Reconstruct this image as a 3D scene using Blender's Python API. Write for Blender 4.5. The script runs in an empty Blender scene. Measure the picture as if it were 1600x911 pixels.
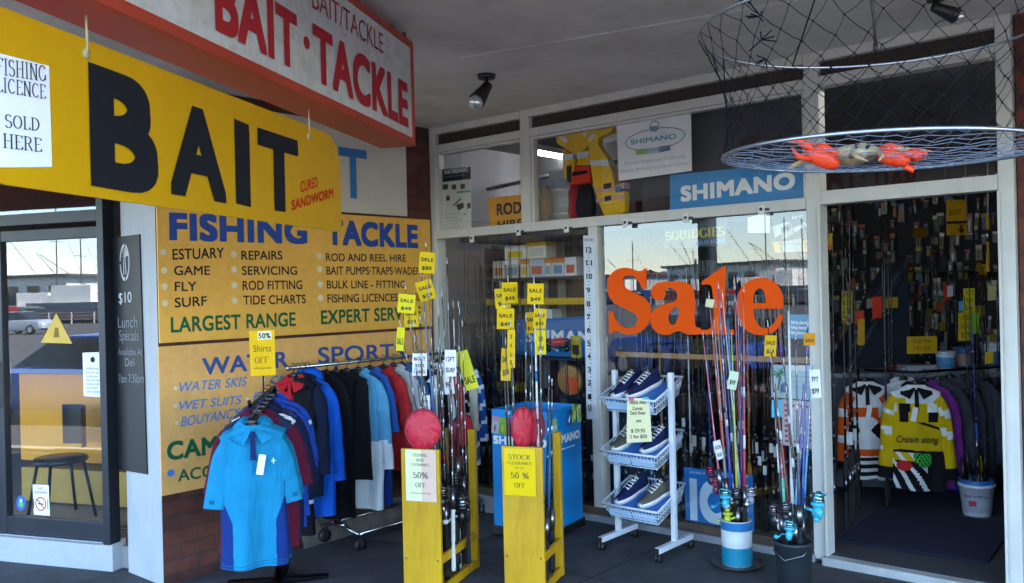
import bpy, math, random
from mathutils import Vector, Matrix
random.seed(7)
R = math.radians
sc = bpy.context.scene
COL = sc.collection
# ---------------------------------------------------------------- camera
EYE = Vector((0, 0, 1.67)); FOC = 1370.0; YAW = R(40.8); ROLL = .0233
rv = Vector((math.cos(YAW), math.sin(YAW), 0)); av = Vector((-math.sin(YAW), math.cos(YAW), 0)); up = Vector((0, 0, 1))
cr = math.sqrt(1 - ROLL * ROLL)
cx = rv * cr - up * ROLL; cy = rv * ROLL + up * cr
cam = bpy.data.cameras.new('camera'); cam.sensor_width = 36; cam.lens = 36 * FOC / 1600
cam.clip_start = .05; cam.clip_end = 3000
co = bpy.data.objects.new('camera', cam); COL.objects.link(co)
co.matrix_world = Matrix(((cx.x, cy.x, -av.x, EYE.x), (cx.y, cy.y, -av.y, EYE.y), (cx.z, cy.z, -av.z, EYE.z), (0, 0, 0, 1)))
sc.camera = co
# ---------------------------------------------------------------- sky and sun
SUN_EL, SUN_AZ = R(52), R(68)          # azimuth clockwise from +Y
w = bpy.data.worlds.new('World'); sc.world = w; w.use_nodes = True
nt = w.node_tree; bg = nt.nodes['Background']
sky = nt.nodes.new('ShaderNodeTexSky'); sky.sky_type = 'NISHITA'; sky.sun_disc = False
sky.sun_elevation = SUN_EL; sky.sun_rotation = SUN_AZ; sky.air_density = 1.0; sky.dust_density = .25; sky.ozone_density = 4
nt.links.new(sky.outputs[0], bg.inputs[0]); bg.inputs[1].default_value = .15
sl = bpy.data.lights.new('sun', 'SUN'); sl.energy = 5.0; sl.angle = R(.53); sl.color = (1, .95, .88)
so = bpy.data.objects.new('sun', sl); COL.objects.link(so)
sd = Vector((math.sin(SUN_AZ) * math.cos(SUN_EL), math.cos(SUN_AZ) * math.cos(SUN_EL), math.sin(SUN_EL)))
so.rotation_euler = sd.to_track_quat('Z', 'Y').to_euler(); so.location = (6, -8, 12)
vs = sc.view_settings; vs.view_transform = 'Standard'; vs.look = 'None'; vs.gamma = 1; vs.exposure = 3.35
vs.use_curve_mapping = False
sc.cycles.use_denoising = True
sc.cycles.max_bounces = 10; sc.cycles.transparent_max_bounces = 24; sc.cycles.glossy_bounces = 4; sc.cycles.diffuse_bounces = 5
sc.cycles.sample_clamp_indirect = 8
sc.cycles.caustics_reflective = False; sc.cycles.caustics_refractive = False
# ---------------------------------------------------------------- photograph pixel (1600x911) -> ray, and planes
def ray(x, y):
    return av + cx * ((x - 800) / FOC) + cy * ((455.5 - y) / FOC)
def at(x, y, t): return EYE + ray(x, y) * t
def floor_at(x, y, z=0):
    d = ray(x, y); return EYE + d * ((z - EYE.z) / d.z)
class Plane:
    def __init__(s, O, U):
        s.O = Vector((O[0], O[1], 0)); s.U = Vector((U[0], U[1], 0)).normalized(); s.N = s.U.cross(up)
    def hit(s, x, y, d=0):
        q = ray(x, y); t = (s.O + s.N * d - EYE).dot(s.N) / q.dot(s.N); return EYE + q * t
    def uv(s, x, y, d=0):
        p = s.hit(x, y, d); return ((p - s.O).dot(s.U), p.z)
    def w(s, u, v, d=0): return s.O + s.U * u + up * v + s.N * d
    def mat(s, u, v, d=0):
        o = s.w(u, v, d)
        return Matrix(((s.U.x, 0, s.N.x, o.x), (s.U.y, 0, s.N.y, o.y), (0, 1, 0, o.z), (0, 0, 0, 1)))
FY = 5.22; LX = -5.342
FR = Plane((0, FY), (1, 0))                    # shop front
LW = Plane((LX, 0), (0, 1))                    # brick side wall
CF = Plane((-5.82, 2.741), (.924, .383))       # cafe front
PL = Plane((0, 2.741), (1, 0))                 # white pillar
SD = Vector((-.457, .889, 0)).normalized()
SG = Plane((-3.41, 3.19), SD)                  # face of hanging sign
BN = Plane((-3.50, 3.145), SD)                 # yellow banner
def gz(x, y): return -.092 * min(max(-3.75 - x, 0), 1.6)
# ---------------------------------------------------------------- materials
def lin(c): return c / 12.92 if c <= .04045 else ((c + .055) / 1.055) ** 2.4
def hexc(h): h = h.lstrip('#'); return tuple(lin(int(h[i:i + 2], 16) / 255) for i in (0, 2, 4))
MATS = {}
def mat(name, col, rough=.5, metal=0, var=.10, scale=6, bump=0, bscale=60, spec=.5, emit=0, coat=0, sheen=0, grime=0):
    if name in MATS: return MATS[name]
    if isinstance(col, str): col = hexc(col)
    m = bpy.data.materials.new(name); m.use_nodes = True; t = m.node_tree; b = t.nodes['Principled BSDF']
    b.inputs['Roughness'].default_value = rough; b.inputs['Metallic'].default_value = metal
    b.inputs['Specular IOR Level'].default_value = spec; b.inputs['Coat Weight'].default_value = coat
    if sheen: b.inputs['Sheen Weight'].default_value = sheen
    b.inputs['Base Color'].default_value = (*col, 1)
    tc = None
    if var or bump: tc = t.nodes.new('ShaderNodeTexCoord')
    if var:
        n = t.nodes.new('ShaderNodeTexNoise'); n.inputs['Scale'].default_value = scale; n.inputs['Detail'].default_value = 5; n.inputs['Roughness'].default_value = .65
        t.links.new(tc.outputs['Object'], n.inputs['Vector'])
        r = t.nodes.new('ShaderNodeValToRGB'); e = r.color_ramp.elements
        e[0].position = .3; e[1].position = .7
        e[0].color = (*[c * (1 - var) for c in col], 1); e[1].color = (*[min(1, c * (1 + var)) for c in col], 1)
        t.links.new(n.outputs['Fac'], r.inputs['Fac']); t.links.new(r.outputs['Color'], b.inputs['Base Color'])
        q = t.nodes.new('ShaderNodeMapRange'); q.inputs[3].default_value = max(.03, rough - .08); q.inputs[4].default_value = min(1, rough + .08)
        t.links.new(n.outputs['Fac'], q.inputs[0]); t.links.new(q.outputs[0], b.inputs['Roughness'])
    if grime:
        src = b.inputs['Base Color'].links[0].from_socket; mp = t.nodes.new('ShaderNodeMapping'); mp.inputs['Scale'].default_value = (7, 7, 1.3) if grime > 0 else (1, 1, 1)
        g1 = t.nodes.new('ShaderNodeTexNoise'); g1.inputs['Scale'].default_value = 2.2; g1.inputs['Detail'].default_value = 8; g1.inputs['Roughness'].default_value = .7
        t.links.new(tc.outputs['Object'], mp.inputs[0]); t.links.new(mp.outputs[0], g1.inputs['Vector'])
        g2 = t.nodes.new('ShaderNodeValToRGB'); g2.color_ramp.elements[0].position = .36; g2.color_ramp.elements[0].color = (.62, .58, .52, 1); g2.color_ramp.elements[1].position = .56; g2.color_ramp.elements[1].color = (1, 1, 1, 1)
        gm = t.nodes.new('ShaderNodeMix'); gm.data_type = 'RGBA'; gm.blend_type = 'MULTIPLY'; gm.inputs[0].default_value = abs(grime)
        t.links.new(g1.outputs['Fac'], g2.inputs[0]); t.links.new(src, gm.inputs[6]); t.links.new(g2.outputs[0], gm.inputs[7]); t.links.new(gm.outputs[2], b.inputs['Base Color'])
    if bump:
        n2 = t.nodes.new('ShaderNodeTexNoise'); n2.inputs['Scale'].default_value = bscale; n2.inputs['Detail'].default_value = 4
        t.links.new(tc.outputs['Object'], n2.inputs['Vector'])
        bp = t.nodes.new('ShaderNodeBump'); bp.inputs['Strength'].default_value = bump; bp.inputs['Distance'].default_value = .01
        t.links.new(n2.outputs['Fac'], bp.inputs['Height']); t.links.new(bp.outputs['Normal'], b.inputs['Normal'])
    if emit:
        b.inputs['Emission Color'].default_value = (*col, 1); b.inputs['Emission Strength'].default_value = emit
    MATS[name] = m; return m
def cloth(h, var=.10):
    if 'cloth' + h in MATS: return MATS['cloth' + h]
    m = mat('cloth' + h, h, .88, var=var, scale=9, bump=.55, bscale=6, spec=.15)
    t = m.node_tree; bp = [x for x in t.nodes if x.type == 'BUMP'][0]; n = bp.inputs['Height'].links[0].from_node
    mp = t.nodes.new('ShaderNodeMapping'); mp.inputs['Scale'].default_value = (5.5, 5.5, 1.1)
    l = n.inputs['Vector'].links[0]; src = l.from_socket; t.links.remove(l); t.links.new(src, mp.inputs[0]); t.links.new(mp.outputs[0], n.inputs['Vector'])
    n.inputs['Scale'].default_value = 3.2; n.inputs['Distortion'].default_value = .6; bp.inputs['Distance'].default_value = .035; return m
def paint(h, rough=.4, var=.06): return mat('paint%s%s' % (h, rough), h, rough, var=var, scale=5)
def plastic(h, rough=.35): return mat('plastic%s%s' % (h, rough), h, rough, var=.05, scale=20)
def paper(h): return mat('paper' + h, h, .75, var=.04, scale=9, spec=.2)
def ink(h): return mat('ink' + h, h, .6, var=.08, scale=40, spec=.3)
def metalm(h, rough=.3): return mat('metal%s%s' % (h, rough), h, rough, 1, var=.08, scale=25)
def glass(name='window glass', boost=1.0, tint=(1, 1, 1)):
    if name in MATS: return MATS[name]
    m = bpy.data.materials.new(name); m.use_nodes = True; t = m.node_tree; t.nodes.remove(t.nodes['Principled BSDF'])
    out = t.nodes['Material Output']; tr = t.nodes.new('ShaderNodeBsdfTransparent'); tr.inputs[0].default_value = (*tint, 1)
    g = t.nodes.new('ShaderNodeBsdfGlossy'); g.inputs['Roughness'].default_value = .004
    fr = t.nodes.new('ShaderNodeFresnel'); fr.inputs['IOR'].default_value = 1.5
    mu = t.nodes.new('ShaderNodeMath'); mu.operation = 'MULTIPLY'; mu.inputs[1].default_value = boost; mu.use_clamp = True
    # faint smears so that the pane is not perfect
    tc = t.nodes.new('ShaderNodeTexCoord'); n = t.nodes.new('ShaderNodeTexNoise'); n.inputs['Scale'].default_value = .9
    bp = t.nodes.new('ShaderNodeBump'); bp.inputs['Strength'].default_value = .004; bp.inputs['Distance'].default_value = .05
    t.links.new(tc.outputs['Object'], n.inputs['Vector']); t.links.new(n.outputs['Fac'], bp.inputs['Height']); t.links.new(bp.outputs[0], g.inputs['Normal'])
    mx = t.nodes.new('ShaderNodeMixShader')
    ge = t.nodes.new('ShaderNodeNewGeometry'); inv = t.nodes.new('ShaderNodeMath'); inv.operation = 'SUBTRACT'; inv.inputs[0].default_value = 1; t.links.new(ge.outputs['Backfacing'], inv.inputs[1])
    m2 = t.nodes.new('ShaderNodeMath'); m2.operation = 'MULTIPLY'; t.links.new(mu.outputs[0], m2.inputs[0]); t.links.new(inv.outputs[0], m2.inputs[1])
    t.links.new(fr.outputs[0], mu.inputs[0]); t.links.new(m2.outputs[0], mx.inputs[0]); t.links.new(tr.outputs[0], mx.inputs[1]); t.links.new(g.outputs[0], mx.inputs[2])
    t.links.new(mx.outputs[0], out.inputs[0]); MATS[name] = m; return m
def brick(name='red brick', c1='#7d4030', c2='#5e2f26', mortar='#574a44'):
    if name in MATS: return MATS[name]
    m = bpy.data.materials.new(name); m.use_nodes = True; t = m.node_tree; b = t.nodes['Principled BSDF']
    tc = t.nodes.new('ShaderNodeTexCoord'); br = t.nodes.new('ShaderNodeTexBrick')
    br.inputs['Color1'].default_value = (*hexc(c1), 1); br.inputs['Color2'].default_value = (*hexc(c2), 1); br.inputs['Mortar'].default_value = (*hexc(mortar), 1)
    br.inputs['Scale'].default_value = 1; br.inputs['Mortar Size'].default_value = .006; br.inputs['Mortar Smooth'].default_value = .3
    br.inputs['Brick Width'].default_value = .24; br.inputs['Row Height'].default_value = .095; br.inputs['Bias'].default_value = -.2
    t.links.new(tc.outputs['Object'], br.inputs['Vector'])
    n = t.nodes.new('ShaderNodeTexNoise'); n.inputs['Scale'].default_value = 9; n.inputs['Detail'].default_value = 8
    t.links.new(tc.outputs['Object'], n.inputs['Vector'])
    mx = t.nodes.new('ShaderNodeMix'); mx.data_type = 'RGBA'; mx.blend_type = 'MULTIPLY'; mx.inputs[0].default_value = .8
    rp = t.nodes.new('ShaderNodeValToRGB'); rp.color_ramp.elements[0].position = .25; rp.color_ramp.elements[0].color = (.45, .42, .42, 1); rp.color_ramp.elements[1].position = .65; rp.color_ramp.elements[1].color = (1.0, 1, 1, 1)
    t.links.new(n.outputs['Fac'], rp.inputs[0]); t.links.new(br.outputs['Color'], mx.inputs[6]); t.links.new(rp.outputs[0], mx.inputs[7]); t.links.new(mx.outputs[2], b.inputs['Base Color'])
    bp = t.nodes.new('ShaderNodeBump'); bp.inputs['Strength'].default_value = .8; bp.inputs['Distance'].default_value = .008; bp.invert = True
    t.links.new(br.outputs['Fac'], bp.inputs['Height']); t.links.new(bp.outputs[0], b.inputs['Normal']); b.inputs['Roughness'].default_value = .85
    MATS[name] = m; return m
# ---------------------------------------------------------------- mesh builder
class MB:
    def __init__(s): s.v = []; s.f = []; s.k = []; s.mi = 0
    def add(s, vs_, fs):
        o = len(s.v); s.v += [Vector(p) for p in vs_]; s.f += [tuple(i + o for i in f) for f in fs]; s.k += [s.mi] * len(fs); return s
    def box(s, c, d, m=None):
        x, y, z = d[0] / 2, d[1] / 2, d[2] / 2; c = Vector(c)
        P = [Vector(p) for p in ((-x, -y, -z), (x, -y, -z), (x, y, -z), (-x, y, -z), (-x, -y, z), (x, -y, z), (x, y, z), (-x, y, z))]
        if m is not None: P = [m @ p for p in P]
        return s.add([c + p for p in P], [(0, 3, 2, 1), (4, 5, 6, 7), (0, 1, 5, 4), (1, 2, 6, 5), (2, 3, 7, 6), (3, 0, 4, 7)])
    def bb(s, lo, hi): return s.box([(a + b) / 2 for a, b in zip(lo, hi)], [abs(b - a) for a, b in zip(lo, hi)])
    def bar(s, p, q, w_, h_, u=(0, 0, 1)):
        p, q = Vector(p), Vector(q); d = (q - p); L = d.length; d.normalize(); u = Vector(u)
        if abs(d.dot(u)) > .98: u = Vector((0, 1, 0))
        x = d.cross(u).normalized(); z = x.cross(d)
        return s.box((p + q) / 2, (w_, L, h_), Matrix((x, d, z)).transposed())
    def tube(s, pts, r, n=8, closed=False, caps=True):
        pts = [Vector(p) for p in pts]; N = len(pts); rr = r if isinstance(r, (list, tuple)) else [r] * N
        ref = None; V_ = []
        for i, p in enumerate(pts):
            if closed: d = pts[(i + 1) % N] - pts[i - 1]
            else: d = pts[min(i + 1, N - 1)] - pts[max(i - 1, 0)]
            d.normalize()
            if ref is None:
                ref = Vector((0, 0, 1)) if abs(d.z) < .9 else Vector((1, 0, 0))
            x = (ref - d * ref.dot(d)).normalized(); y = d.cross(x); ref = x
            for k in range(n):
                a = 2 * math.pi * k / n; V_.append(p + (x * math.cos(a) + y * math.sin(a)) * rr[i])
        F_ = []
        for i in range(N if closed else N - 1):
            j = (i + 1) % N
            for k in range(n):
                F_.append((i * n + k, i * n + (k + 1) % n, j * n + (k + 1) % n, j * n + k))
        if caps and not closed: F_ += [tuple(range(n))[::-1], tuple(range((N - 1) * n, N * n))]
        return s.add(V_, F_)
    def lathe(s, prof, o=(0, 0, 0), m=None, n=20, caps=True):
        o = Vector(o); V_ = []
        for r_, z in prof:
            for k in range(n):
                a = 2 * math.pi * k / n; p = Vector((r_ * math.cos(a), r_ * math.sin(a), z)); V_.append(o + (m @ p if m is not None else p))
        N = len(prof); F_ = [(i * n + k, i * n + (k + 1) % n, (i + 1) * n + (k + 1) % n, (i + 1) * n + k) for i in range(N - 1) for k in range(n)]
        if caps: F_ += [tuple(range(n))[::-1], tuple(range((N - 1) * n, N * n))]
        return s.add(V_, F_)
    def ball(s, c, r, n=12, m=None):
        r = (r, r, r) if not isinstance(r, (tuple, list)) else r; c = Vector(c); V_ = []; h = n // 2
        for i in range(h + 1):
            t = math.pi * i / h
            for k in range(n):
                a = 2 * math.pi * k / n; p = Vector((r[0] * math.sin(t) * math.cos(a), r[1] * math.sin(t) * math.sin(a), r[2] * math.cos(t))); V_.append(c + (m @ p if m is not None else p))
        return s.add(V_, [(i * n + k, (i + 1) * n + k, (i + 1) * n + (k + 1) % n, i * n + (k + 1) % n) for i in range(h) for k in range(n)])
    def prism(s, poly, d0, d1, M_=None):
        n = len(poly); V_ = [Vector((p[0], p[1], d0)) for p in poly] + [Vector((p[0], p[1], d1)) for p in poly]
        if M_ is not None: V_ = [M_ @ p for p in V_]
        return s.add(V_, [tuple(range(n))[::-1], tuple(range(n, 2 * n))] + [(i, (i + 1) % n, n + (i + 1) % n, n + i) for i in range(n)])
    def rings(s, R_, close=True, c0=False, c1=False):
        n = len(R_[0]); N = len(R_)
        F_ = [(i * n + k, i * n + (k + 1) % n, (i + 1) * n + (k + 1) % n, (i + 1) * n + k) for i in range(N - 1) for k in range(n if close else n - 1)]
        if c0: F_.append(tuple(range(n))[::-1])
        if c1: F_.append(tuple(range((N - 1) * n, N * n)))
        return s.add([p for q in R_ for p in q], F_)
    def xf(s, M_): s.v = [M_ @ p for p in s.v]; return s
    def build(s, name, mats, parent=None, smooth=False, bevel=0, M_=None):
        me = bpy.data.meshes.new(name); me.from_pydata(s.v, [], s.f); me.validate()
        for m in (mats if isinstance(mats, (list, tuple)) else [mats]): me.materials.append(m)
        if any(s.k):
            for p, k in zip(me.polygons, s.k): p.material_index = k
        import bmesh
        bm = bmesh.new(); bm.from_mesh(me); bmesh.ops.recalc_face_normals(bm, faces=bm.faces[:]); bm.to_mesh(me); bm.free()
        if smooth: me.shade_smooth()
        o = bpy.data.objects.new(name, me); COL.objects.link(o)
        if parent is not None: o.parent = parent
        if M_ is not None: o.matrix_world = M_
        if bevel:
            b = o.modifiers.new('bevel', 'BEVEL'); b.width = bevel; b.segments = 2; b.limit_method = 'ANGLE'
            me.shade_smooth(); 
            b.harden_normals = True
        return o
def tagp(o, label, cat, group=None, kind=None):
    if label: o['label'] = label
    if cat: o['category'] = cat
    if group: o['group'] = group
    if kind: o['kind'] = kind
    return o
def thing(name, label, cat, M_=None, group=None, kind=None):
    o = bpy.data.objects.new(name, None); COL.objects.link(o); o.empty_display_size = .1
    if M_ is not None:
        if isinstance(M_, Matrix): o.matrix_world = M_
        else: o.location = M_
    return tagp(o, label, cat, group, kind)
def kids(o): return [x for x in COL.objects if x.parent == o]
def copy_tree(o, parent=None, ch=None):
    c = o.copy(); COL.objects.link(c); c.parent = parent
    for x in CH.get(o.name, []): copy_tree(x, c)
    return c
CH = {}
def remember(o):
    CH[o.name] = [x for x in COL.objects if x.parent == o]
    for x in CH[o.name]: remember(x)
# ---------------------------------------------------------------- lettering
TC = {}
def text_mesh(s, bold=0, shear=0):
    k = (s, bold, shear)
    if k in TC: return TC[k]
    c = bpy.data.curves.new('lettering', 'FONT'); c.body = s; c.size = 1; c.shear = shear; c.resolution_u = 6
    c.space_character = 1 + max(0, bold) * 1.7
    if bold < 0: c.offset = bold
    o = bpy.data.objects.new('lettering', c); COL.objects.link(o); bpy.context.view_layer.update()
    dg = bpy.context.evaluated_depsgraph_get(); me = bpy.data.meshes.new_from_object(o.evaluated_get(dg))
    P0 = [v.co.copy() for v in me.vertices]; F0 = [tuple(p.vertices) for p in me.polygons]
    bpy.data.objects.remove(o); bpy.data.curves.remove(c); bpy.data.meshes.remove(me)
    P, F_ = P0, F0
    if bold > 0:      # heavier brush: copies of the outline pushed outward, each a hair in front of the last
        P, F_ = [], []
        for q in range(16):
            a = 2 * math.pi * q / 16; o_ = len(P); ca, sa = math.cos(a), math.sin(a); mm = max(abs(ca), abs(sa)); dv = Vector((ca / mm * bold, sa / mm * bold, q * 6e-4))
            P += [p + dv for p in P0]; F_ += [tuple(i + o_ for i in f) for f in F0]
    TC[k] = (P, F_); return TC[k]
# serif capitals drawn as strokes: (x0,y0,x1,y1,thick?) on a unit-high body, arcs as 'a'
def arc(cx_, cy_, rx, ry, a0, a1, n=10): return [(cx_ + rx * math.cos(R(a0 + (a1 - a0) * i / n)), cy_ + ry * math.sin(R(a0 + (a1 - a0) * i / n))) for i in range(n + 1)]
SERIF = {
 'F': (.6, [[(.15, 0), (.15, 1)], [(.15, .96), (.56, .96)], [(.15, .52), (.45, .52)], [(.56, .96), (.56, .82)]]),
 'I': (.34, [[(.17, 0), (.17, 1)]]),
 'S': (.55, [arc(.27, .74, .2, .23, 30, 270) + arc(.27, .26, .22, .25, 90, -150)]),
 'H': (.75, [[(.15, 0), (.15, 1)], [(.6, 0), (.6, 1)], [(.15, .52), (.6, .52)]]),
 'N': (.75, [[(.15, 0), (.15, 1)], [(.15, 1), (.62, 0)], [(.62, 0), (.62, 1)]]),
 'G': (.72, [arc(.38, .5, .3, .47, 40, 330), [(.64, .1), (.64, .42)]]),
 'L': (.58, [[(.15, 0), (.15, 1)], [(.15, .04), (.54, .04)], [(.54, .04), (.54, .2)]]),
 'C': (.68, [arc(.38, .5, .3, .47, 45, 315)]),
 'E': (.6, [[(.15, 0), (.15, 1)], [(.15, .96), (.54, .96)], [(.15, .52), (.45, .52)], [(.15, .04), (.56, .04)], [(.54, .96), (.54, .82)], [(.56, .04), (.56, .2)]]),
 'O': (.74, [arc(.37, .5, .3, .47, 0, 360, 18)]),
 'D': (.72, [[(.15, 0), (.15, 1)], [(.15, .96), (.3, .96)] + arc(.3, .5, .34, .46, 90, -90) + [(.15, .04)]]),
 'R': (.7, [[(.15, 0), (.15, 1)], [(.15, .96), (.33, .96)] + arc(.33, .73, .2, .23, 90, -90) + [(.15, .5)], [(.35, .5), (.62, 0)]]),
 'T': (.64, [[(.32, 0), (.32, 1)], [(.05, .96), (.59, .96)], [(.05, .96), (.05, .8)], [(.59, .96), (.59, .8)]]),
 'K': (.72, [[(.15, 0), (.15, 1)], [(.15, .4), (.58, 1)], [(.3, .58), (.62, 0)]]),
 'A': (.72, [[(.08, 0), (.36, 1)], [(.36, 1), (.64, 0)], [(.2, .34), (.52, .34)]]),
 'P': (.62, [[(.15, 0), (.15, 1)], [(.15, .96), (.33, .96)] + arc(.33, .72, .2, .24, 90, -90) + [(.15, .48)]]),
 'U': (.74, [[(.15, 1), (.15, .3)] + arc(.36, .3, .21, .27, 180, 360) + [(.57, 1)]]),
 '5': (.55, [[(.46, .96), (.14, .96), (.12, .55)] + arc(.26, .32, .22, .29, 110, -150)]),
 '0': (.58, [arc(.29, .5, .2, .47, 0, 360, 18)]),
 '%': (.9, [arc(.2, .72, .13, .24, 0, 360, 12), arc(.68, .26, .13, .24, 0, 360, 12), [(.15, 0), (.75, 1)]]),
 '$': (.6, [arc(.27, .72, .2, .2, 30, 270) + arc(.27, .28, .2, .2, 90, -150), [(.27, -.1), (.27, 1.1)]]),
 ' ': (.35, [])}
def serif_mesh(s, th=.12):
    mb = MB(); x0 = 0; q = 0
    for chx in s:
        wd, st = SERIF.get(chx, SERIF['O'])
        for p in st:
            vert = len(p) == 2 and abs(p[0][0] - p[1][0]) < .05 and abs(p[0][1] - p[1][1]) > .5
            for (a, b), (c_, d) in zip(p, p[1:]):
                L = math.hypot(c_ - a, d - b)
                if L < 1e-6: continue
                ux, uy = (c_ - a) / L, (d - b) / L
                hw = th * (.35 + .65 * abs(uy)) / 2
                e = hw * .5 if len(p) > 2 else 0
                q += 1; z = q * 2e-5
                mb.add([(x0 + a - ux * e - uy * hw, b - uy * e + ux * hw, z), (x0 + a - ux * e + uy * hw, b - uy * e - ux * hw, z), (x0 + c_ + ux * e + uy * hw, d + uy * e - ux * hw, z), (x0 + c_ + ux * e - uy * hw, d + uy * e + ux * hw, z)], [(0, 1, 2, 3)])
            if vert:
                for yy in (0, 1):
                    q += 1; z = q * 2e-5; X = x0 + p[0][0]; hh = .045; y1 = yy + (hh if yy == 0 else -hh)
                    mb.add([(X - .13, yy, z), (X + .13, yy, z), (X + .13, y1, z), (X - .13, y1, z)], [(0, 1, 2, 3)])
        x0 += wd + .04
    return mb.v, mb.f
ORG = {}
def place_text(parent, s, bl, br, h, m, d=.002, bold=0, shear=0, serif=0, name='lettering', pad=0):
    """Lettering fitted between two baseline points bl, br (u,v on the parent's own face) with cap height h."""
    P, F_ = serif_mesh(s, serif) if serif else text_mesh(s, bold, shear)
    if not P: return None
    x0 = min(p.x for p in P); x1 = max(p.x for p in P); ref = .73 if not serif else 1.0
    y0 = -bold; y1 = ref + bold
    if not any(ch.isalnum() for ch in s): y0 = min(p.y for p in P); y1 = max(p.y for p in P)
    bl = Vector((bl[0], bl[1])); br = Vector((br[0], br[1])); e = (br - bl)
    mb = MB(); VV = []
    for p in P:
        a = (p.x - x0) / (x1 - x0); b = (p.y - y0) / (y1 - y0)
        q = bl + e * a; VV.append(Vector((q.x, q.y + b * h, d + p.z * h * .5)))
    mb.add(VV, F_)
    me = bpy.data.meshes.new(name); me.from_pydata(mb.v, [], mb.f); me.materials.append(m)
    o = bpy.data.objects.new(name, me); COL.objects.link(o); o.parent = parent
    return o
def ptext(parent, s, xl, yl, xr, yr, yt, m, **k):
    """the same, from photograph pixels: baseline left, baseline right, top at the left end"""
    pl, u0, v0 = ORG[parent.name]; dd = k.get('d', .002)
    a = pl.uv(xl, yl, 0); b = pl.uv(xr, yr, 0); t = pl.uv(xl, yt, 0)
    return place_text(parent, s, (a[0] - u0, a[1] - v0), (b[0] - u0, b[1] - v0), t[1] - a[1], m, **k)
def board(name, label, cat, pl, quad, th, m, d=0, group=None, bevel=.0015, rnd=0):
    """flat sign on a plane from its four photographed corners (or (u0,v0,u1,v1)); the mesh itself is the thing; front face at d+th"""
    if len(quad) == 4 and isinstance(quad[0], (int, float)):
        u0, v0, u1, v1 = quad; P = [(u0, v0), (u1, v0), (u1, v1), (u0, v1)]
    else: P = [pl.uv(x, y, d) for x, y in quad]
    u0 = sum(p[0] for p in P) / len(P); v0 = min(p[1] for p in P)
    Q = [(p[0] - u0, p[1] - v0) for p in P]
    if rnd:
        out = []; n = len(Q)
        for i in range(n):
            p, a, b = Vector(Q[i]), Vector(Q[i - 1]), Vector(Q[(i + 1) % n]); da = (a - p).normalized(); db = (b - p).normalized()
            for k in range(7):
                t = k / 6; out.append(tuple((p + da * rnd) * (1 - t) ** 2 + p * 2 * t * (1 - t) + (p + db * rnd) * t * t))
        Q = out
    mb = MB().prism(Q, -th, 0)
    o = mb.build(name, m, bevel=bevel, M_=pl.mat(u0, v0, d + th)); ORG[o.name] = (Plane(pl.O + pl.N * (d + th), pl.U), u0, v0)
    return tagp(o, label, cat, group)
def decal(parent, name, poly, m, d=.0015, th=.0008, px=True):
    """a small shape laid on the face of a board, from photograph pixels or own (u,v)"""
    if px:
        pl, u0, v0 = ORG[parent.name]; poly = [(lambda q: (q[0] - u0, q[1] - v0))(pl.uv(x, y)) for x, y in poly]
    return MB().prism(poly, d - th, d).build(name, m, parent)
def dots(parent, name, pts, rpx, m, d=.0015):
    pl, u0, v0 = ORG[parent.name]
    for x, y in pts:
        c = pl.uv(x, y); e = pl.uv(x, y + rpx); r_ = abs(e[1] - c[1])
        MB().prism([(c[0] - u0 + r_ * math.cos(R(24 * k)), c[1] - v0 + r_ * math.sin(R(24 * k))) for k in range(15)], d - .001, d).build(name, m, parent)
def outline_mesh(splines, depth):
    c = bpy.data.curves.new('outline', 'CURVE'); c.dimensions = '2D'; c.fill_mode = 'BOTH'; c.extrude = depth / 2
    for P in splines:
        s = c.splines.new('BEZIER'); s.bezier_points.add(len(P) - 1); s.use_cyclic_u = True; s.resolution_u = 4
        for b, p in zip(s.bezier_points, P):
            b.co = (p[0], p[1], 0); hh = 'VECTOR' if len(p) > 2 else 'AUTO'; b.handle_left_type = hh; b.handle_right_type = hh
    o = bpy.data.objects.new('outline', c); COL.objects.link(o); bpy.context.view_layer.update()
    me = bpy.data.meshes.new_from_object(o.evaluated_get(bpy.context.evaluated_depsgraph_get()))
    mb = MB(); mb.add([v.co.copy() for v in me.vertices], [tuple(p.vertices) for p in me.polygons])
    bpy.data.objects.remove(o); bpy.data.curves.remove(c); return mb
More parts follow.
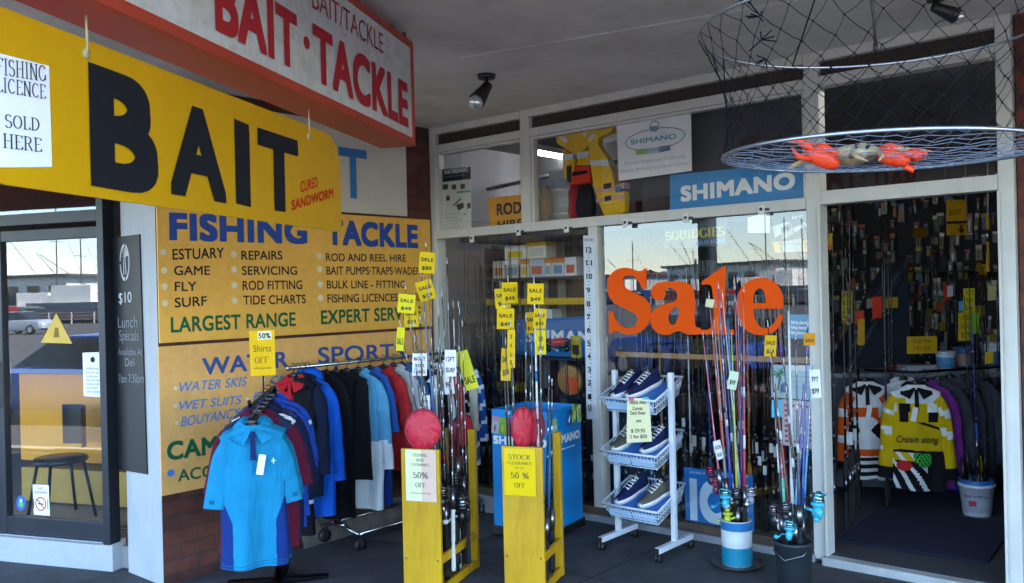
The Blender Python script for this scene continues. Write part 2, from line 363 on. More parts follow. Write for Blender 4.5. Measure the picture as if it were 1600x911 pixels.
# ================================================================ ground, awning soffit, walls
KP = Vector((-6, -1.0, 0)); KD = Vector((.94, .34, 0)).normalized(); KN = Vector((KD.y, -KD.x, 0))   # kerb line, along / towards the street
def concrete():
    m = mat('pavement concrete', '#4d4e50', .8, var=.28, scale=1.6, bump=.25, bscale=120)
    t = m.node_tree; b = t.nodes['Principled BSDF']; src = b.inputs['Base Color'].links[0].from_socket
    tc = t.nodes.new('ShaderNodeTexCoord'); n = t.nodes.new('ShaderNodeTexNoise'); n.inputs['Scale'].default_value = 5.5; n.inputs['Detail'].default_value = 9; n.inputs['Roughness'].default_value = .75
    t.links.new(tc.outputs['Object'], n.inputs['Vector'])
    rp = t.nodes.new('ShaderNodeValToRGB'); rp.color_ramp.elements[0].position = .38; rp.color_ramp.elements[0].color = (.42, .42, .42, 1); rp.color_ramp.elements[1].position = .6
    mx = t.nodes.new('ShaderNodeMix'); mx.data_type = 'RGBA'; mx.blend_type = 'MULTIPLY'; mx.inputs[0].default_value = .7
    t.links.new(n.outputs['Fac'], rp.inputs[0]); t.links.new(src, mx.inputs[6]); t.links.new(rp.outputs[0], mx.inputs[7])
    vo = t.nodes.new('ShaderNodeTexVoronoi'); vo.inputs['Scale'].default_value = 3.2; vo.inputs['Randomness'].default_value = 1; t.links.new(tc.outputs['Object'], vo.inputs['Vector'])
    vr = t.nodes.new('ShaderNodeValToRGB'); vr.color_ramp.elements[0].position = .055; vr.color_ramp.elements[0].color = (.45, .45, .46, 1); vr.color_ramp.elements[1].position = .075
    m3 = t.nodes.new('ShaderNodeMix'); m3.data_type = 'RGBA'; m3.blend_type = 'MULTIPLY'; m3.inputs[0].default_value = .8
    t.links.new(vo.outputs['Distance'], vr.inputs[0]); t.links.new(mx.outputs[2], m3.inputs[6]); t.links.new(vr.outputs[0], m3.inputs[7]); t.links.new(m3.outputs[2], b.inputs['Base Color'])
    return m
mb = MB()
xs = [-16, -12, -8, -5.35, -4.55, -3.75, -2.5, -1, 1, 4, 8, 14]; ys = [-9, -6, -3, 0, 2, 4, 5.0, 6, 9, 14]
V_ = []; 
def gx(x, y): return gz(x, y)
inside = []
pav = MB(); n = len(ys)
pav.add([(x, y, gx(x, y)) for x in xs for y in ys], [(i * n + j, (i + 1) * n + j, (i + 1) * n + j + 1, i * n + j + 1) for i in range(len(xs) - 1) for j in range(n - 1)])
po = pav.build('pavement', concrete()); po['kind'] = 'structure'
# cut the sheet along the kerb
import bmesh
bm = bmesh.new(); bm.from_mesh(po.data)
r_ = bmesh.ops.bisect_plane(bm, geom=bm.verts[:] + bm.edges[:] + bm.faces[:], plane_co=KP + KN * .35, plane_no=KN, clear_outer=True)
bm.to_mesh(po.data); bm.free()
kb = MB(); a = KP + KN * .36 - KD * 12; b = KP + KN * .36 + KD * 22
kb.bar(a + Vector((0, 0, -.22)), b + Vector((0, 0, -.22)), .15, .24)
kb.build('kerb', mat('kerb stone', '#8b8983', .8, bump=.3), bevel=.01)['kind'] = 'structure'
gr = MB(); gr.add([(-900, -1500, -.36), (900, -1500, -.36), (900, 300, -.36), (-900, 300, -.36)], [(0, 1, 2, 3)])
gr.build('ground', mat('asphalt', '#434344', .85, var=.15, scale=.7, bump=.3, bscale=90))['kind'] = 'structure'
def street(s, o, z=0): return KP + KD * s + KN * o + Vector((0, 0, z))
mk = MB()
for k in range(8):
    s0 = -14 + k * 5.2; P = [street(s0, 5.8, -.355), street(s0 + .1, 5.8, -.355), street(s0 + .1, 10.6, -.355), street(s0, 10.6, -.355)]; mk.add(P, [(0, 1, 2, 3)])
mk.build('road_markings', mat('road paint', (.75, .75, .72), .7))['kind'] = 'structure'
wt = MB(); wt.add([street(-500, 59, -.352), street(400, 59, -.352), street(400, 240, -.352), street(-500, 240, -.352)], [(0, 1, 2, 3)])
wt.build('water', mat('harbour water', (.03, .06, .08), .12, var=.2, scale=.3, bump=.3, bscale=1.5))['kind'] = 'structure'
# pavement joints
jt = MB(); jm = mat('dark pavement gap', (.012, .012, .012), .9)  # near-black colour of the joint strips themselves
for (x0, y0, x1, y1) in ((-5.3, 4.12, -2.2, 4.12), (-3.0, 1.5, -3.0, 5.1)):
    N_ = 12
    for k in range(N_):
        p = Vector((x0 + (x1 - x0) * k / N_, y0 + (y1 - y0) * k / N_, 0)); q = Vector((x0 + (x1 - x0) * (k + 1) / N_, y0 + (y1 - y0) * (k + 1) / N_, 0)); d = Vector((-(q - p).y, (q - p).x, 0)).normalized() * .004
        jt.add([Vector((v.x, v.y, gz(v.x, v.y) + .0035)) for v in (p - d, p + d, q + d, q - d)], [(0, 1, 2, 3)])
jt.build('pavement_joint', jm)['kind'] = 'structure'
sl_ = MB(); Q_ = [(-5.0, 4.13), (-4.15, 4.13), (-4.15, 5.1), (-5.0, 5.1)]
sl_.add([(x, y, gz(x, y) + .004) for x, y in Q_], [(0, 1, 2, 3)]); sl_.build('pavement_patch', mat('paler concrete', '#63666a', .8, var=.2, scale=4, bump=.25, bscale=120))['kind'] = 'structure'
# awning soffit over the footpath, with a deep fascia at the street edge
WS = mat('soffit paint', '#dcdad4', .7, var=.08, scale=.8, bump=.12, bscale=9, grime=-.5)
t = thing('awning', 'flat grey painted awning soffit over the footpath with one thin joint strip', 'awning')
cl = MB(); a = KP - KD * 9 + Vector((0, 0, 3.06)); b = KP + KD * 20 + Vector((0, 0, 3.06)); up_ = -KN * 9
P = [a, b, b + up_, a + up_]; cl.add([*P, *[p + Vector((0, 0, .22)) for p in P]], [(0, 1, 2, 3), (4, 5, 6, 7), (0, 1, 5, 4), (1, 2, 6, 5), (2, 3, 7, 6), (3, 0, 4, 7)])
cl.build('soffit', WS, t)
fb = MB(); fb.bar(KP + KN * .05 - KD * 9 + Vector((0, 0, 3.02)), KP + KN * .05 + KD * 20 + Vector((0, 0, 3.02)), .08, .5); fb.build('fascia', paint('#8d2f24'), t, bevel=.004)
ba = MB(); ba.bar((-3.6, 3.75, 3.0585), (-1.2, 4.3, 3.0585), .012, .004)
ba.build('cover_strip', WS, t)
for k, s_ in enumerate((-.33, 13.5)):
    p = KP + KD * s_ + KN * .15; po_ = thing('awning_post', ['square white awning post at the kerb left of the camera', 'square white awning post at the kerb right of the camera'][k], 'post', Vector((p.x, p.y, gz(p.x, p.y)))); po_.rotation_euler = (0, 0, math.atan2(KD.y, KD.x))
    MB().bb((-.1, -.1, 0), (.1, .1, 2.78 - gz(p.x, p.y))).build('shaft', paint('#3a3d44'), po_, bevel=.01); MB().bb((-.14, -.14, 0), (.14, .14, .12)).build('foot', paint('#3a3d44'), po_, bevel=.01)
# left brick wall
def bwall(name, label, pl, u0, u1, z0, z1, th, m, cat='wall'):
    o = MB().bb((u0 - u0, z0, -th), (u1 - u0, z1, 0)).build(name, m, bevel=.004, M_=pl.mat(u0, 0)); return tagp(o, label, cat)
bwall('brick_wall', 'dark red brick side wall behind the painted fishing tackle boards', LW, 2.7415, 5.165, -.4, 3.06, .2, brick('dark red brick', '#64362a', '#4a2820', '#413934'))
bwall('brick_pier', 'red brick pier to the right of the open shop doorway', FR, -.99, 3.5, -.4, 3.06, .2, brick())
# low rough footing against the brick wall
fo = MB(); random.seed(3); N_ = 24
fo.rings([[LW.w(3.75 + 1.4 * i / N_, q[1] + random.uniform(-.012, .012), .001 + q[0] + random.uniform(-.01, .01)) for q in ((0, .03), (.03, .02), (.05, -.02), (.07, -.1), (.075, -.25))] for i in range(N_ + 1)], close=False)
tagp(fo.build('footing', mat('rough mortar', '#6f665f', .95, var=.3, scale=12, bump=.6, bscale=40), smooth=True), 'rough mortar footing along the bottom of the brick side wall', 'footing')
# white rendered pillar + base beside the cafe door
WP = mat('white render', '#b4b6ba', .6, var=.05, scale=3, bump=.15, bscale=60, grime=.2)
pl = MB(); pl.bb((-5.815, 2.739, -.4), (LX - .002, 2.95, 3.06)); tagp(pl.build('pillar', WP, bevel=.005), 'white rendered pillar between the cafe door and the brick wall', 'pillar')
# ================================================================ shop front
WF = mat('frame paint', '#cfccc4', .45, var=.07, scale=4, bump=.05, bscale=30, grime=.15)
sf = thing('shop_facade', 'white painted aluminium shop front with large panes and an open doorway', 'shop front', Vector((0, FY, 0)))
def fbox(mb, x0, x1, z0, z1, y0=-.05, y1=.05): return mb.bb((x0, y0, z0), (x1, y1, z1))
ZR0, ZR1, ZG, ZH0, ZH1, ZC = 2.125, 2.195, 2.85, 2.912, 3.0, 3.06
X0, X1, X2a, X2b, X3a, X3b, X4a, X4b = -5.40, -5.28, -4.345, -4.255, -2.105, -2.015, -1.07, -.995
X2c, X2d = -3.725, -3.645
def member(nm, *boxes, m=WF, bev=.004):
    mb = MB()
    for b in boxes: fbox(mb, *b)
    return mb.build(nm, m, sf, bevel=bev)
for a, b, z0, z1 in ((X0, X1, -.3, ZC), (X2a, X2b, ZR1, ZC), (X2c, X2d, .1, ZR0), (X3a, X3b, .02, ZC), (X4a, X4b, .02, ZC)): member('mullion', (a, b, z0, z1))
for a, z0, z1 in ((X3b - .012, .05, 2.14), (X4a - .002, .05, 2.14)): member('door_stop', (a, a + .014, z0, z1, -.075, -.052))
for a, b in ((X1, X2a), (X2b, X3a), (X3b, X4a)):
    member('rail', (a + .001, b - .001, ZG, ZH0, -.047, .05), bev=.003); member('rail', (a + .001, b - .001, ZH1, ZC - .002, -.056, .05), bev=.003)
member('rail', (X1 + .001, X3a - .001, ZR0, ZR1, -.057, .05), bev=.003); member('rail', (X3b + .001, X4a - .001, 2.145, 2.225, -.057, .05), bev=.003)
for a, b in ((X1, X2a), (X2b, X3a)):
    for q in ((a + .001, a + .022, ZR1, ZG, -.03, .03), (b - .022, b - .001, ZR1, ZG, -.03, .03), (a + .024, b - .024, ZG - .02, ZG - .001, -.03, .03)): member('glazing_bead', q, bev=.002)
for a, b in ((X1, X2a), (X2b, X3a), (X3b, X4a)): member('header_panel', (a + .002, b - .002, ZH0, ZH1, -.01, .02), m=mat('pebble panel', '#3d332d', .95, var=.6, scale=70, bump=.8, bscale=90), bev=0)
pn = MB(); fbox(pn, X1 - .1, X3a + .01, -.35, .045, -.07, .08); pn.build('plinth', mat('plinth concrete', '#8e9298', .8, var=.18, scale=5, bump=.4, bscale=50), sf, bevel=.012)
sb = MB(); fbox(sb, X1, X3a, .045, .10, -.045, .05); sb.build('bottom_rail', mat('worn timber', '#57483c', .8, var=.3, scale=10, bump=.2), sf, bevel=.004)
ts = MB(); fbox(ts, X3b - .03, X4b + .05, -.3, .048, -.095, .06); ts.build('threshold', mat('threshold', '#a7a9a8', .6, var=.15, scale=6, bump=.2), sf, bevel=.012)
GL = glass('window glass', 2.0)
for (a, b, z0, z1, nm) in ((X1, X2a, ZR1, ZG, 'transom_pane'), (X2b, X3a, ZR1, ZG, 'transom_pane'), (X3b, X4a, 2.225, ZG, 'transom_pane'), (X1, X2c, .10, ZR0, 'window_pane'), (X2d, X3a, .10, ZR0, 'window_pane')):
    fbox(MB(), a + .003, b - .003, z0 + .002, z1 - .002, -.003, .003).build(nm, GL, sf)
# little numbered clips along the middle rail
cm = plastic('#d9d9d6'); ck = plastic('#3a3a3c'); first = None
for i, (x, y) in enumerate(((738, 373), (810.6, 362), (885.5, 357), (977.5, 348.5), (1072, 341), (1190, 328))):
    u, v = FR.uv(x, y, .06); M_ = FR.mat(u, v, .058)
    c = thing('rail_clip', ['small white clip on the window rail below the waterproof gear poster', 'small white clip on the window rail under the rod hire board', 'small white clip on the window rail under the stacked white pails', 'small white clip on the window rail above the ruler strip', 'small white clip on the rail above the lure brand sign', 'small white clip on the rail under the blue banner lettering'][i], 'clip', M_, 'clips along the middle rail')
    MB().bb((-.022, -.03, 0), (.022, .03, .012)).build('plate', cm, c, bevel=.003); MB().ball((0, .004, .012), .011, 10).bb((.024, -.006, 0), (.05, .008, .008)).build('screw_cover', ck, c, smooth=True)
# ================================================================ shop interior shell
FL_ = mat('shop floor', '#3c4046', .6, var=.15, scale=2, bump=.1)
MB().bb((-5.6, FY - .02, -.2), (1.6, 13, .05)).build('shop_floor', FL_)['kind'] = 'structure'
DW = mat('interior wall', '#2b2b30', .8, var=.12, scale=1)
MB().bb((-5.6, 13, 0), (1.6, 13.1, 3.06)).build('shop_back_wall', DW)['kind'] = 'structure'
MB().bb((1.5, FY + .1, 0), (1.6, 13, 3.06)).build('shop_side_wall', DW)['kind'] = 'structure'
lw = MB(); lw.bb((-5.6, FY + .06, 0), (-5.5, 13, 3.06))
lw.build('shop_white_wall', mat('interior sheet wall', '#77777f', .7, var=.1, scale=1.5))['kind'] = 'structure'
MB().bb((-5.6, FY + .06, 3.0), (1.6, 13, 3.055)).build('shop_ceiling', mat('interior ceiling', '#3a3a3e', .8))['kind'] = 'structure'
TUBE = mat('fluorescent tube light', (1, 1, .98), .5, emit=7, var=0)
def fluoro(label, p, q):
    p, q = Vector(p), Vector(q)
    t = thing('fluorescent_light', label, 'light', p)
    MB().bar((0, 0, .045), q - p + Vector((0, 0, .045)), .09, .05).build('housing', plastic('#d8d8d8'), t, bevel=.004)
    MB().tube([(0, 0, 0), q - p], .014, 8).build('tube', TUBE, t, smooth=True)
fluoro('lit fluorescent tube on the shop ceiling seen through the upper pane beside the life jackets', (-4.8, 5.85, 2.87), (-4.86, 7.1, 2.87))
fluoro('lit fluorescent tube deep inside the shop above the open doorway', at(1522, 309, 10.2), at(1563, 322, 9.2))
fluoro('unseen fluorescent tube added behind the door header to light the jerseys', (-1.8, 5.52, 2.955), (-1.2, 5.52, 2.955))  # added lamp, hidden behind the header, brightens the jerseys from the front
# ================================================================ cafe front
DK = mat('charcoal aluminium', '#23262e', .4, var=.1, scale=8)
cf = thing('cafe_facade', 'dark aluminium framed glass cafe door and transom left of the white pillar', 'shop front', CF.mat(0, 0))
def cu(x, y): return CF.uv(x, y)
ur = cu(171, 600)[0]; ul = cu(6, 600)[0]
zt = cu(60, 345)[1]; zdh = cu(60, 352)[1]; zdt = cu(60, 376)[1]; zd0 = cu(100, 811)[1]; zd1 = cu(100, 838)[1]
fm = MB()
fm.bb((ur - .035, zd1 - .02, -.05), (ur + .02, 3.05, .05)); fm.bb((-3, zt - .03, -.05), (ur - .036, zt + .05, .048)); fm.bb((-3, 2.95, -.05), (ur - .036, 3.05, .048))
fm.bb((ul - .16, zd1, -.05), (ul - .06, zt - .031, .045)); fm.build('frame', DK, cf, bevel=.004)
dr = MB(); dr.bb((ul - .058, zd1, -.03), (ul + .03, zdh - .03, .03)); dr.bb((ul + .031, zdt, -.028), (ur - .037, zdh - .03, .028)); dr.bb((ul + .031, zd1, -.028), (ur - .037, zd0, .028)); dr.build('door', DK, cf, bevel=.004)
GC = glass('cafe glass', 2.8)
MB().bb((ul + .03, zd0, -.003), (ur - .037, zdt, .003)).build('door_pane', GC, cf); MB().bb((-3, zt + .05, -.003), (ur - .036, 2.95, .003)).build('transom_pane', GC, cf); MB().bb((-3, zd0, -.003), (ul - .16, zt - .03, .003)).build('side_pane', GC, cf)
MB().bb((-3, -.5, -.1), (ur + .019, zd1 - .004, .03)).build('base', WP, cf, bevel=.006); MB().bb((-3, zd1 - .02, -.06), (ur - .038, zd1 - .001, .052)).build('sill', metalm('#c9ccd2', .35), cf, bevel=.003)
hd = MB(); hd.tube([(ul - .02, .95, .03), (ul - .02, .95, .07), (ul - .02, 1.25, .07), (ul - .02, 1.25, .03)], .012, 8); hd.build('handle', metalm('#cccccc'), cf, smooth=True)
# cafe interior
def cbox(lo, hi): return MB().bb(lo, hi).xf(CF.mat(0, 0))
cbox((-4, -.3, -4), (.4, .0, -.06)).build('cafe_floor', mat('cafe floor', '#96938f', .5, var=.1))['kind'] = 'structure'
cbox((-4, 0, -4.1), (.4, 3.06, -4.0)).build('cafe_back_wall', mat('cafe wall', '#8a8078', .8))['kind'] = 'structure'
cbox((.3, 0, -4), (.4, 3.06, -.12)).build('cafe_side_wall', mat('cafe wall', '#8a8078', .8))['kind'] = 'structure'
cbox((-4.1, 0, -4), (-4.0, 3.06, .05)).build('cafe_side_wall', mat('cafe wall', '#8a8078', .8))['kind'] = 'structure'
cbox((-4, 0, -.05), (-3.001, 3.06, .05)).build('cafe_front_wall', WP)['kind'] = 'structure'
cbox((-4, 3.0, -4), (.4, 3.05, -.06)).build('cafe_ceiling', mat('cafe ceiling', '#c2c0bc', .8))['kind'] = 'structure'
cc = thing('cafe_counter', 'orange panelled cafe counter with a grey top behind the glass door', 'counter', CF.mat(0, 0))
MB().bb((-1.9, .36, -1.3), (.28, 1.08, -.9)).build('front_panel', mat('orange panel', '#f0a416', .45, var=.05), cc, bevel=.004)
MB().bb((-1.9, .02, -1.3), (.28, .30, -.9)).build('kick_panel', mat('tan panel', '#c09a45', .5), cc, bevel=.004); MB().bb((-1.95, 1.085, -1.35), (.29, 1.125, -.85)).build('top', mat('bench top', '#8d9299', .25), cc, bevel=.004)
st = thing('cafe_stool', 'black backed cafe chair standing inside the glass door', 'chair', CF.w(-1.12, 0, -.55))
MB().lathe([(.19, .44), (.2, .46), (.18, .48)], n=20).build('seat', plastic('#17181b'), st, smooth=True)
bk = MB(); bk.rings([[(.2 * math.sin(a), .2 * math.cos(a) * .9, z) for a in [R(-60 + 120 * i / 10) for i in range(11)]] for z in (.55, .65, .8, .86)], close=False); bk.build('backrest', plastic('#17181b'), st, smooth=True)
for sx in (-1, 1):
    for sy in (-1, 1): MB().tube([(.12 * sx, .12 * sy, .45), (.18 * sx, .18 * sy, .01)], .012, 6).build('leg', metalm('#333333', .4), st, smooth=True)
pt = thing('cafe_table', 'small steel pedestal table inside the cafe door', 'table', CF.w(-.35, 0, -.6))
MB().lathe([(.3, .72), (.31, .735), (.3, .75)], n=28).build('table_top', mat('table top', '#777c84', .25), pt, smooth=True); MB().tube([(0, 0, .02), (0, 0, .72)], .03, 10).build('pedestal', metalm('#b8b8b8', .25), pt, smooth=True); MB().lathe([(.2, 0.0), (.2, .015), (.04, .03)], n=24).build('foot', metalm('#888888', .4), pt, smooth=True)
for k in range(3):
    q = thing('condiment_bottle', ['tall silver condiment canister on the cafe table', 'short glass sauce bottle on the cafe table', 'slim pepper bottle at the cafe table edge'][k], 'bottle', CF.w(-.41 + .09 * k, .75, -.5 - .05 * k), 'bottles on the cafe table')
    MB().lathe([(.024, 0), (.024, .1 - .02 * k), (.012, .12 - .02 * k)], n=12).build('body', [metalm('#cfcfcf'), plastic('#9a5a30'), plastic('#c9c4b8')][k], q, smooth=True); MB().lathe([(.013, .12 - .02 * k), (.013, .15 - .02 * k)], n=12).build('cap', plastic('#222222'), q, smooth=True)
# ================================================================ what the glass mirrors: harbour edge across the street
def stp(s, o, z=0): return street(s, o, z - .36)
rl = thing('harbour_railing', 'white painted post and rail fence along the harbour edge', 'fence', stp(-80, 58))
g = MB()
for k in range(52):
    p = KD * (-65 + 2.5 * k); MB().bar(p, p + Vector((0, 0, 1.1)), .1, .1).build('post', paint('#d8d6d0'), rl)
g = MB()
for z in (.45, .75, 1.05): MB().bar(KD * -66 + Vector((0, 0, z)), KD * 64 + Vector((0, 0, z)), .05, .1).build('rail', paint('#c98d78'), rl)
def shed(label, s, o, wd, dp, ht, col, roof):
    t = thing('harbour_building', label, 'building', stp(s, o)); rz = math.atan2(KD.y, KD.x); t.rotation_euler = (0, 0, rz)
    MB().bb((-wd / 2, -dp / 2, 0), (wd / 2, dp / 2, ht)).build('wall', paint(col, .7), t); MB().bb((-wd / 2 - .6, -dp / 2 - .6, ht + .003), (wd / 2 + .6, dp / 2 + .6, ht + .35)).build('roof', paint(roof, .6), t)
    nw = max(2, int(wd / 3))
    for k in range(nw):
        x = -wd / 2 + wd * (k + .5) / nw; q = MB(); q.bb((x - .9, dp / 2 + .002, ht * .35), (x + .9, dp / 2 + .05, ht * .8)); q.build('window', mat('dark pane', (.03, .04, .05), .1), t)
shed('low white wharf building with a wide flat roof beyond the harbour railing', -84, 82, 22, 10, 5.0, '#d9d8d2', '#54565a')
shed('long grey fish shed beside the wharf', -112, 84, 16, 9, 4.2, '#a8adb0', '#6a3b30')
shed('small white harbour kiosk near the far boats', -52, 80, 9, 7, 3.6, '#e2e0d8', '#8a2f28')
def boat(label, s, o, L, col, mast):
    t = thing('fishing_boat', label, 'boat', stp(s, o, .05)); t.rotation_euler = (0, 0, math.atan2(KD.y, KD.x) + random.uniform(-.5, .5))
    h = MB(); h.rings([[(L * x, L * .16 * wv * cxx, zz * L) for cxx, zz in ((-1, .16), (-.8, .02), (0, -.03), (.8, .02), (1, .16))] for x, wv in ((-.5, .8), (-.2, 1), (.2, .9), (.4, .5), (.52, .05))], close=False); h.build('hull', paint(col), t, smooth=True)
    MB().bb((-.5 * L, -.14 * L, .12 * L), (.36 * L, .14 * L, .135 * L)).build('deck', paint('#b9b2a0'), t); MB().bb((-.3 * L, -.09 * L, .136 * L), (.05 * L, .09 * L, .3 * L)).build('cabin', paint('#e4e4e0'), t, bevel=.03)
    g = MB(); g.tube([(.1 * L, 0, .13 * L), (.1 * L, 0, mast)], .07, 6); g.tube([(.1 * L, 0, .2 * L), (-.45 * L, 0, mast * .75)], .04, 6); g.tube([(.1 * L, 0, mast * .95), (.5 * L, 0, .18 * L)], .02, 4); g.bar((.1 * L, -1, mast * .7), (.1 * L, 1, mast * .7), .06, .06); g.build('mast', paint('#3c3d40'), t)
for args in (('white trawler with two booms moored left of the wharf', -98, 64, 12, '#e6e6e2', 9.5), ('white and blue trawler moored beside the wharf building', -90, 66, 11, '#2d5f96', 8.5), ('red hulled fishing boat moored across from the shop', -73, 64, 10, '#a8322a', 10), ('white yacht with tall mast beyond the red boat', -67, 68, 10, '#ececec', 12), ('grey trawler moored near the right end of the railing', -58, 64, 12, '#7d8790', 9), ('small white sloop with a slim mast behind the trawlers', -80, 70, 9, '#f0f0ee', 11), ('white motor cruiser with raised cabin by the kiosk', -50, 65, 11, '#e9e9e6', 8), ('green hulled lobster boat by the grey trawler', -62, 66, 9, '#2f5a48', 9.5), ('black hulled ketch with a tall mast at the far left', -106, 67, 11, '#23262c', 12)): boat(*args)
def car(label, s, o, col, flip=0):
    t = thing('parked_car', label, 'car', stp(s, o)); t.rotation_euler = (0, 0, math.atan2(KD.y, KD.x) + flip)
    sec = [(-2.1, .35, .72, .75), (-2.0, .3, .85, .84), (-1.3, .25, .92, .88), (1.0, .25, .95, .88), (1.9, .3, .85, .84), (2.1, .38, .68, .74)]
    h = MB(); h.rings([[(x, -w_, z0), (x, -w_, z1 * .8), (x, -w_ * .9, z1), (x, w_ * .9, z1), (x, w_, z1 * .8), (x, w_, z0)] for x, z0, z1, w_ in sec], c0=True, c1=True); h.build('body', paint(col, .25), t, bevel=.04)
    c = MB(); c.rings([[(x, -w_, .86), (x, -w_ * .82, z1), (x, w_ * .82, z1), (x, w_, .86)] for x, z1, w_ in ((-1.7, .9, .8), (-1.1, 1.38, .8), (.2, 1.45, .8), (1.1, .92, .8))], c0=True, c1=True); c.build('cabin', mat('car glass', (.02, .025, .03), .05), t, bevel=.03)
    MB().bb((-1.0, -.62, 1.385), (.2, .62, 1.46)).build('roof', paint(col, .25), t, bevel=.03)
    for x in (-1.3, 1.3):
        for y in (-.8, .8):
            m_ = Matrix.Rotation(R(90), 3, 'X'); wv = MB().lathe([(.2, -.1), (.31, -.1), (.32, -.06), (.32, .06), (.31, .1), (.2, .1)], (x, y, .32), m_, 20).build('wheel', mat('tyre', (.015, .015, .015), .8), t, smooth=True); MB().lathe([(.19, -.105), (.19, .105)], (x, y, .32), m_, 16).build('rim', metalm('#b5b8bb'), wv)
    for y in (-.55, .55): MB().ball((2.04, y, .62), (.08, .16, .07)).build('headlight', plastic('#e8e8e8', .1), t, smooth=True)
car('silver hatchback parked across the street before the harbour railing', -40.5, 38, '#9aa4ae')
car('white sedan parked near the silver hatchback by the railing', -52, 46, '#d9dadb')
car('dark blue sedan parked at the kerb beyond the pavement', -5.6, 4.3, '#1c3a86', math.pi)
# far wooded shore as one mass
random.seed(11); tr = MB()
for k in range(240):
    s = -400 + k * 2.4; o = 175 + random.uniform(-12, 12); hh = random.uniform(3.0, 6.5)
    for j in range(3): tr.ball(stp(s + random.uniform(-2, 2), o, hh * (.35 + .3 * j)), (random.uniform(2.4, 4.2), random.uniform(2, 3), hh * .28), 7)
jit = [p + Vector((random.uniform(-.5, .5), random.uniform(-.5, .5), random.uniform(-.5, .5))) for p in tr.v]; tr.v = jit
tagp(tr.build('far_woods', mat('far foliage', (.035, .055, .03), .9, var=.5, scale=.4)), None, None, kind='stuff')
# ================================================================ hanging signs and boards
INK = ink('#17191f'); RED = ink('#b32a33'); BLU = ink('#2f4f9a'); GRN = ink('#15603c'); WHT = paper('#f2f2f0')
sg = thing('hanging_sign', 'long white hanging box sign with red frame and red bait and tackle lettering', 'sign', SG.mat(0, 0)); ORG[sg.name] = (SG, 0, 0)
z0, z1 = 2.45, 3.0; ue = -2.95; RF = mat('red frame paint', '#b0402c', .45, var=.14, scale=5, bump=.08)
MB().bb((ue, z0 + .006, -.185), (-.006, z1 - .006, -.006)).build('box', mat('sign side paint', '#a33f22', .5, var=.12, scale=4), sg)
fr = MB(); wv = .04
fr.bb((ue, z0, -.19), (0, z0 + wv, .006)); fr.bb((ue, z1 - wv, -.19), (0, z1, .006)); fr.bb((-wv, z0 + wv, -.19), (0, z1 - wv, .006)); fr.build('frame', RF, sg, bevel=.004)
MB().bb((ue, z0 + wv, -.01), (-wv, z1 - wv, .0015)).build('face', mat('sign face', '#d4d6d8', .5, var=.05, scale=3, grime=.5), sg)
for s_, a in (('BAIT', (335, 47, 464, 112, -64)), ('TACKLE', (489, 125, 637, 200, 31))): ptext(sg, s_, *a, RED, bold=.035, d=.004)
dots(sg, 'lettering', [(478, 67)], 10, RED, .004)
ptext(sg, 'BAIT/TACKLE', 487, 12, 598, 84, -26, ink('#9c2f36'), d=.004, bold=-.004)
for u in (-.12, -1.4, -2.6):
    br = MB(); br.tube([(u, z1, -.08), (u, 3.06, -.08)], .008, 6); br.bb((u - .03, 3.05, -.1), (u + .03, 3.06, -.06)); br.tube([(u + .05, z1 + .01, -.02), (u + .05, z1 + .035, -.02)], .012, 8)
    br.build('bracket', metalm('#55504c', .5), sg)
# yellow banner
YB = mat('yellow banner', '#d29c00', .42, var=.05, scale=2, grime=.12)
u0 = BN.uv(533, 300)[0]; zb = 1.955; zt_ = 2.385; L0 = u0 - 2.0
bn = thing('bait_banner', 'yellow hanging plastic sign reading BAIT in large black letters', 'sign', BN.mat(0, 0)); ORG[bn.name] = (BN, 0, 0)
def rrect(x0, y0, x1, y1, R4):
    o = []
    for cxx, cyy, a, r_ in ((x1 - R4[0], y1 - R4[0], 0, R4[0]), (x0 + R4[1], y1 - R4[1], 90, R4[1]), (x0 + R4[2], y0 + R4[2], 180, R4[2]), (x1 - R4[3], y0 + R4[3], 270, R4[3])): o += [(cxx + r_ * math.cos(R(a + 15 * k)), cyy + r_ * math.sin(R(a + 15 * k))) for k in range(7)]
    return o
MB().prism(rrect(L0, zb, u0, zt_, (.15, .09, .09, .025)), -.006, 0).build('sheet', YB, bn, bevel=.002)
for s_, a in (('B', (141, 290, 247, 308, 86)), ('A', (266, 303, 353, 318, 145)), ('I', (368, 318, 391, 324, 178)), ('T', (404, 325, 467, 335, 192))): ptext(bn, s_, *a, INK, bold=.045 if s_ == 'B' else .038, d=.002)
ptext(bn, 'CURED', 469, 301, 496, 292, 283, ink('#c3271d'), bold=.02); ptext(bn, 'SANDWORM', 455, 329, 520, 308, 312, ink('#c3271d'), bold=.03)
for x, yt, yb in ((131, 44, 84), (479, 184, 214)):
    a = BN.uv(x, yt); b = BN.uv(x + 3, yb - 16); c = BN.uv(x + 3, yb)
    g = MB(); g.tube([(b[0], 2.455, .003), (b[0] + .002, b[1], .003), (c[0], c[1], .004)], .0035, 6); g.lathe([(.001, 0), (.014, 0), (.014, .004), (.001, .004)], (c[0], c[1], 0), None, 10); g.build('cord', plastic('#b9b28c', .6), bn, smooth=True)
nt_ = board('licence_notice', 'white paper notice about fishing licences taped on the yellow sign', 'notice', BN, [(-6, 262), (81, 261), (76, 103), (-6, 82)], .0015, WHT, .001)
TX = ink('#3a3d45')
for s_, a in (('FISHING', (-7, 116, 71, 128, 89)), ('LICENCE', (-7, 143, 71, 155, 119)), ('SOLD', (7, 199, 61, 205, 178)), ('HERE', (4, 231, 65, 238, 208))): ptext(nt_, s_, *a, TX, serif=.11)
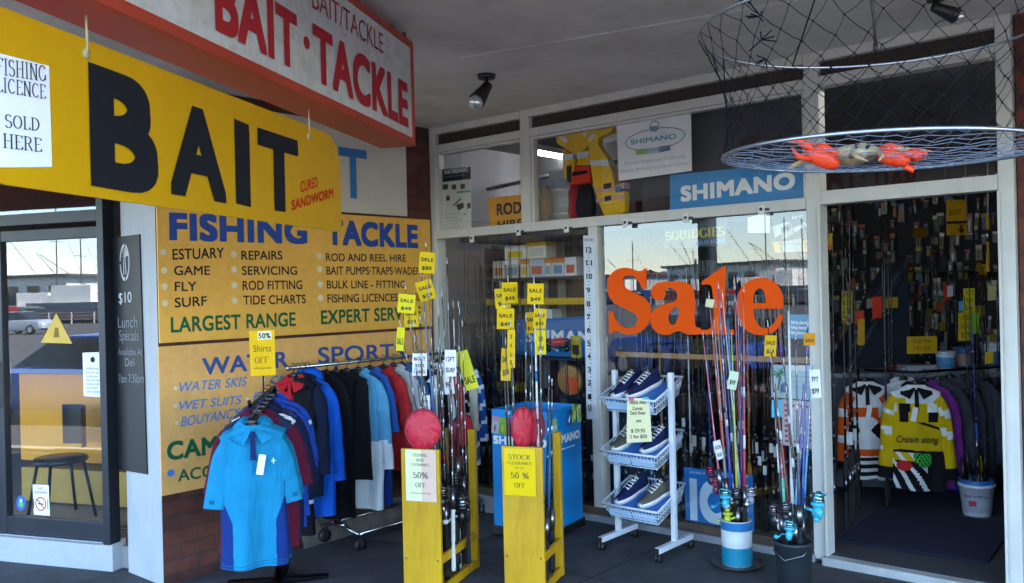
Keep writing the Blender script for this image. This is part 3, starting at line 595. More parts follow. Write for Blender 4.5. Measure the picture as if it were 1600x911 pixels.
# boards on the brick wall
YP = mat('sign board ochre', '#f5b850', .5, var=.06, scale=2.5, grime=.22); YP2 = mat('faded board ochre', '#f2b768', .55, var=.08, scale=3, grime=.3)
def LWB(a, b, z0, z1): return (a, z0, b, z1)
b1 = board('fishing_tackle_board', 'ochre painted board listing fishing tackle services in blue, black and green', 'sign', LW, LWB(2.70 + .045, 5.14, 1.394, 2.288), .012, YP, .001)
for s_, a, m, bo in (('FISHING', (264.6, 375.3, 480, 381.6, 329), BLU, .045), ('TACKLE', (510, 382.6, 653, 388, 340), BLU, .045), ('LARGEST RANGE', (267, 520, 462, 509.3, 494), GRN, .02), ('EXPERT SERVICE', (501.6, 507, 657, 498, 483.7), GRN, .02),
    ('ESTUARY', (269.5, 406, 350, 403, 388), INK, .012), ('GAME', (272, 430, 328, 429.6, 414.5), INK, .012), ('FLY', (273, 455, 307, 454.5, 439.5), INK, .012), ('SURF', (273, 480.7, 323, 477.4, 464.5), INK, .012),
    ('REPAIRS', (377, 406, 441, 405.6, 391), INK, .012), ('SERVICING', (378, 429.6, 464, 429.3, 415), INK, .012), ('ROD FITTING', (379, 453.4, 472, 451.7, 438), INK, .012), ('TIDE CHARTS', (380, 476.4, 477.6, 474, 461), INK, .012),
    ('ROD AND REEL HIRE', (509, 408, 634, 409, 395), INK, .012), ('BAIT PUMPS·TRAPS·WADERS', (510, 429.3, 661, 429.3, 415.5), INK, .012), ('BULK LINE - FITTING', (510.5, 451, 633, 450, 437.5), INK, .012), ('FISHING LICENCES AVAIL', (511.5, 473, 657, 470, 459), INK, .012)):
    ptext(b1, s_, *a, m, bold=bo)
PX = lambda L: [(230 + x / 3.037, 320 + y / 3.037) for x, y in L]
dots(b1, 'bullet', PX([(75, 225), (80, 312), (82, 388), (84, 468), (410, 235), (412, 308), (413, 382), (415, 455), (815, 243), (818, 306), (820, 377), (822, 442)]), 5.2, paper('#e9d9b8'))
b2 = board('water_sports_board', 'faded ochre board lettered water sports, wet suits and camping low on the brick wall', 'sign', LW, LWB(2.735, 5.13, .425, 1.372), .012, YP2, .001)
LB = ink('#4a86c4'); B2 = ink('#3b5594')
for s_, a, m, bo in (('WATER', (316, 586.7, 450, 573.5, 558), B2, .02), ('SPORTS', (497, 569, 632, 560, 541), B2, .015), ('WATER SKIS', (280, 613, 386, 603, 596.6), LB, .01), ('CAR CARRIERS', (423, 601, 525, 590, 587), LB, .01), ('WET SUITS', (280, 641, 378, 631, 626), LB, .01), ('BOATING GEAR', (395, 628, 500, 613, 613), LB, .01), ('BOUYANCY VESTS', (282, 667, 420, 644, 650.5), LB, .01)):
    ptext(b2, s_, *a, m, bold=bo, shear=.0 if m is B2 else .25)
ptext(b2, 'CAMPING', 261, 720, 420, 697, 689, GRN, bold=.03); ptext(b2, 'ACCESSORIES', 278, 752.7, 430, 729, 733, GRN, bold=.015)
dots(b2, 'bullet', [(267, 739)], 6, LB); dots(b2, 'bullet', [(274, 607), (274, 634), (276, 661), (412, 594), (386, 623)], 3, paper('#e9d9b8'))
q = LW.uv(634, 338); b3 = board('white_wall_sign', 'cream board with large blue letters high on the brick wall', 'sign', LW, LWB(3.3, 4.885, 2.306, 2.985), .012, paint('#d9d3c4'), .002)
ptext(b3, 'T', 530, 308, 574, 312, 224, ink('#3c80bd'), bold=.02); ptext(b3, 'BAI', 440, 306, 520, 307, 215, ink('#3c80bd'), bold=.02)
# chalkboard
cb = board('chalkboard', 'tall narrow black chalkboard with lunch specials on the white pillar', 'sign', PL, [(187, 733), (232, 741), (220, 366), (175, 372)], .012, mat('blackboard', '#14151b', .55, var=.25, scale=3), .001)
CHK = ink('#8d8f96'); CHW = ink('#d9dadd')
for s_, a, m in (('$10', (186, 474, 206, 472, 457), CHW), ('Lunch', (185, 512, 215, 511, 494), CHK), ('Specials', (187, 532, 217, 532, 515), CHK), ('Available At', (185, 555, 223, 555, 544), CHK), ('Deli', (196, 572, 211, 572, 559), CHK), ('7am 7:30pm', (186, 598, 225, 598, 584), CHK)): ptext(cb, s_, *a, m, bold=-.005)
pl_, cu0, cv0 = ORG[cb.name]; c0 = PL.uv(198, 410); e = PL.uv(198, 438); ra = abs(c0[1] - e[1]); mbk = MB()
C_ = Vector((c0[0] - cu0, c0[1] - cv0))
for k in range(30):
    if k % 8 == 7: continue
    a = R(k * 12); p = C_ + Vector((math.cos(a) * ra * .95 * .55, math.sin(a) * ra * .95)); 
    mbk.prism([(p.x - .006, p.y - .011), (p.x + .005, p.y - .011), (p.x + .006, p.y + .011), (p.x - .004, p.y + .01)], .0012, .002)
for k in range(7): 
    a = R(20 + k * 24); b_ = C_ + Vector((0, .035)); mbk.prism([(b_.x, b_.y), (b_.x + .05 * math.cos(a + .12), b_.y + .06 * math.sin(a + .12)), (b_.x + .06 * math.cos(a - .05), b_.y + .07 * math.sin(a - .05) - .01)], .0012, .002)
for sx in (-1, 1): mbk.prism([(C_.x + sx * .012, C_.y - .08), (C_.x + sx * .02, C_.y - .08), (C_.x + sx * .01, C_.y + .04), (C_.x + sx * .004, C_.y + .04)], .0012, .002)
mbk.build('emblem', CHW, cb)
# cafe door notices (on the glass)
n1 = board('cafe_notice', 'white printed notice sheet stuck on the cafe door glass', 'notice', CF, [(131, 619), (163, 621), (161, 550), (129, 551)], .001, WHT, .005)
for k in range(7): ptext(n1, ['MENU', 'open seven days', 'fresh coffee and cakes', 'fish and chips', 'burgers and rolls', 'cold drinks', 'ask inside'][k], 135, 577 + 6 * k, 157 - 2 * (k % 3), 577.5 + 6 * k, 574 + 6 * k, TX)
dots(n1, 'emblem', [(145, 562)], 4.5, INK)
n2 = board('warning_sticker', 'yellow triangular warning sticker on the cafe door glass', 'sticker', CF, [(64, 535.5), (113, 537), (88, 489)], .001, mat('yellow sticker', '#d9b24a', .6), .005)
decal(n2, 'pictogram', [(84, 527), (93, 527), (91, 512), (86, 512)], ink('#8a6a22'))
n3 = board('no_smoking_sticker', 'small white no smoking sticker low on the cafe door glass', 'sticker', CF, [(53, 804), (78, 806), (76, 758), (51, 757)], .001, WHT, .005)
ptext(n3, 'NO', 60, 765.5, 68, 765.5, 761, INK); ptext(n3, 'SMOKING', 54, 771, 74, 771.5, 767, INK)
pq, nu, nv = ORG[n3.name]; c0 = CF.uv(65, 787); rr = abs(CF.uv(65, 797)[1] - c0[1]); g = MB(); cxn, cyn = c0[0] - nu, c0[1] - nv
g.tube([(cxn + rr * math.cos(R(k * 18)), cyn + rr * math.sin(R(k * 18)), .002) for k in range(20)], .004, 4, True); g.tube([(cxn - rr * .7, cyn + rr * .7, .002), (cxn + rr * .7, cyn - rr * .7, .002)], .004, 4); g.build('prohibition_ring', ink('#c3262b'), n3)
MB().bb((cxn - rr * .6, cyn - .004, .0012), (cxn + rr * .6, cyn + .004, .002)).bb((cxn - rr * 1.45, cyn - .035, .0012), (cxn - rr * 1.35, cyn + .035, .002)).bb((cxn + rr * 1.35, cyn - .035, .0012), (cxn + rr * 1.45, cyn + .035, .002)).build('pictogram', INK, n3)
c0 = CF.uv(33, 786); n4 = board('round_sticker', 'round blue and green sticker low on the cafe door glass', 'sticker', CF, [(33 + 8 * math.cos(R(-k * 20)), 786 - 12 * math.sin(R(-k * 20))) for k in range(18)][::-1], .001, mat('blue sticker', '#2c5fae', .5), .005)
dots(n4, 'emblem', [(33, 788)], 5, ink('#6dae6a')); dots(n4, 'emblem', [(33, 782)], 3, ink('#bcd7ee'), .002)
# ceiling lamps (unlit)
def spot(name, label, p, d, s=1, col='#1c1b1d'):
    t = thing(name, label, 'spotlight', p); d = Vector(d).normalized(); m_ = d.to_track_quat('Z', 'Y').to_matrix(); mm = plastic(col, .45)
    MB().lathe([(.05 * s, -.025), (.055 * s, 0)], n=18).build('mount', mm, t, smooth=True); MB().tube([(0, 0, -.02), (0, 0, -.06 * s), d * .03 * s + Vector((0, 0, -.075 * s))], .012 * s, 8).build('swivel', mm, t, smooth=True)
    o = Vector((0, 0, -.07 * s)); hb = MB().lathe([(.012, -.02), (.03 * s, -.015), (.034 * s, .03 * s), (.05 * s, .13 * s), (.047 * s, .135 * s), (.03 * s, .05 * s)], o, m_, 20, False).build('lamp_body', mm, t, smooth=True)
    MB().lathe([(.02 * s, .06 * s), (.042 * s, .13 * s), (.045 * s, .165 * s), (.03 * s, .18 * s), (.002, .185 * s)], o, m_, 18).build('lamp_glass', mat('lamp reflector', '#d8d8d8', .12, .6, var=.02), t, smooth=True)
p = ray(760, 117); p = EYE + p * ((3.06 - EYE.z) / p.z); q = ray(741, 166)
spot('spotlight', 'black spotlight with clear lamp on the grey awning soffit', p, (at(738, 166, (p - EYE).dot(av) * .98) - (p + Vector((0, 0, -.07)))), 1.1)
p = ray(1462, -6); p = EYE + p * ((3.06 - EYE.z) / p.z); spot('spotlight', 'black spotlight above the hanging crab net near the shop doorway', p, (.5, .5, -.28), .8)
# ================================================================ posters and goods in the windows
IN = -.0115
def ip(name, label, quad, m, d=IN, th=.003, cat='poster', **k): return board(name, label, cat, FR, quad, th, m, d, **k)
X3 = lambda L: [(670 + x / 4.339, 170 + y / 4.339) for x, y in L]
X5 = lambda L: [(930 + x / 3.503, 160 + y / 3.503) for x, y in L]
wp = ip('gear_poster', 'tall white waterproof gear poster with dark heading behind the narrow upper pane', X3([(75, 860), (290, 835), (285, 390), (85, 410)]), paper('#d8d8cf'))
decal(wp, 'heading_band', X3([(86, 411), (284, 392), (286, 475), (90, 498)]), ink('#1d2630'))
ptext(wp, 'WATERSNAKE', *[v for p in X3([(105, 447), (268, 425)]) for v in p], 170 + 415 / 4.339, ink('#e9e9e4'), bold=.03, d=.003)
ptext(wp, 'LIGHTWEIGHT LURE TACKLE', *[v for p in X3([(105, 470), (240, 452)]) for v in p], 170 + 458 / 4.339, ink('#6fa9bd'), d=.003)
for q in ([(90, 515), (130, 510), (132, 545), (92, 550)], [(155, 515), (185, 512), (187, 545), (157, 548)], [(215, 512), (245, 508), (247, 540), (217, 545)], [(120, 590), (140, 585), (145, 620), (118, 625)], [(165, 655), (215, 605), (220, 612), (170, 662)], [(185, 650), (235, 635), (240, 670), (200, 690)], [(260, 645), (282, 635), (284, 670), (262, 680)], [(235, 712), (255, 710), (245, 722)]): decal(wp, 'pictogram', X3(q), ink('#4a4c4e'))
decal(wp, 'caption_band', X3([(190, 560), (284, 550), (284, 565), (190, 575)]), ink('#6fa9bd'))
for k in range(5): ptext(wp, 'waders socks jackets boots and bibs', *[v for p in X3([(92, 725 + 22 * k), (210 - 14 * (k % 2), 712 + 22 * k)]) for v in p], 170 + (717 + 22 * k) / 4.339, ink('#77776f'))
rh = ip('rod_hire_board', 'orange yellow rod hire board leaning inside the narrow upper pane', X3([(425, 830), (668, 806), (640, 580), (400, 607)]), paint('#dd9a14'), d=-.07, th=.006, cat='sign')
ptext(rh, 'ROD', *[v for p in X3([(462, 724), (630, 708)]) for v in p], 170 + 640 / 4.339, INK, bold=.03); ptext(rh, 'HIRE', *[v for p in X3([(468, 815), (640, 800)]) for v in p], 170 + 757 / 4.339, INK, bold=.03)
sp = ip('service_poster', 'white tackle brand service centre poster with oval logo behind the upper pane', X5([(130, 430), (530, 375), (525, 55), (117, 125)]), WHT)
pl0, u0_, v0_ = ORG[sp.name]; c0 = FR.uv(*X5([(322, 200)])[0]); e0 = FR.uv(*X5([(488, 170)])[0]); A_ = abs(e0[0] - c0[0]); g = MB(); OV = []
for k in range(36):
    a = R(k * 10); OV.append((c0[0] - u0_ + A_ * math.cos(a), c0[1] - v0_ + .072 * math.sin(a), .0015))
g.tube(OV, .0035, 4, True); cb0 = (c0[0] - u0_, c0[1] - v0_ + .088); g.tube([(cb0[0] + .035 * math.cos(R(k * 20)), cb0[1] + .035 * math.sin(R(k * 20)), .0015) for k in range(18)], .004, 4, True); g.build('oval_logo', ink('#8fa9a4'), sp)
for q, cq in (([(222, 260), (285, 250), (285, 283), (222, 288)], '#9fc255'), ([(286, 250), (350, 242), (350, 275), (286, 283)], '#a9c8d8'), ([(351, 242), (412, 233), (412, 262), (351, 275)], '#60779c')): decal(sp, 'colour_bar', X5(q), ink(cq))
ptext(sp, 'SHIMANO', *[v for p in X5([(195, 233), (445, 198)]) for v in p], 160 + 203 / 3.503, ink('#5fb2bd'), bold=.03)
decal(sp, 'logo_centre', X5([(300, 160), (340, 154), (340, 128), (300, 134)]), ink('#5f9ab5'))
ptext(sp, 'Shimano Authorised Dealership', *[v for p in X5([(160, 345), (495, 302)]) for v in p], 160 + 325 / 3.503, ink('#a8bccb')); ptext(sp, 'National Warranty and Service Centre', *[v for p in X5([(140, 388), (510, 340)]) for v in p], 160 + 368 / 3.503, ink('#a8bccb'))
bn2 = ip('blue_banner', 'sky blue tackle brand banner with white lettering along the upper pane', X5([(410, 628), (1167, 565), (1167, 322), (410, 398)]), paint('#1d86c4', .5), d=-.02)
def brand(par, *a, m=WHT, b=.045, d=.002): return ptext(par, 'SHIMANO', *a, m, bold=b, d=d)
brand(bn2, *[v for p in X5([(470, 545), (1095, 472)]) for v in p], 160 + 455 / 3.503)
FB = Plane((0, 5.36), (1, 0))
def bboard(name, label, cat, quad, th, m, pl=FB, d=0): return board(name, label, cat, pl, quad, th, m, d)
bboard('dark_panel', 'plain charcoal backing panel behind the white and blue brand posters', 'panel', X5([(262, 640), (1165, 575), (1165, -120), (262, 30)]), .01, paint('#202226', .6))
bp_ = ip('lure_poster', 'dark poster with torn pale paper at the top right of the big pane', X5([(965, 800), (1172, 822), (1172, 590), (965, 632)]), paper('#4b3c34'))
for q, cq in (([(970, 680), (1060, 650), (1075, 690), (985, 740)], '#cfccc4'), ([(1015, 690), (1070, 660), (1085, 720), (1030, 750)], '#b9b4aa'), ([(1020, 762), (1130, 745), (1130, 815), (1020, 822)], '#b6bcc0'), ([(970, 765), (1016, 760), (1016, 822), (985, 822)], '#d9a63c'), ([(1135, 755), (1170, 750), (1170, 818), (1135, 818)], '#d9a63c'), ([(1080, 690), (1150, 655), (1165, 668), (1095, 712)], '#d8d6d0')): decal(bp_, 'print_patch', X5(q), ink(cq))
ptext(bp_, 'lures', *[v for p in X5([(1080, 640), (1140, 628)]) for v in p], 160 + 618 / 3.503, WHT)
ms = ip('map_sheet', 'white paper sheet taped above the dark poster in the big pane', X5([(835, 715), (958, 715), (958, 600), (835, 630)]), WHT)
sq = ip('lure_brand_sign', 'dark blue soft plastics sign with yellow lettering at the top of the big pane', X5([(378, 800), (722, 785), (722, 642), (378, 668)]), paint('#2a3440', .5))
ptext(sq, 'SQUIDGIES', *[v for p in X5([(385, 757), (712, 728)]) for v in p], 160 + 708 / 3.503, ink('#b9b44a'), serif=.2); ptext(sq, 'SOLD HERE', *[v for p in X5([(540, 782), (710, 766)]) for v in p], 160 + 760 / 3.503, ink('#5d9ac4'), bold=.03)
# big orange Sale lettering on the glass
S6 = lambda L: [FR.uv(920 + p[0] / 3.644, 390 + p[1] / 3.644) + ((1,) if len(p) > 2 else ()) for p in L]
sale_o = FR.uv(1085, 480)
st_ = thing('sale_lettering', 'giant orange serif Sale letters stuck on the big window', 'lettering', FR.mat(sale_o[0], sale_o[1], .005))
OR = mat('orange vinyl', '#ff5a04', .7, var=.02, spec=.2)
LET = {'S': [[(318, 108, 1), (332, 108, 1), (330, 226, 1), (306, 222, 1), (290, 185), (262, 155), (230, 147), (203, 158), (196, 180), (206, 210), (235, 232), (300, 264), (340, 298), (356, 345), (350, 400), (325, 445), (285, 472), (235, 483), (195, 476), (165, 464), (142, 470), (135, 478, 1), (118, 478, 1), (116, 350, 1), (142, 350, 1), (155, 395), (185, 432), (225, 446), (262, 436), (280, 408), (275, 378), (250, 357), (200, 332), (145, 300), (115, 255), (108, 205), (118, 155), (150, 120), (195, 105), (240, 108), (280, 122), (305, 120)]],
 'a': [[(365, 268), (358, 225), (385, 195), (430, 184), (480, 182), (540, 186), (585, 205), (603, 250), (607, 420), (615, 440), (640, 445, 1), (640, 482, 1), (560, 482), (520, 464), (500, 466), (460, 484), (410, 479), (370, 452), (355, 405), (360, 365), (390, 332), (440, 308), (500, 287), (506, 255), (492, 230), (468, 220), (440, 225), (440, 255), (420, 284), (388, 286)], [(503, 325), (475, 345), (457, 380), (462, 415), (480, 428), (500, 412)]],
 'l': [[(645, 182, 1), (770, 95, 1), (783, 95, 1), (783, 430), (795, 450), (830, 456, 1), (830, 482, 1), (640, 482, 1), (640, 456, 1), (690, 450), (705, 430), (705, 225), (695, 203), (645, 200, 1)]],
 'e': [[(1108, 336, 1), (940, 336, 1), (945, 385), (968, 430), (1005, 446), (1042, 432), (1072, 395), (1082, 370, 1), (1106, 370, 1), (1098, 415), (1060, 465), (1000, 485), (930, 476), (880, 440), (850, 385), (843, 325), (855, 250), (890, 195), (940, 168), (1000, 162), (1060, 185), (1095, 230), (1110, 290)], [(938, 305, 1), (942, 255), (960, 228), (985, 222), (1003, 248), (1010, 305, 1)]]}
for k_, sp_ in LET.items():
    mb = outline_mesh([[(p[0] - sale_o[0], p[1] - sale_o[1], *p[2:]) for p in S6(L)] for L in sp_], .004); mb.build('letter', OR, st_)
# vertical ruler strip on the mullion
rl_ = board('ruler_strip', 'tall white ruler strip with black numbers zero to twelve beside the big window', 'ruler', FR, [(917, 655), (934, 655), (929.5, 368), (911.5, 368)], .004, paint('#d6dae0', .5), .051)
for k, y in enumerate((637, 620, 598.5, 578, 557, 536.6, 516, 495, 475, 453.6, 432, 411, 391)):
    x = 919 + (637 - y) * -.012; ww = 5.5 if k < 10 else 9
    ptext(rl_, str(k), x, y + 4, x + ww, y + 4.2, y - 5, INK, bold=.02)
tk = MB(); _, ru, rvv = ORG[rl_.name]
for k in range(0, 49):
    y = 641 - k * 5.3; p = FR.uv(932.5 + (641 - y) * -.017, y); L = .035 if k % 4 == 0 else .018
    tk.bb((p[0] - ru - L, p[1] - rvv - .0018, .0005), (p[0] - ru, p[1] - rvv + .0018, .0015))
tk.build('tick_marks', INK, rl_); ptext(rl_, 'INCHES', 914, 377, 928, 377, 372, INK)
# ice and holiday posters in the bottom of the big pane
ZC_ = lambda L: [(1050 + x / 2.595, 560 + y / 2.595) for x, y in L]
ic = ip('ice_sign', 'blue ice sign with large white letters at the foot of the big window', ZC_([(57, 668), (335, 702), (328, 475), (48, 440)]), paint('#1577c2', .45), cat='sign')
ptext(ic, 'ICE', 1079, 812, 1171, 826, 743, paper('#d4e6f2'), bold=.05); ptext(ic, 'AVAILABLE HERE ALL DAY', *[v for p in ZC_([(72, 466), (310, 484)]) for v in p], 560 + 456 / 2.595, paper('#d4e6f2'))
pp = ip('palm_poster', 'pale blue holiday park poster with a green palm tree behind the big pane', ZC_([(403, 158), (583, 170), (583, 28), (400, 25)]), paper('#a9c6cf'))
decal(pp, 'header_band', ZC_([(480, 30), (580, 32), (580, 52), (480, 50)]), ink('#d8dcd8')); g = []
decal(pp, 'palm_trunk', ZC_([(425, 130), (433, 130), (442, 80), (438, 60), (432, 62), (434, 85)]), ink('#5d6e4b'))
for dx, dy in ((-26, -8), (-24, 10), (-8, -22), (14, -20), (26, -6), (24, 12), (-14, 22)): decal(pp, 'palm_frond', ZC_([(435, 60), (435 + dx * .6 - 2, 60 + dy * .6 - 6), (435 + dx, 60 + dy), (435 + dx * .6 + 3, 60 + dy * .6 + 3)]), ink('#2d8a58'), d=.002 + abs(dx) * 2e-5)
decal(pp, 'arch', ZC_([(440, 138), (440, 110), (450, 98), (462, 98), (470, 110), (470, 138)]), ink('#55708c'))
for k in range(3): ptext(pp, 'tourist park cabins and sites', *[v for p in ZC_([(482, 75 + 22 * k), (560, 77 + 22 * k)]) for v in p], 560 + (69 + 22 * k) / 2.595, ink('#5c7f93'))
gh = ip('gingham_notice', 'pale notice with a red gingham border below the palm poster', ZC_([(448, 350), (583, 372), (583, 178), (445, 165)]), paper('#c9b9bd'))
mg = MB(); _, gu, gv = ORG[gh.name]; Q = [FR.uv(*p) for p in ZC_([(448, 350), (583, 372), (583, 178), (445, 165)])]
gx0, gx1, gz0, gz1 = min(p[0] for p in Q) - gu + .015, max(p[0] for p in Q) - gu - .004, min(p[1] for p in Q) - gv + .03, max(p[1] for p in Q) - gv - .03
nx, nz = 9, 15
for i in range(nx):
    for j in range(nz):
        if (i + j) % 2 == 0 and (i in (0, 1, nx - 1, nx - 2) or j in (0, nz - 1)):
            x = gx0 + (gx1 - gx0) * i / nx; z = gz0 + (gz1 - gz0) * j / nz; mg.bb((x, z, .0005), (x + (gx1 - gx0) / nx * .96, z + (gz1 - gz0) / nz * .96, .0014))
mg.build('gingham', ink('#a83a44'), gh)
for k in range(6): ptext(gh, 'market day crafts food and music', *[v for p in ZC_([(478, 215 + 20 * k), (540, 220 + 20 * k)]) for v in p], 560 + (207 + 20 * k) / 2.595, ink('#7a8698'))
tp = ip('charter_poster', 'small sea blue charter poster on the right edge of the big pane', [(1233, 528), (1270, 530), (1268, 492), (1231.5, 491)], paper('#4d9cc0'))
for k in range(3): ptext(tp, 'fishing charters', 1236, 506 + 8 * k, 1264 - 3 * k, 507 + 8 * k, 500 + 8 * k, WHT, bold=.03)
# clear display behind: stock on the shelves of the left lower pane
SH = Plane((0, 5.78), (1, 0))
su = thing('display_shelves', 'dark blue display shelving behind the left shop window', 'shelves', Vector((0, 5.78, 0)))
ux0 = SH.uv(776, 500)[0]; ux1 = SH.uv(945, 500)[0]
nv_ = paint('#1e2a45', .5)
zs = [SH.uv(850, y)[1] for y in (433, 556, 613)]
for z in zs: MB().bb((ux0, -.12, z - .022), (ux1, .26, z)).build('shelf', nv_, su, bevel=.003)
zy = SH.uv(850, 470)[1]; MB().bb((ux0, -.128, zy - .03), (ux1, -.121, zy + .022)).build('price_strip', paint('#c9a214'), su); MB().bb((ux0, -.12, zy - .03), (ux1, .26, zy - .005)).build('shelf', nv_, su)
for x in (ux0 - .02, ux1): MB().bb((x, -.12, .05), (x + .02, .26, 2.05)).build('upright', nv_, su, bevel=.002)
MB().bb((ux0, .262, .05), (ux1, .28, 2.05)).build('back_panel', paint('#1d2330', .6), su)
random.seed(21)
def sbox(name, label, x0, x1, z, h, col, lid=None, grp=None, dp=.14, rot=0, txt=None):
    w_ = x1 - x0; o = thing(name, label, 'box', Vector(((x0 + x1) / 2, 5.78 - .03, z + .001)), grp); o.rotation_euler = (0, 0, rot)
    MB().bb((-w_ / 2, -dp / 2, 0), (w_ / 2, dp / 2, h * (.75 if lid else 1))).build('body', plastic(col, .4), o, bevel=.004)
    if lid: MB().bb((-w_ / 2 - .003, -dp / 2 - .003, h * .75 + .001), (w_ / 2 + .003, dp / 2 + .003, h)).build('lid', plastic(lid, .4), o, bevel=.004)
    MB().bb((-w_ * .35, -dp / 2 - .0015, h * .15), (w_ * .35, -dp / 2 - .0003, h * .6)).build('label', paper(txt or '#c9c4bb'), o)
    return o
def sx(x, y=430): return SH.uv(x, y)[0]
top = zs[0]
BX = [(782, 800, '#c9c5b8', None), (801, 824, '#b8bcc4', '#e8e8e8'), (825, 838, '#d8cdb8', '#d8832c'), (839, 862, '#a8bccd', None), (863, 873, '#d6d0c0', '#d8832c'), (874, 893, '#c5cad0', '#d97b22'), (894, 912, '#d9dde2', None)]
for i, (a, b, c_, l_) in enumerate(BX): sbox('tackle_box', ['beige lure carton at the left end of the top display shelf', 'pale grey tackle tray with white lid on the top display shelf', 'narrow cream carton with orange lid beside the pale grey tray', 'pale blue lure carton in the middle of the top display shelf', 'slim cream packet box with orange lid right of the blue carton', 'grey tackle tray with orange lid near the ruler strip', 'white lure carton beside the ruler strip on the top shelf'][i], sx(a), sx(b), top, SH.uv(850, 405)[1] - top, c_, l_, 'cartons on the top display shelf', txt=['#b97a55', '#8a94a0', '#d9b24a', '#c05c50', '#8fa3b5', '#6d8fb0', '#c05c50'][i])
h2 = SH.uv(850, 405)[1] + .003
sbox('tackle_box', 'white packet with yellow flash on top of the cartons', sx(801), sx(834), h2, .12, '#dcdcd8', None, 'cartons on the top display shelf', txt='#d4b81c'); sbox('tackle_box', 'white carton with a wide yellow lid on top of the cartons', sx(836), sx(866), h2, .14, '#d8d4c8', '#d9b313', 'cartons on the top display shelf')
bp2 = board('brand_panel', 'blue tackle brand panel on the display shelf behind the left window', 'sign', Plane((0, 5.7), (1, 0)), [(808, 554), (948, 560), (948, 492), (808, 500)], .008, paint('#1673b4', .5)); brand(bp2, 821, 534, 950, 540, 513, b=.03)
def reel_on(name, label, M_, col='#17181a', sp='#8d8f94', s=1, grp=None, handle='#cfd0d2'):
    t = thing(name, label, 'fishing reel', M_, grp); reel_parts(t, col, sp, s, handle); return t
def reel_parts(t, col, sp, s=1, handle='#cfd0d2', par=None, M_=Matrix()):
    """spinning reel: foot and stem from the rod at the origin down -Y, body, spool along +Z, crank to +X"""
    cm_ = plastic(col, .3); sm_ = metalm(sp, .25)
    b = MB(); b.tube([(0, -.004, -.03), (0, -.004, .03)], .006 * s, 6); b.tube([(0, 0, 0), (0, -.03 * s, -.004), (0, -.055 * s, -.01)], [.009 * s, .007 * s, .01 * s], 8)
    b.ball((0, -.068 * s, -.012 * s), (.02 * s, .024 * s, .032 * s), 12); b.lathe([(.014 * s, .012 * s), (.03 * s, .018 * s), (.031 * s, .03 * s), (.024 * s, .034 * s)], (0, -.066 * s, 0), None, 16)
    b.tube([(-.03 * s, -.066 * s, .03 * s), (-.036 * s, -.066 * s, .055 * s), (0, -.105 * s, .075 * s), (.036 * s, -.066 * s, .055 * s), (.03 * s, -.066 * s, .03 * s)], .0025 * s, 5)
    rb = b.xf(M_).build('reel' if par is None else 'reel', cm_, t, smooth=True)
    q = MB().lathe([(.012 * s, .034 * s), (.028 * s, .036 * s), (.028 * s, .041 * s), (.022 * s, .043 * s), (.022 * s, .062 * s), (.028 * s, .064 * s), (.026 * s, .07 * s), (.01 * s, .073 * s), (.008 * s, .08 * s)], (0, -.066 * s, 0), None, 18).xf(M_); q.build('spool', sm_, rb, smooth=True)
    c = MB(); c.tube([(.015 * s, -.068 * s, -.012 * s), (.045 * s, -.068 * s, -.012 * s)], .005 * s, 6); c.tube([(.045 * s, -.068 * s, -.012 * s), (.05 * s, -.1 * s, -.03 * s)], .0045 * s, 6); c.lathe([(.004 * s, 0), (.012 * s, .006 * s), (.012 * s, .022 * s), (.004 * s, .028 * s)], (.05 * s, -.1 * s, -.03 * s), Matrix.Rotation(R(90), 3, 'Y'), 10); c.xf(M_).build('handle', plastic(handle, .3), rb, smooth=True)
    return rb
zq = zs[1] + .03
for k, (x, c_) in enumerate(((872, '#16171a'), (893, '#1c1d22'))): 
    o = reel_on('fishing_reel', ['black fishing reel on the shelf under the red tag', 'dark fishing reel beside the yellow carton'][k], Matrix.Translation((sx(x, 545), 5.62, zq + .06)) @ Matrix.Rotation(R(60 + 40 * k), 4, 'Z'), c_, '#55585e', .95, 'reels on the middle display shelf')
tagc = board('price_card', 'red price card over the reels on the middle display shelf', 'price card', Plane((0, 5.6), (1, 0)), [(861, 541), (882, 537), (882, 527), (860, 530)], .002, paper('#d0303a'))
sbox('tackle_box', 'yellow carton beside the ruler strip on the middle shelf', sx(901), sx(916), zs[1], SH.uv(850, 523)[1] - zs[1], '#c9b31e', None, 'cartons on the middle display shelf', txt='#3a3a2a')
sbox('tackle_box', 'small white swivel box above the blue brand panel', sx(858), sx(872), SH.uv(850, 497)[1], .075, '#d0d0cf', None, 'cartons on the middle display shelf')
sbox('tackle_box', 'flat yellow lure card on the lowest display shelf', sx(783), sx(814), zs[2], .07, '#b9a92c', None, 'cartons on the low display shelf', txt='#56604a')
og = thing('line_spool', 'round wooden hand line spool with an orange price card on the low shelf', 'line spool', Matrix.Translation((sx(903, 600), 5.68, zs[2] + .13)) @ Matrix.Rotation(R(90), 4, 'X'))
MB().lathe([(.11, -.02), (.125, -.015), (.105, 0), (.125, .015), (.11, .02)], n=24).build('rim', mat('pale wood', '#b58a4e', .6), og, smooth=True); MB().bb((-.02, -.1, .022), (.09, .03, .026)).build('price_card', paper('#e8632e'), og)
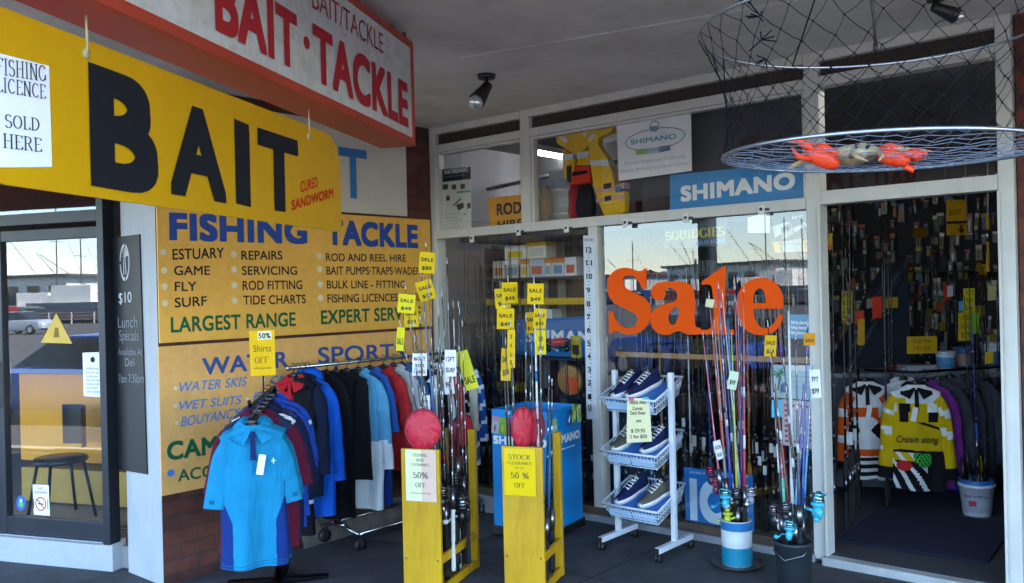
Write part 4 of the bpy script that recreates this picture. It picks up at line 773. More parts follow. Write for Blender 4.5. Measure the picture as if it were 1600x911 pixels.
# life jackets, pails hanging in the upper pane
def puff(poly, pl, th, name, m, par, bev=.012, d=0):
    P = [pl.uv(x, y) for x, y in poly]; return MB().prism(P, -th / 2 + d, th / 2 + d).build(name, m, par, bevel=bev)
LJ = Plane((0, 5.40), (1, 0)); YJ = mat('life jacket yellow', '#e3b40c', .7, var=.1, scale=14, bump=.4, bscale=35); RJ = mat('life jacket red', '#d6321f', .7, var=.1, scale=14, bump=.3, bscale=40); TP = mat('reflective tape', '#d3d6d6', .35, var=.1, scale=20); PK = mat('pink webbing', '#cf9a84', .7); BK = cloth('#1a1a1d')
j1 = thing('life_jacket', 'yellow life jacket with red lower front and black buckle hanging in the upper pane', 'life jacket', LJ.mat(0, 0), 'life jackets in the upper pane')
puff(X3([(880, 190), (980, 160), (1060, 138), (1130, 128), (1125, 230), (1085, 275), (1022, 322), (950, 275), (888, 240)]), LJ, .09, 'collar', YJ, j1)
puff(X3([(922, 268), (1004, 335), (1004, 505), (970, 515), (930, 470), (924, 380)]), LJ, .07, 'front_panel', YJ, j1); puff(X3([(1022, 335), (1112, 270), (1116, 386), (1022, 388)]), LJ, .07, 'front_panel', YJ, j1)
puff(X3([(1006, 390), (1112, 388), (1116, 500), (1000, 520), (968, 522)]), LJ, .075, 'lower_front', RJ, j1)
puff(X3([(952, 388), (990, 384), (985, 510), (955, 500)]), LJ, .088, 'buckle_panel', BK, j1); puff(X3([(990, 430), (1095, 418), (1100, 440), (992, 462)]), LJ, .092, 'strap', BK, j1)
for q in ([(888, 182), (922, 172), (972, 220), (945, 236)], [(926, 318), (1003, 305), (1003, 345), (930, 356)], [(1026, 302), (1110, 288), (1112, 330), (1030, 342)], [(1065, 170), (1090, 140), (1110, 150), (1082, 205)]): puff(X3(q), LJ, .094, 'reflective_tape', TP, j1, .003)
L2 = Plane((0, 5.33), (1, 0)); j2 = thing('life_jacket', 'yellow life jacket with pale pink webbing belts and two black buckles in the upper pane', 'life jacket', L2.mat(0, 0), 'life jackets in the upper pane')
puff(X3([(1085, 165), (1160, 115), (1282, 108), (1250, 165), (1168, 198), (1165, 250), (1225, 330), (1260, 430), (1280, 560), (1345, 560), (1345, 700), (1300, 740), (1215, 745), (1165, 640), (1130, 520), (1110, 380), (1100, 280)]), L2, .07, 'front_panel', YJ, j2)
puff(X3([(1112, 352), (1232, 345), (1246, 390), (1115, 392)]), L2, .078, 'reflective_tape', TP, j2, .003); puff(X3([(1098, 200), (1140, 170), (1165, 180), (1110, 230)]), L2, .078, 'reflective_tape', TP, j2, .003)
for q in ([(1140, 545), (1280, 525), (1342, 500), (1342, 540), (1150, 575)], [(1150, 615), (1342, 580), (1342, 612), (1160, 640)]): puff(X3(q), L2, .08, 'webbing', PK, j2, .003)
for q in ([(1205, 512), (1255, 505), (1255, 540), (1208, 548)], [(1212, 597), (1258, 590), (1258, 622), (1215, 630)]): puff(X3(q), L2, .088, 'buckle', BK, j2, .003)
puff(X3([(1285, 530), (1325, 525), (1325, 565), (1288, 570)]), L2, .088, 'badge', ink('#3d6ea3'), j2, .003)
puff(X3([(1180, 660), (1320, 640), (1335, 690), (1290, 730), (1215, 738)]), L2, .082, 'pocket', YJ, j2, .006)
PB = Plane((0, 5.62), (1, 0))
for k, (xa, ya, xb, yb, c_) in enumerate(((833, 420, 1000, 560, '#cdd3dc'), (848, 545, 1000, 700, '#d5d8d6'), (838, 690, 1002, 800, '#d8d8ce'))):
    (pa, pb) = X3([(xa, ya), (xb, yb)]); a = PB.uv(*pa); b = PB.uv(*pb); rr = (b[0] - a[0]) / 2; hh = a[1] - b[1] if k < 2 else .13
    z_ = [b[1] - .02, b[1] - .02, b[1] - .02][k]
    t = thing('plastic_pail', ['pale blue white plastic pail at the top of the stack in the upper pane', 'white plastic pail in the middle of the stack in the upper pane', 'creamy white plastic pail at the bottom of the stack in the upper pane'][k], 'pail', Vector(((a[0] + b[0]) / 2, 5.62, z_)), 'stacked pails in the upper pane')
    MB().lathe([(rr * .86, 0), (rr * .97, hh * .9), (rr * 1.0, hh * .9), (rr * 1.02, hh), (rr * .9, hh)], n=28).build('bucket', plastic(c_, .35), t, smooth=True); MB().lathe([(rr * .955, hh * .3), (rr * .965, hh * .62)], n=28, caps=False).build('printed_band', ink(['#8fa6c4', '#b9c2c6', '#c9c8b4'][k]), t, smooth=True)
lg = MB().bb((-5.1, -.1, 0), (-2.2, .6, .04)); tagp(lg.build('transom_ledge', paint('#3a3c42', .6), M_=Matrix.Translation((0, 5.36, 2.085)), bevel=.003), 'grey storage ledge behind the upper panes', 'shelf')
for k, (x, y, c_, lb) in enumerate(((1010, 690, '#b5323c', 'red folded fish bag beside the stacked pails'), (1075, 700, '#2b3038', 'black bundled waders behind the second life jacket'), (800, 720, '#b9a884', 'straw coloured landing net bag left of the stacked pails'))):
    (p,) = X3([(x, y)]); q = PB.uv(*p); mb = MB().ball((0, 0, 0), (.09, .06, .2), 14); random.seed(k)
    mb.v = [v + Vector((random.uniform(-.012, .012), random.uniform(-.012, .012), random.uniform(-.02, .02))) for v in mb.v]
    tagp(mb.build('fabric_bag', cloth(c_), smooth=True, M_=Matrix.Translation((q[0], 5.60, 2.125 + .2))), lb, 'bag')
# ================================================================ garments
def cloth_mat(h): return cloth(h)
def garment(name, label, cat, base, yaw, mats, W=.50, L=.72, sl=.24, D=.11, colour=None, group=None, collar=True, hook=.085, hem_flare=1.04, seed=0, tag=False, hood=False, sleeve_w=.068, zipped=False, logo=None, hangcol='#141416', res=1):
    """shirt or jacket hanging from a rail: base = point on the rail; front faces local -Y. colour(x,z,part)->material slot"""
    rnd = random.Random(seed)
    t = thing(name, label, cat, Matrix.Translation(Vector(base)) @ Matrix.Rotation(yaw, 4, 'Z'), group)
    mats = [cloth_mat(m) if isinstance(m, str) else m for m in mats]; colour = colour or (lambda x, z, p: 0)
    z0 = -hook; n = 56 * res; rows = []
    ph = [rnd.uniform(0, 6.28) for _ in range(6)]; fa = .017
    hs = W / 2 * .86
    prof = [(.055, .045, 0.0), (.075, .055, -.012), (.11, .05, -.028), (.16, .045, -.05), (hs * .93, .042, -.078), (hs, .045, -.095), (hs * 1.0, .06, -.13), (hs * .98, .075, -.19), (hs * .97, .08, -.26)]
    nz = 30 * res
    for k in range(1, nz + 1):
        f = k / nz; prof.append((hs * (.97 + (hem_flare - .97) * f), D * (.72 + .1 * f), -.26 - (L - .26) * f))
    for i, (hw, hd, z) in enumerate(prof):
        r_ = []; s = max(0, min(1, (-z - .1) / (L - .1)))
        for k in range(n):
            a = 2 * math.pi * k / n; x = hw * math.copysign(abs(math.cos(a)) ** .75, math.cos(a)); y = hd * .62 * math.copysign(abs(math.sin(a)) ** .8, math.sin(a))
            w_ = fa * s * (1.3 * math.sin(19 * x + ph[0] + z * 1.5) + .9 * math.sin(33 * x + ph[1] - 2 * z) + .7 * math.sin(9 * x + ph[2] + 5 * z)); y += w_ * (1 if math.sin(a) < 0 else .8)
            x += .006 * s * math.sin(11 * z + ph[3]); zz = z + (.006 * math.sin(14 * x + ph[4]) if i == len(prof) - 1 else 0)
            r_.append(Vector((x, y, z0 + zz)))
        rows.append(r_)
    mb = MB(); mb.rings(rows, c0=False)
    for j, f in enumerate(mb.f):
        c = sum((mb.v[i] for i in f), Vector()) / len(f); mb.k[j] = colour(c.x, c.z - z0, 'body')
    mb.build('body', mats, t, smooth=True)
    for s in (-1, 1):
        if sl <= 0: break
        rows = []; m_ = 20 if sl > .35 else 14
        spread = rnd.uniform(.04, .12) if sl > .35 else rnd.uniform(.12, .2)
        for i in range(m_ + 1):
            f = i / m_; ang = R(50) + (R(90) - spread - R(50)) * min(1, f * (3.4 if sl > .35 else 2.6))
            if i == 0: p = Vector((s * (hs - .058), 0, z0 - .11))
            else: p = p + Vector((s * math.cos(ang), 0, -math.sin(ang))) * ((sl + .05) / m_)
            d = Vector((s * math.cos(ang), 0, -math.sin(ang))); q = Vector((s * math.sin(ang), 0, math.cos(ang)))
            w_ = sleeve_w * (1.02 - .18 * f if sl > .35 else 1.0 + .05 * f); h_ = .034 - .004 * f
            rows.append([p + q * (w_ * math.cos(2 * math.pi * k / 14)) + Vector((0, 1, 0)) * (h_ * math.sin(2 * math.pi * k / 14) + .006 * math.sin(20 * f + ph[5] + k)) for k in range(14)])
        mb = MB(); mb.rings(rows)
        for j, f in enumerate(mb.f):
            c = sum((mb.v[i] for i in f), Vector()) / len(f); mb.k[j] = colour(c.x, c.z - z0, 'sleeve')
        mb.build('sleeve', mats, t, smooth=True)
    if collar:
        g = MB(); cm_ = colour(0, 0, 'collar')
        for s in (-1, 1):
            g.add([(s * .058, .012, z0 + .018), (s * .006, -.040, z0 - .022), (s * .045, -.062, z0 - .095), (s * .105, -.045, z0 - .062), (s * .09, .01, z0 - .005)], [(0, 1, 2, 3, 4)])
        g.add([(-.058, .012, z0 + .018), (.058, .012, z0 + .018), (.09, .03, z0 - .01), (-.09, .03, z0 - .01)], [(0, 1, 2, 3)])
        o = g.build('collar', mats[cm_], t); sm = o.modifiers.new('thick', 'SOLIDIFY'); sm.thickness = .006
        MB().add([(-.012, -.046, z0 - .03), (.012, -.046, z0 - .03), (.014, -D * .52, z0 - .17), (-.014, -D * .52, z0 - .17)], [(0, 1, 2, 3)]).build('placket', mats[colour(0, 0, 'placket')], t).modifiers.new('thick', 'SOLIDIFY').thickness = .006
    if hood: MB().ball((0, .03, z0 - .01), (.11, .07, .07), 14).build('hood', mats[0], t, smooth=True)
    if zipped: MB().bb((-.006, -D * .62 - .008, z0 - L + .03), (.006, -D * .5, z0 - .05)).build('zip', plastic('#c8c8cc'), t)
    h = MB(); pts = [(0, 0, -hook + .01), (0, 0, -.035)] + [(.022 * math.sin(a), 0, -.012 + .022 * -math.cos(a)) for a in [R(0 + 22 * i) for i in range(1, 11)]]
    h.tube(pts, .0028, 6); h.tube([(-hs * .86, 0, z0 - .062), (-hs * .5, 0, z0 - .03), (0, 0, z0 + .004), (hs * .5, 0, z0 - .03), (hs * .86, 0, z0 - .062)], .011, 8); h.ball((0, 0, z0 + .012), (.03, .012, .022), 10)
    h.build('hanger', plastic(hangcol), t, smooth=True)
    if tag:
        x, z, col = tag; o = MB().box((x, -D * .62 - .014, z0 + z), (.035, .0015, .10), Matrix.Rotation(R(10), 3, 'Y')).build('swing_tag', paper(col), t)
    if logo:
        for (s_, x0, x1, z, h_, col) in logo:
            o = place_text(t, s_, (x0, 0), (x1, 0), h_, ink(col), d=0, bold=.02, shear=.28 if ' ' in s_ else 0); o.rotation_euler = (R(90), 0, 0); o.location = (0, -D * .62 - .013, z0 + z)
    return t
def face_yaw(p, to=EYE):  # local -Y turned towards a point
    d = Vector((to[0] - p[0], to[1] - p[1])); return math.atan2(d.x, -d.y)
# ---- front stand with polo shirts
P0 = at(393, 640, 4.45); P5 = at(428, 612, 5.35); P0.z = P5.z = 1.125
CY = lambda x, z, p: (3 if p == 'body' and (-.708 < z < -.702 or -.691 < z < -.687) or p == 'sleeve' and -.372 < z < -.367 else 1 if p == 'body' and abs(x) > .105 + .12 * max(0, 1 - (-.17 - z) * 3.2) and z < -.2 else 2 if p == 'placket' else 0)
def yoke(x, z, p): return 1 if (p == 'body' and z > -.12 and abs(x) > .1) else 0
yw = face_yaw(P0) + R(3)
POLO = [('cyan polo shirt with navy side panels at the front of the stand', ['#1a7fa8', '#16306f', '#1b2a5a', '#125a7c'], CY, (.035, -.19, '#e8ecee')),
        ('second cyan polo shirt pressed behind the front polo', ['#187a9f', '#16306f', '#1b2a5a', '#125a7c'], CY, False), ('third cyan polo shirt with navy side panels under the hangers', ['#167298', '#16306f', '#1b2a5a', '#125a7c'], CY, False),
        ('maroon polo shirt hanging behind the cyan polos', ['#5a1730', '#2b2f50'], yoke, False), ('navy polo shirt with white shoulder patch behind the maroon one', ['#1b2447', '#d5d8e0'], yoke, False),
        ('dark navy work polo near the back of the stand', ['#1a2040', '#2a3566'], yoke, False), ('royal blue polo shirt at the back of the stand', ['#1f46a8', '#1f46a8'], yoke, False), ('royal blue fishing shirt last on the stand', ['#234fb5', '#dfe4ec'], lambda x, z, p: 1 if p == 'sleeve' and -.18 < z < -.16 else 0, False)]
offs = [0, .05, .10, .24, .40, .55, .72, .90]
for i, (lb, ms_, cf_, tg) in enumerate(POLO):
    p = P0.lerp(P5, offs[i]); p.z += (-.015 if i < 3 else 0) + .004 * i
    garment('polo_shirt', lb, 'shirt', p, yw + R((0, 2, -2, 3, -3, 2, -2, 3)[i]), ms_, W=.375 if i < 3 else .46, L=.715 if i < 3 else .74 - .02 * (i % 2), sl=.26, sleeve_w=.06, colour=cf_, group='polo shirts on the front stand', seed=i + 1, tag=tg, D=.12, res=4 if i == 0 else 1, logo=[('+', .085, .105, -.19, .03, '#bfe4f2')] if i == 0 else None)
ro = thing('garment_stand', 'black garment stand holding the polo shirts in front of the brick wall', 'clothes stand', Vector((P5.x, P5.y, gz(P5.x, P5.y))))
bk_ = metalm('#1d1d1f', .4); A0 = P0 - P5; gz0 = gz(P5.x, P5.y)
MB().tube([(0, 0, .03), (0, 0, P5.z - gz0)], .016, 10).build('pole', bk_, ro, smooth=True); dr_ = Vector((A0.x, A0.y, 0)).normalized()
MB().tube([(0, 0, P5.z - gz0), dr_ * (A0.length + .06) + Vector((0, 0, P5.z - gz0)), dr_ * (A0.length + .07) + Vector((0, 0, P5.z - gz0 + .03))], .009, 8).build('arm', bk_, ro, smooth=True)
fb_ = MB(); pp_ = Vector((-dr_.y, dr_.x, 0)); fb_.bar(-dr_ * .35 + Vector((0, 0, .02)), dr_ * .95 + Vector((0, 0, .02)), .07, .03); fb_.bar(pp_ * -.3 + Vector((0, 0, .022)), pp_ * .3 + Vector((0, 0, .022)), .06, .03); fb_.bar(dr_ * .95 + pp_ * -.22 + Vector((0, 0, .022)), dr_ * .95 + pp_ * .22 + Vector((0, 0, .022)), .06, .03); fb_.build('base', bk_, ro, bevel=.004)
# yellow placard standing on the stand
SP_ = Plane((at(411, 550, 5.0).x, at(411, 550, 5.0).y), (cx.x, cx.y)); pq = board('sale_placard', 'yellow laminated 50% off placard above the polo shirts', 'placard', SP_, [(392, 588), (431, 586), (429, 515), (389, 517)], .003, paper('#e2b312'), 0)
MB().bb((-.004, -.22, -.006), (.004, 0.02, -.003)).build('stem', bk_, pq)
decal(pq, 'number_patch', [(403, 531), (425, 530), (424, 517), (402, 518)], paper('#ece6c0'))
ptext(pq, '50%', 404, 529, 423, 528.5, 520, INK, bold=.02, d=.003); ptext(pq, 'Shirts', 396, 550, 424, 549, 539, ink('#5b4a1a')); ptext(pq, 'OFF', 398, 568, 420, 567, 558, ink('#5b4a1a'), serif=.12); ptext(pq, 'while stock lasts', 397, 577, 424, 576, 573, ink('#5b4a1a'))
# ---- long chrome rail along the wall
RX, RZ = -5.0, 1.19; ya, yb = 3.47, 5.12
cr_ = metalm('#b9bcc0', .22)
rr_ = thing('clothes_rail', 'chrome clothes rail on black castors along the brick wall', 'clothes rail', Vector((RX, 3.87, gz(RX, 4))))
h_ = RZ - gz(RX, 4); MB().tube([(0, ya - 3.87, h_), (0, yb - 3.87, h_)], .0125, 10).ball((0, ya - 3.87, h_), .017, 10).build('rail', cr_, rr_, smooth=True)
for y in (0, 1.22):
    up_ = MB(); up_.tube([(0, y, .17), (0, y, h_ - .012)], .0125, 10); up_.tube([(-.05, y, .17), (.06, y, .17)], .02, 8); up_.build('upright', cr_, rr_, smooth=True)
    MB().tube([(-.21, y, .13), (0, y, .17), (.21, y, .13)], .012, 8).build('foot', cr_, rr_, smooth=True)
    for x in (-.2, .2):
        w_ = MB(); w_.lathe([(.02, -.014), (.048, -.013), (.05, 0), (.048, .013), (.02, .014)], (x, y + .02, .052), Matrix.Rotation(R(90), 3, 'Y'), 18); o = w_.build('castor', plastic('#1a1a1b', .5), rr_, smooth=True)
        MB().lathe([(.018, -.016), (.018, .016)], (x, y + .02, .052), Matrix.Rotation(R(90), 3, 'Y'), 12).bb((x - .02, y + .01, .07), (x - .016, y + .03, .125)).bb((x + .016, y + .01, .07), (x + .02, y + .03, .125)).bb((x - .02, y + .005, .115), (x + .02, y + .035, .128)).build('fork', cr_, o)
for s in (-.2, .2): MB().tube([(s, 0, .13), (s, 1.22, .13)], .010, 8).build('base_bar', cr_, rr_, smooth=True)
st1 = lambda x, z, p: 1 if p == 'sleeve' else 0
st2 = lambda x, z, p: 1 if p == 'body' and abs(x) < .08 else 0
wet = lambda x, z, p: 1 if p == 'body' and .08 < x < .13 and -.85 < z < -.3 and (z * 22) % 1 > .35 else 0
JK = [(3.52, 'small red and black child\'s jacket at the near end of the rail', ['#b3232b', '#1a1a1e'], dict(W=.34, L=.42, sl=.2, colour=lambda x, z, p: 1 if x > .02 else 0)),
      (3.545, 'long black wetsuit with white lettering blocks down its side', ['#15161b', '#d9d9d6'], dict(W=.36, L=1.06, sl=0, colour=wet, hem_flare=.8)),
      (3.580, 'navy fleece jacket squeezed beside the black wetsuit', ['#182038'], dict(W=.44, L=.8, sl=.5)),
      (3.630, 'bright royal blue long rain jacket with hood', ['#1659c4'], dict(W=.56, L=.95, sl=.56, hood=True)),
      (3.800, 'black polo shirt with a white chest tag facing along the rail', ['#121319'], dict(W=.54, L=.78, sl=.26, tag=(-.09, -.2, '#e6e6e6'), logo=[('SURF', .05, .14, -.2, .016, '#c9c9cc')])),
      (3.860, 'long black track pants hanging behind the black polo', ['#0f1015'], dict(W=.42, L=1.02, sl=0, hem_flare=.9, collar=False)),
      (3.950, 'black fleece vest in the middle of the rail', ['#16171c'], dict(W=.5, L=.76, sl=0)),
      (4.060, 'pale blue and white sun shirt in a clear sleeve', ['#5aa0c8', '#d8e0e6'], dict(W=.58, L=.98, sl=.55, colour=lambda x, z, p: 1 if z < -.5 else 0)),
      (4.180, 'blue board shorts and shirt set behind the sun shirt', ['#2c5aa8', '#16306f'], dict(W=.5, L=.98, sl=.3, colour=lambda x, z, p: 1 if z < -.6 else 0)),
      (4.300, 'red long sleeved fishing shirt with pale chest lettering', ['#b02a2e', '#e0dcdc'], dict(W=.56, L=.74, sl=.55, logo=[('TEAM', -.06, .14, -.2, .05, '#d88a86')])),
      (4.420, 'light grey long sleeved shirt beside the red fishing shirt', ['#b9bcc2'], dict(W=.55, L=.76, sl=.55)),
      (4.500, 'mid blue polo shirt hanging after the grey one', ['#2a5c94'], dict(W=.54, L=.74, sl=.26)),
      (4.600, 'black shirt with white sleeves past the middle of the rail', ['#15161c', '#dcdfe2'], dict(W=.56, L=.78, sl=.52, colour=st1)),
      (4.700, 'white and black striped long shirt near the far upright', ['#dedfe2', '#17181d'], dict(W=.55, L=.94, sl=.3, colour=lambda x, z, p: 1 if (x * 9) % 1 > .5 else 0)),
      (4.84, 'red and white panelled rash shirt near the far end of the rail', ['#c0282f', '#e4e4e4'], dict(W=.56, L=.82, sl=.5, colour=lambda x, z, p: 1 if abs(x) < .1 else 0)),
      (4.93, 'black shirt with diagonal white dashes near the corner', ['#16171b', '#d5d5d5'], dict(W=.56, L=.82, sl=.45, colour=lambda x, z, p: 1 if ((x + z) * 12) % 1 > .72 else 0)),
      (5.02, 'cream and navy shirt last but one on the rail', ['#cfc6b4', '#1d2a55'], dict(W=.57, L=.8, sl=.4, colour=lambda x, z, p: 1 if x < 0 else 0)),
      (5.09, 'blue shirt with white stripes at the corner end of the rail', ['#2453a0', '#dfe3ea'], dict(W=.60, L=.84, sl=.5, colour=lambda x, z, p: 1 if ((x * .8 - z) * 7) % 1 > .7 else 0))]
for i, (y, lb, ms_, kw) in enumerate(JK):
    kw['W'] = kw.get('W', .5) * .78; kw.setdefault('sleeve_w', .06)
    garment('hanging_garment', lb, 'garment', (RX + random.uniform(-.02, .04), y, RZ + .018), R(random.uniform(8, 26)), ms_, group='garments on the chrome rail', seed=40 + i, D=.085, **kw)
# ================================================================ rods, stands, bin, shoe rack, buckets
def rod(label, p, q, blank='#141416', butt='#1b1b1d', accent='#8c8c90', r0=.007, r1=.0022, grip=.42, reel=None, tags=(), group=None, bands=(), guides=True, top=None, mid=None, reel_at=.3, reel_s=1, fat=1):
    """fishing rod from butt p to tip q (world); tags: (height fraction, w, h, colour, lines, tilt)"""
    p, q = Vector(p), Vector(q); t = thing('fishing_rod', label, 'fishing rod', p, group); d = q - p; L = d.length; d.normalize()
    x = d.cross((EYE - p).normalized()).normalized(); y = x.cross(d); FM = Matrix((x, y, d)).transposed().to_4x4()     # local: z along rod, y away from/to viewer
    if FM.to_3x3().col[1].dot(EYE - p) > 0: FM = FM @ Matrix.Rotation(math.pi, 4, 'Z')
    bl = MB(); N_ = 10; bl.tube([FM @ Vector((0, 0, grip + (L - grip) * k / N_)) for k in range(N_ + 1)], [fat * (r0 + (r1 - r0) * (k / N_) ** .8) for k in range(N_ + 1)], 7)
    bl.build('blank', plastic(blank, .22), t, smooth=True)
    g = MB(); g.tube([FM @ Vector((0, 0, z)) for z in (0, .01, .12, .15, .17, grip - .09, grip - .07, grip)], [f * fat for f in (.011, .0135, .012, .009, .012, .012, .010, .008)], 9); g.build('grip', mat('grip' + butt, butt, .85, var=.1), t, smooth=True)
    s_ = MB(); s_.tube([FM @ Vector((0, 0, z)) for z in (reel_at - .06, reel_at + .06)], .0145 * fat, 10); s_.build('reel_seat', metalm(accent, .3), t, smooth=True)
    if bands:
        for f, w_, in [(a_[0], a_[1]) for a_ in bands]:
            b = MB(); z = grip + (L - grip) * f; rr = fat * (r0 + (r1 - r0) * f ** .8) + .0008; b.tube([FM @ Vector((0, 0, z)), FM @ Vector((0, 0, z + w_))], rr, 8)
            b.build('wrap_band', plastic(bands[0][2], .3), t, smooth=True)
    if guides:
        for k in range(5):
            b = MB(); z = grip + (L - grip) * (.18 + .2 * k); rr = .012 * (1 - .16 * k)
            b.tube([FM @ Vector((rr * math.cos(R(a_)), -rr - .006 + rr * math.sin(R(a_)), z)) for a_ in range(0, 360, 40)], .0014, 4, True); b.tube([FM @ Vector((0, -.003, z - .02)), FM @ Vector((0, -.005, z)), FM @ Vector((0, -.003, z + .02))], .0028, 4)
            b.build('line_guide', metalm('#9a9ca0', .3), t)
    if reel:
        o = reel_parts(t, reel[0], reel[1], reel_s, reel[2] if len(reel) > 2 else '#cfd0d2', par=t, M_=FM @ Matrix.Translation((0, 0, reel_at)) @ Matrix.Rotation(R(reel[3] if len(reel) > 3 else 60), 4, 'Z'))
    for (f, tw, th_, col, lines, tilt) in tags:
        c = p + d * (L * f); wx = Vector((cx.x, cx.y, 0)).normalized(); nn = wx.cross(up)
        tm = Matrix(((wx.x, 0, nn.x), (wx.y, 0, nn.y), (0, 1, 0))).to_4x4(); tm = Matrix.Translation(c - p + nn * (.018 + .004 * (hash((label, f)) % 1))) @ tm @ Matrix.Rotation(R(tilt + random.uniform(-4, 4)), 4, 'Z') @ Matrix.Rotation(R(random.uniform(-22, 22)), 4, 'Y')
        o = MB().bb((-tw * .4, -th_, -.0006), (tw * .6, 0, .0006)).build('price_tag', paper(col), t); o.matrix_local = tm
        if lines == SALE: lines = ('SALE', random.choice(('$79', '$49', '$99', '$129', '$59', '$89')))
        n_ = len(lines)
        for k, ln in enumerate(lines):
            hh = th_ / (n_ + 1.2); wv = tw * min(.8, .17 * len(ln) + .1); cxx = tw * .1
            place_text(o, ln, (cxx - wv / 2, -th_ * (k + 1.0) / (n_ + .45) - hh * .1), (cxx + wv / 2, -th_ * (k + 1.0) / (n_ + .45) - hh * .1), hh * .62, ink('#4a4218' if col != '#e8e8ea' else '#33353a'), d=.0015, bold=.03)
    return t
SALE = ('SALE', '$79')
YL = mat('stand yellow', '#c99a08', .45, var=.12, scale=3, bump=.06, bscale=30, grime=.55); YT = '#e6bf14'; WT = '#e8e8ea'
def rod_stand(label, cpx, tf, bpx, tb, ztop, w_):
    """yellow timber rod holder: front board, back posts, side rails and foot rails"""
    f = at(cpx, 700, tf); b = at(bpx, 700, tb); f.z = b.z = 0; f.z = gz(f.x, f.y)
    d = (b - f); d.z = 0; D_ = d.length; d.normalize(); x = Vector((-d.y, d.x, 0)) * -1
    M_ = Matrix(((x.x, d.x, 0, f.x), (x.y, d.y, 0, f.y), (0, 0, 1, f.z), (0, 0, 0, 1)))
    t = thing('rod_stand', label, 'rod stand', M_, 'yellow rod stands')
    MB().bb((-w_ / 2, -.012, .0), (w_ / 2, .012, ztop)).build('front_board', YL, t, bevel=.003)
    for zz in (.2, .03):
        for s in (-1, 1): MB().lathe([(.0055, 0), (.0055, .002), (.001, .003)], (s * (w_ / 2 - .02), -.012, zz), Matrix.Rotation(R(90), 3, 'X'), 10).build('screw', metalm('#77736a', .4), t, smooth=True)
    for s in (-1, 1): MB().bb((s * w_ / 2 - s * .045, D_ - .02, 0), (s * w_ / 2, D_ + .02, ztop + .03)).build('post', YL, t, bevel=.003)
    for s in (-1, 1): MB().bar((s * (w_ / 2 - .012), .013, .20), (s * (w_ / 2 - .012), D_ - .021, .20), .02, .05).build('side_rail', YL, t, bevel=.003)
    for s in (-1, 1): MB().bar((s * (w_ / 2 - .012), .013, .03), (s * (w_ / 2 - .012), D_ - .021, .03), .02, .05).build('foot_rail', YL, t, bevel=.003)
    MB().bb((-w_ / 2 + .03, .02, .01), (w_ / 2 - .03, D_ - .03, .025)).build('base_board', YL, t, bevel=.002)
    return t, M_, D_
S1, M1, D1 = rod_stand('yellow rod stand nearer the clothes with a two toned 50% off sheet', 657, 4.86, 716, 5.36, .81, .232)
S2, M2, D2 = rod_stand('yellow rod stand in front of the blue bin with a yellow stock clearance sheet', 816, 4.86, 846, 5.18, .81, .238)
def sheet(label, M_, quad_, col, zc, w_, h_):
    o = MB().bb((-w_ / 2, -h_ / 2, -.0006), (w_ / 2, h_ / 2, .0006)).build('price_sheet', col)
    o.matrix_world = M_ @ Matrix.Translation(quad_) @ Matrix.Rotation(R(90), 4, 'X'); return tagp(o, label, 'notice')
sh1 = sheet('pale yellow and pink 50% off sheet on the left rod stand', M1, (.005, -.016, .665), paper('#e3e3b4'), 0, .185, .285)
MB().bb((.005, -.142, .0008), (.09, .142, .0014)).build('pink_panel', paper('#dcb9a4'), sh1)
sh2 = sheet('bright yellow stock clearance sheet in a clear sleeve on the right rod stand', M2, (-.012, -.016, .67), paper('#eac400'), 0, .185, .26)
o = MB().bb((-.105, -.15, .0016), (.105, .137, .0022)).build('clear_sleeve', glass('clear plastic', .6), sh2)
def lines(par, L, d=.0028):
    for s_, y, h_, w_, m in L: place_text(par, s_, (-w_ / 2, y), (w_ / 2, y), h_, m, d=d, serif=.12 if s_.upper() == s_ else 0)
tx2 = ink('#5f5a2c')
lines(sh1, [('FISHING', .105, .016, .09, tx2), ('ROD', .078, .016, .045, tx2), ('CLEARANCE', .054, .014, .11, tx2), ('50%', -.015, .035, .09, ink('#45453a')), ('OFF', -.065, .026, .065, ink('#45453a')), ('selected stock only', -.1, .008, .12, tx2)])
lines(sh2, [('STOCK', .07, .028, .13, tx2), ('CLEARANCE', .042, .016, .145, tx2), ('UP TO', .018, .01, .05, tx2), ('50 %', -.035, .034, .105, ink('#4d4718')), ('OFF', -.085, .026, .065, ink('#4d4718'))])
def in_stand(M_, u, v, z=.035): return M_ @ Vector((u, v, z))
def tip(px, py, base, t): q = at(px, py, t); return q
SALE = ('SALE', '$79'); random.seed(5)
def srod(lb, bx, by, bt, tx, ty, **k):
    p = at(bx, by, bt); q = at(tx, ty, bt + .12); return rod(lb, p, q, group='rods outside the shop', **k)
G = gz(-3.6, 3.7)
srod('tall surf rod with a pale tip and top sale tag in the left stand', 694, 876, 5.1, 665, 372, tags=[(.955, .095, .125, YT, SALE, -6)], blank='#3a3a3c', bands=[(.2, .02, '#b9b9bd')])
srod('light blue butted rod with a drooping sale tag in the left stand', 699, 868, 5.15, 657, 420, tags=[(.955, .1, .12, YT, SALE, 12)], blank='#2f62a8', butt='#2f62a8', fat=1.6)
srod('slim black rod with two overlapping sale tags over the painted board', 690, 882, 5.0, 632, 440, tags=[(.955, .1, .11, '#e2cf2a', SALE, -3)], bands=[(.5, .03, '#8d8d90')])
srod('black spin rod with a low sale tag and white price card', 703, 872, 5.05, 638, 465, tags=[(.965, .085, .12, YT, SALE, 0), (.62, .06, .1, WT, ('ROD', '6FT'), 2)])
srod('black ringed rod with narrow yellow card leaning left over the board', 697, 880, 5.12, 624, 500, tags=[(.97, .05, .14, '#d9cf20', ('SALE',), -4)], blank='#26262a')
srod('plain black boat rod with a white barcode card in the left stand', 706, 878, 5.0, 646, 500, tags=[(.86, .085, .13, WT, ('BOAT', 'ROD', '15KG'), 0)])
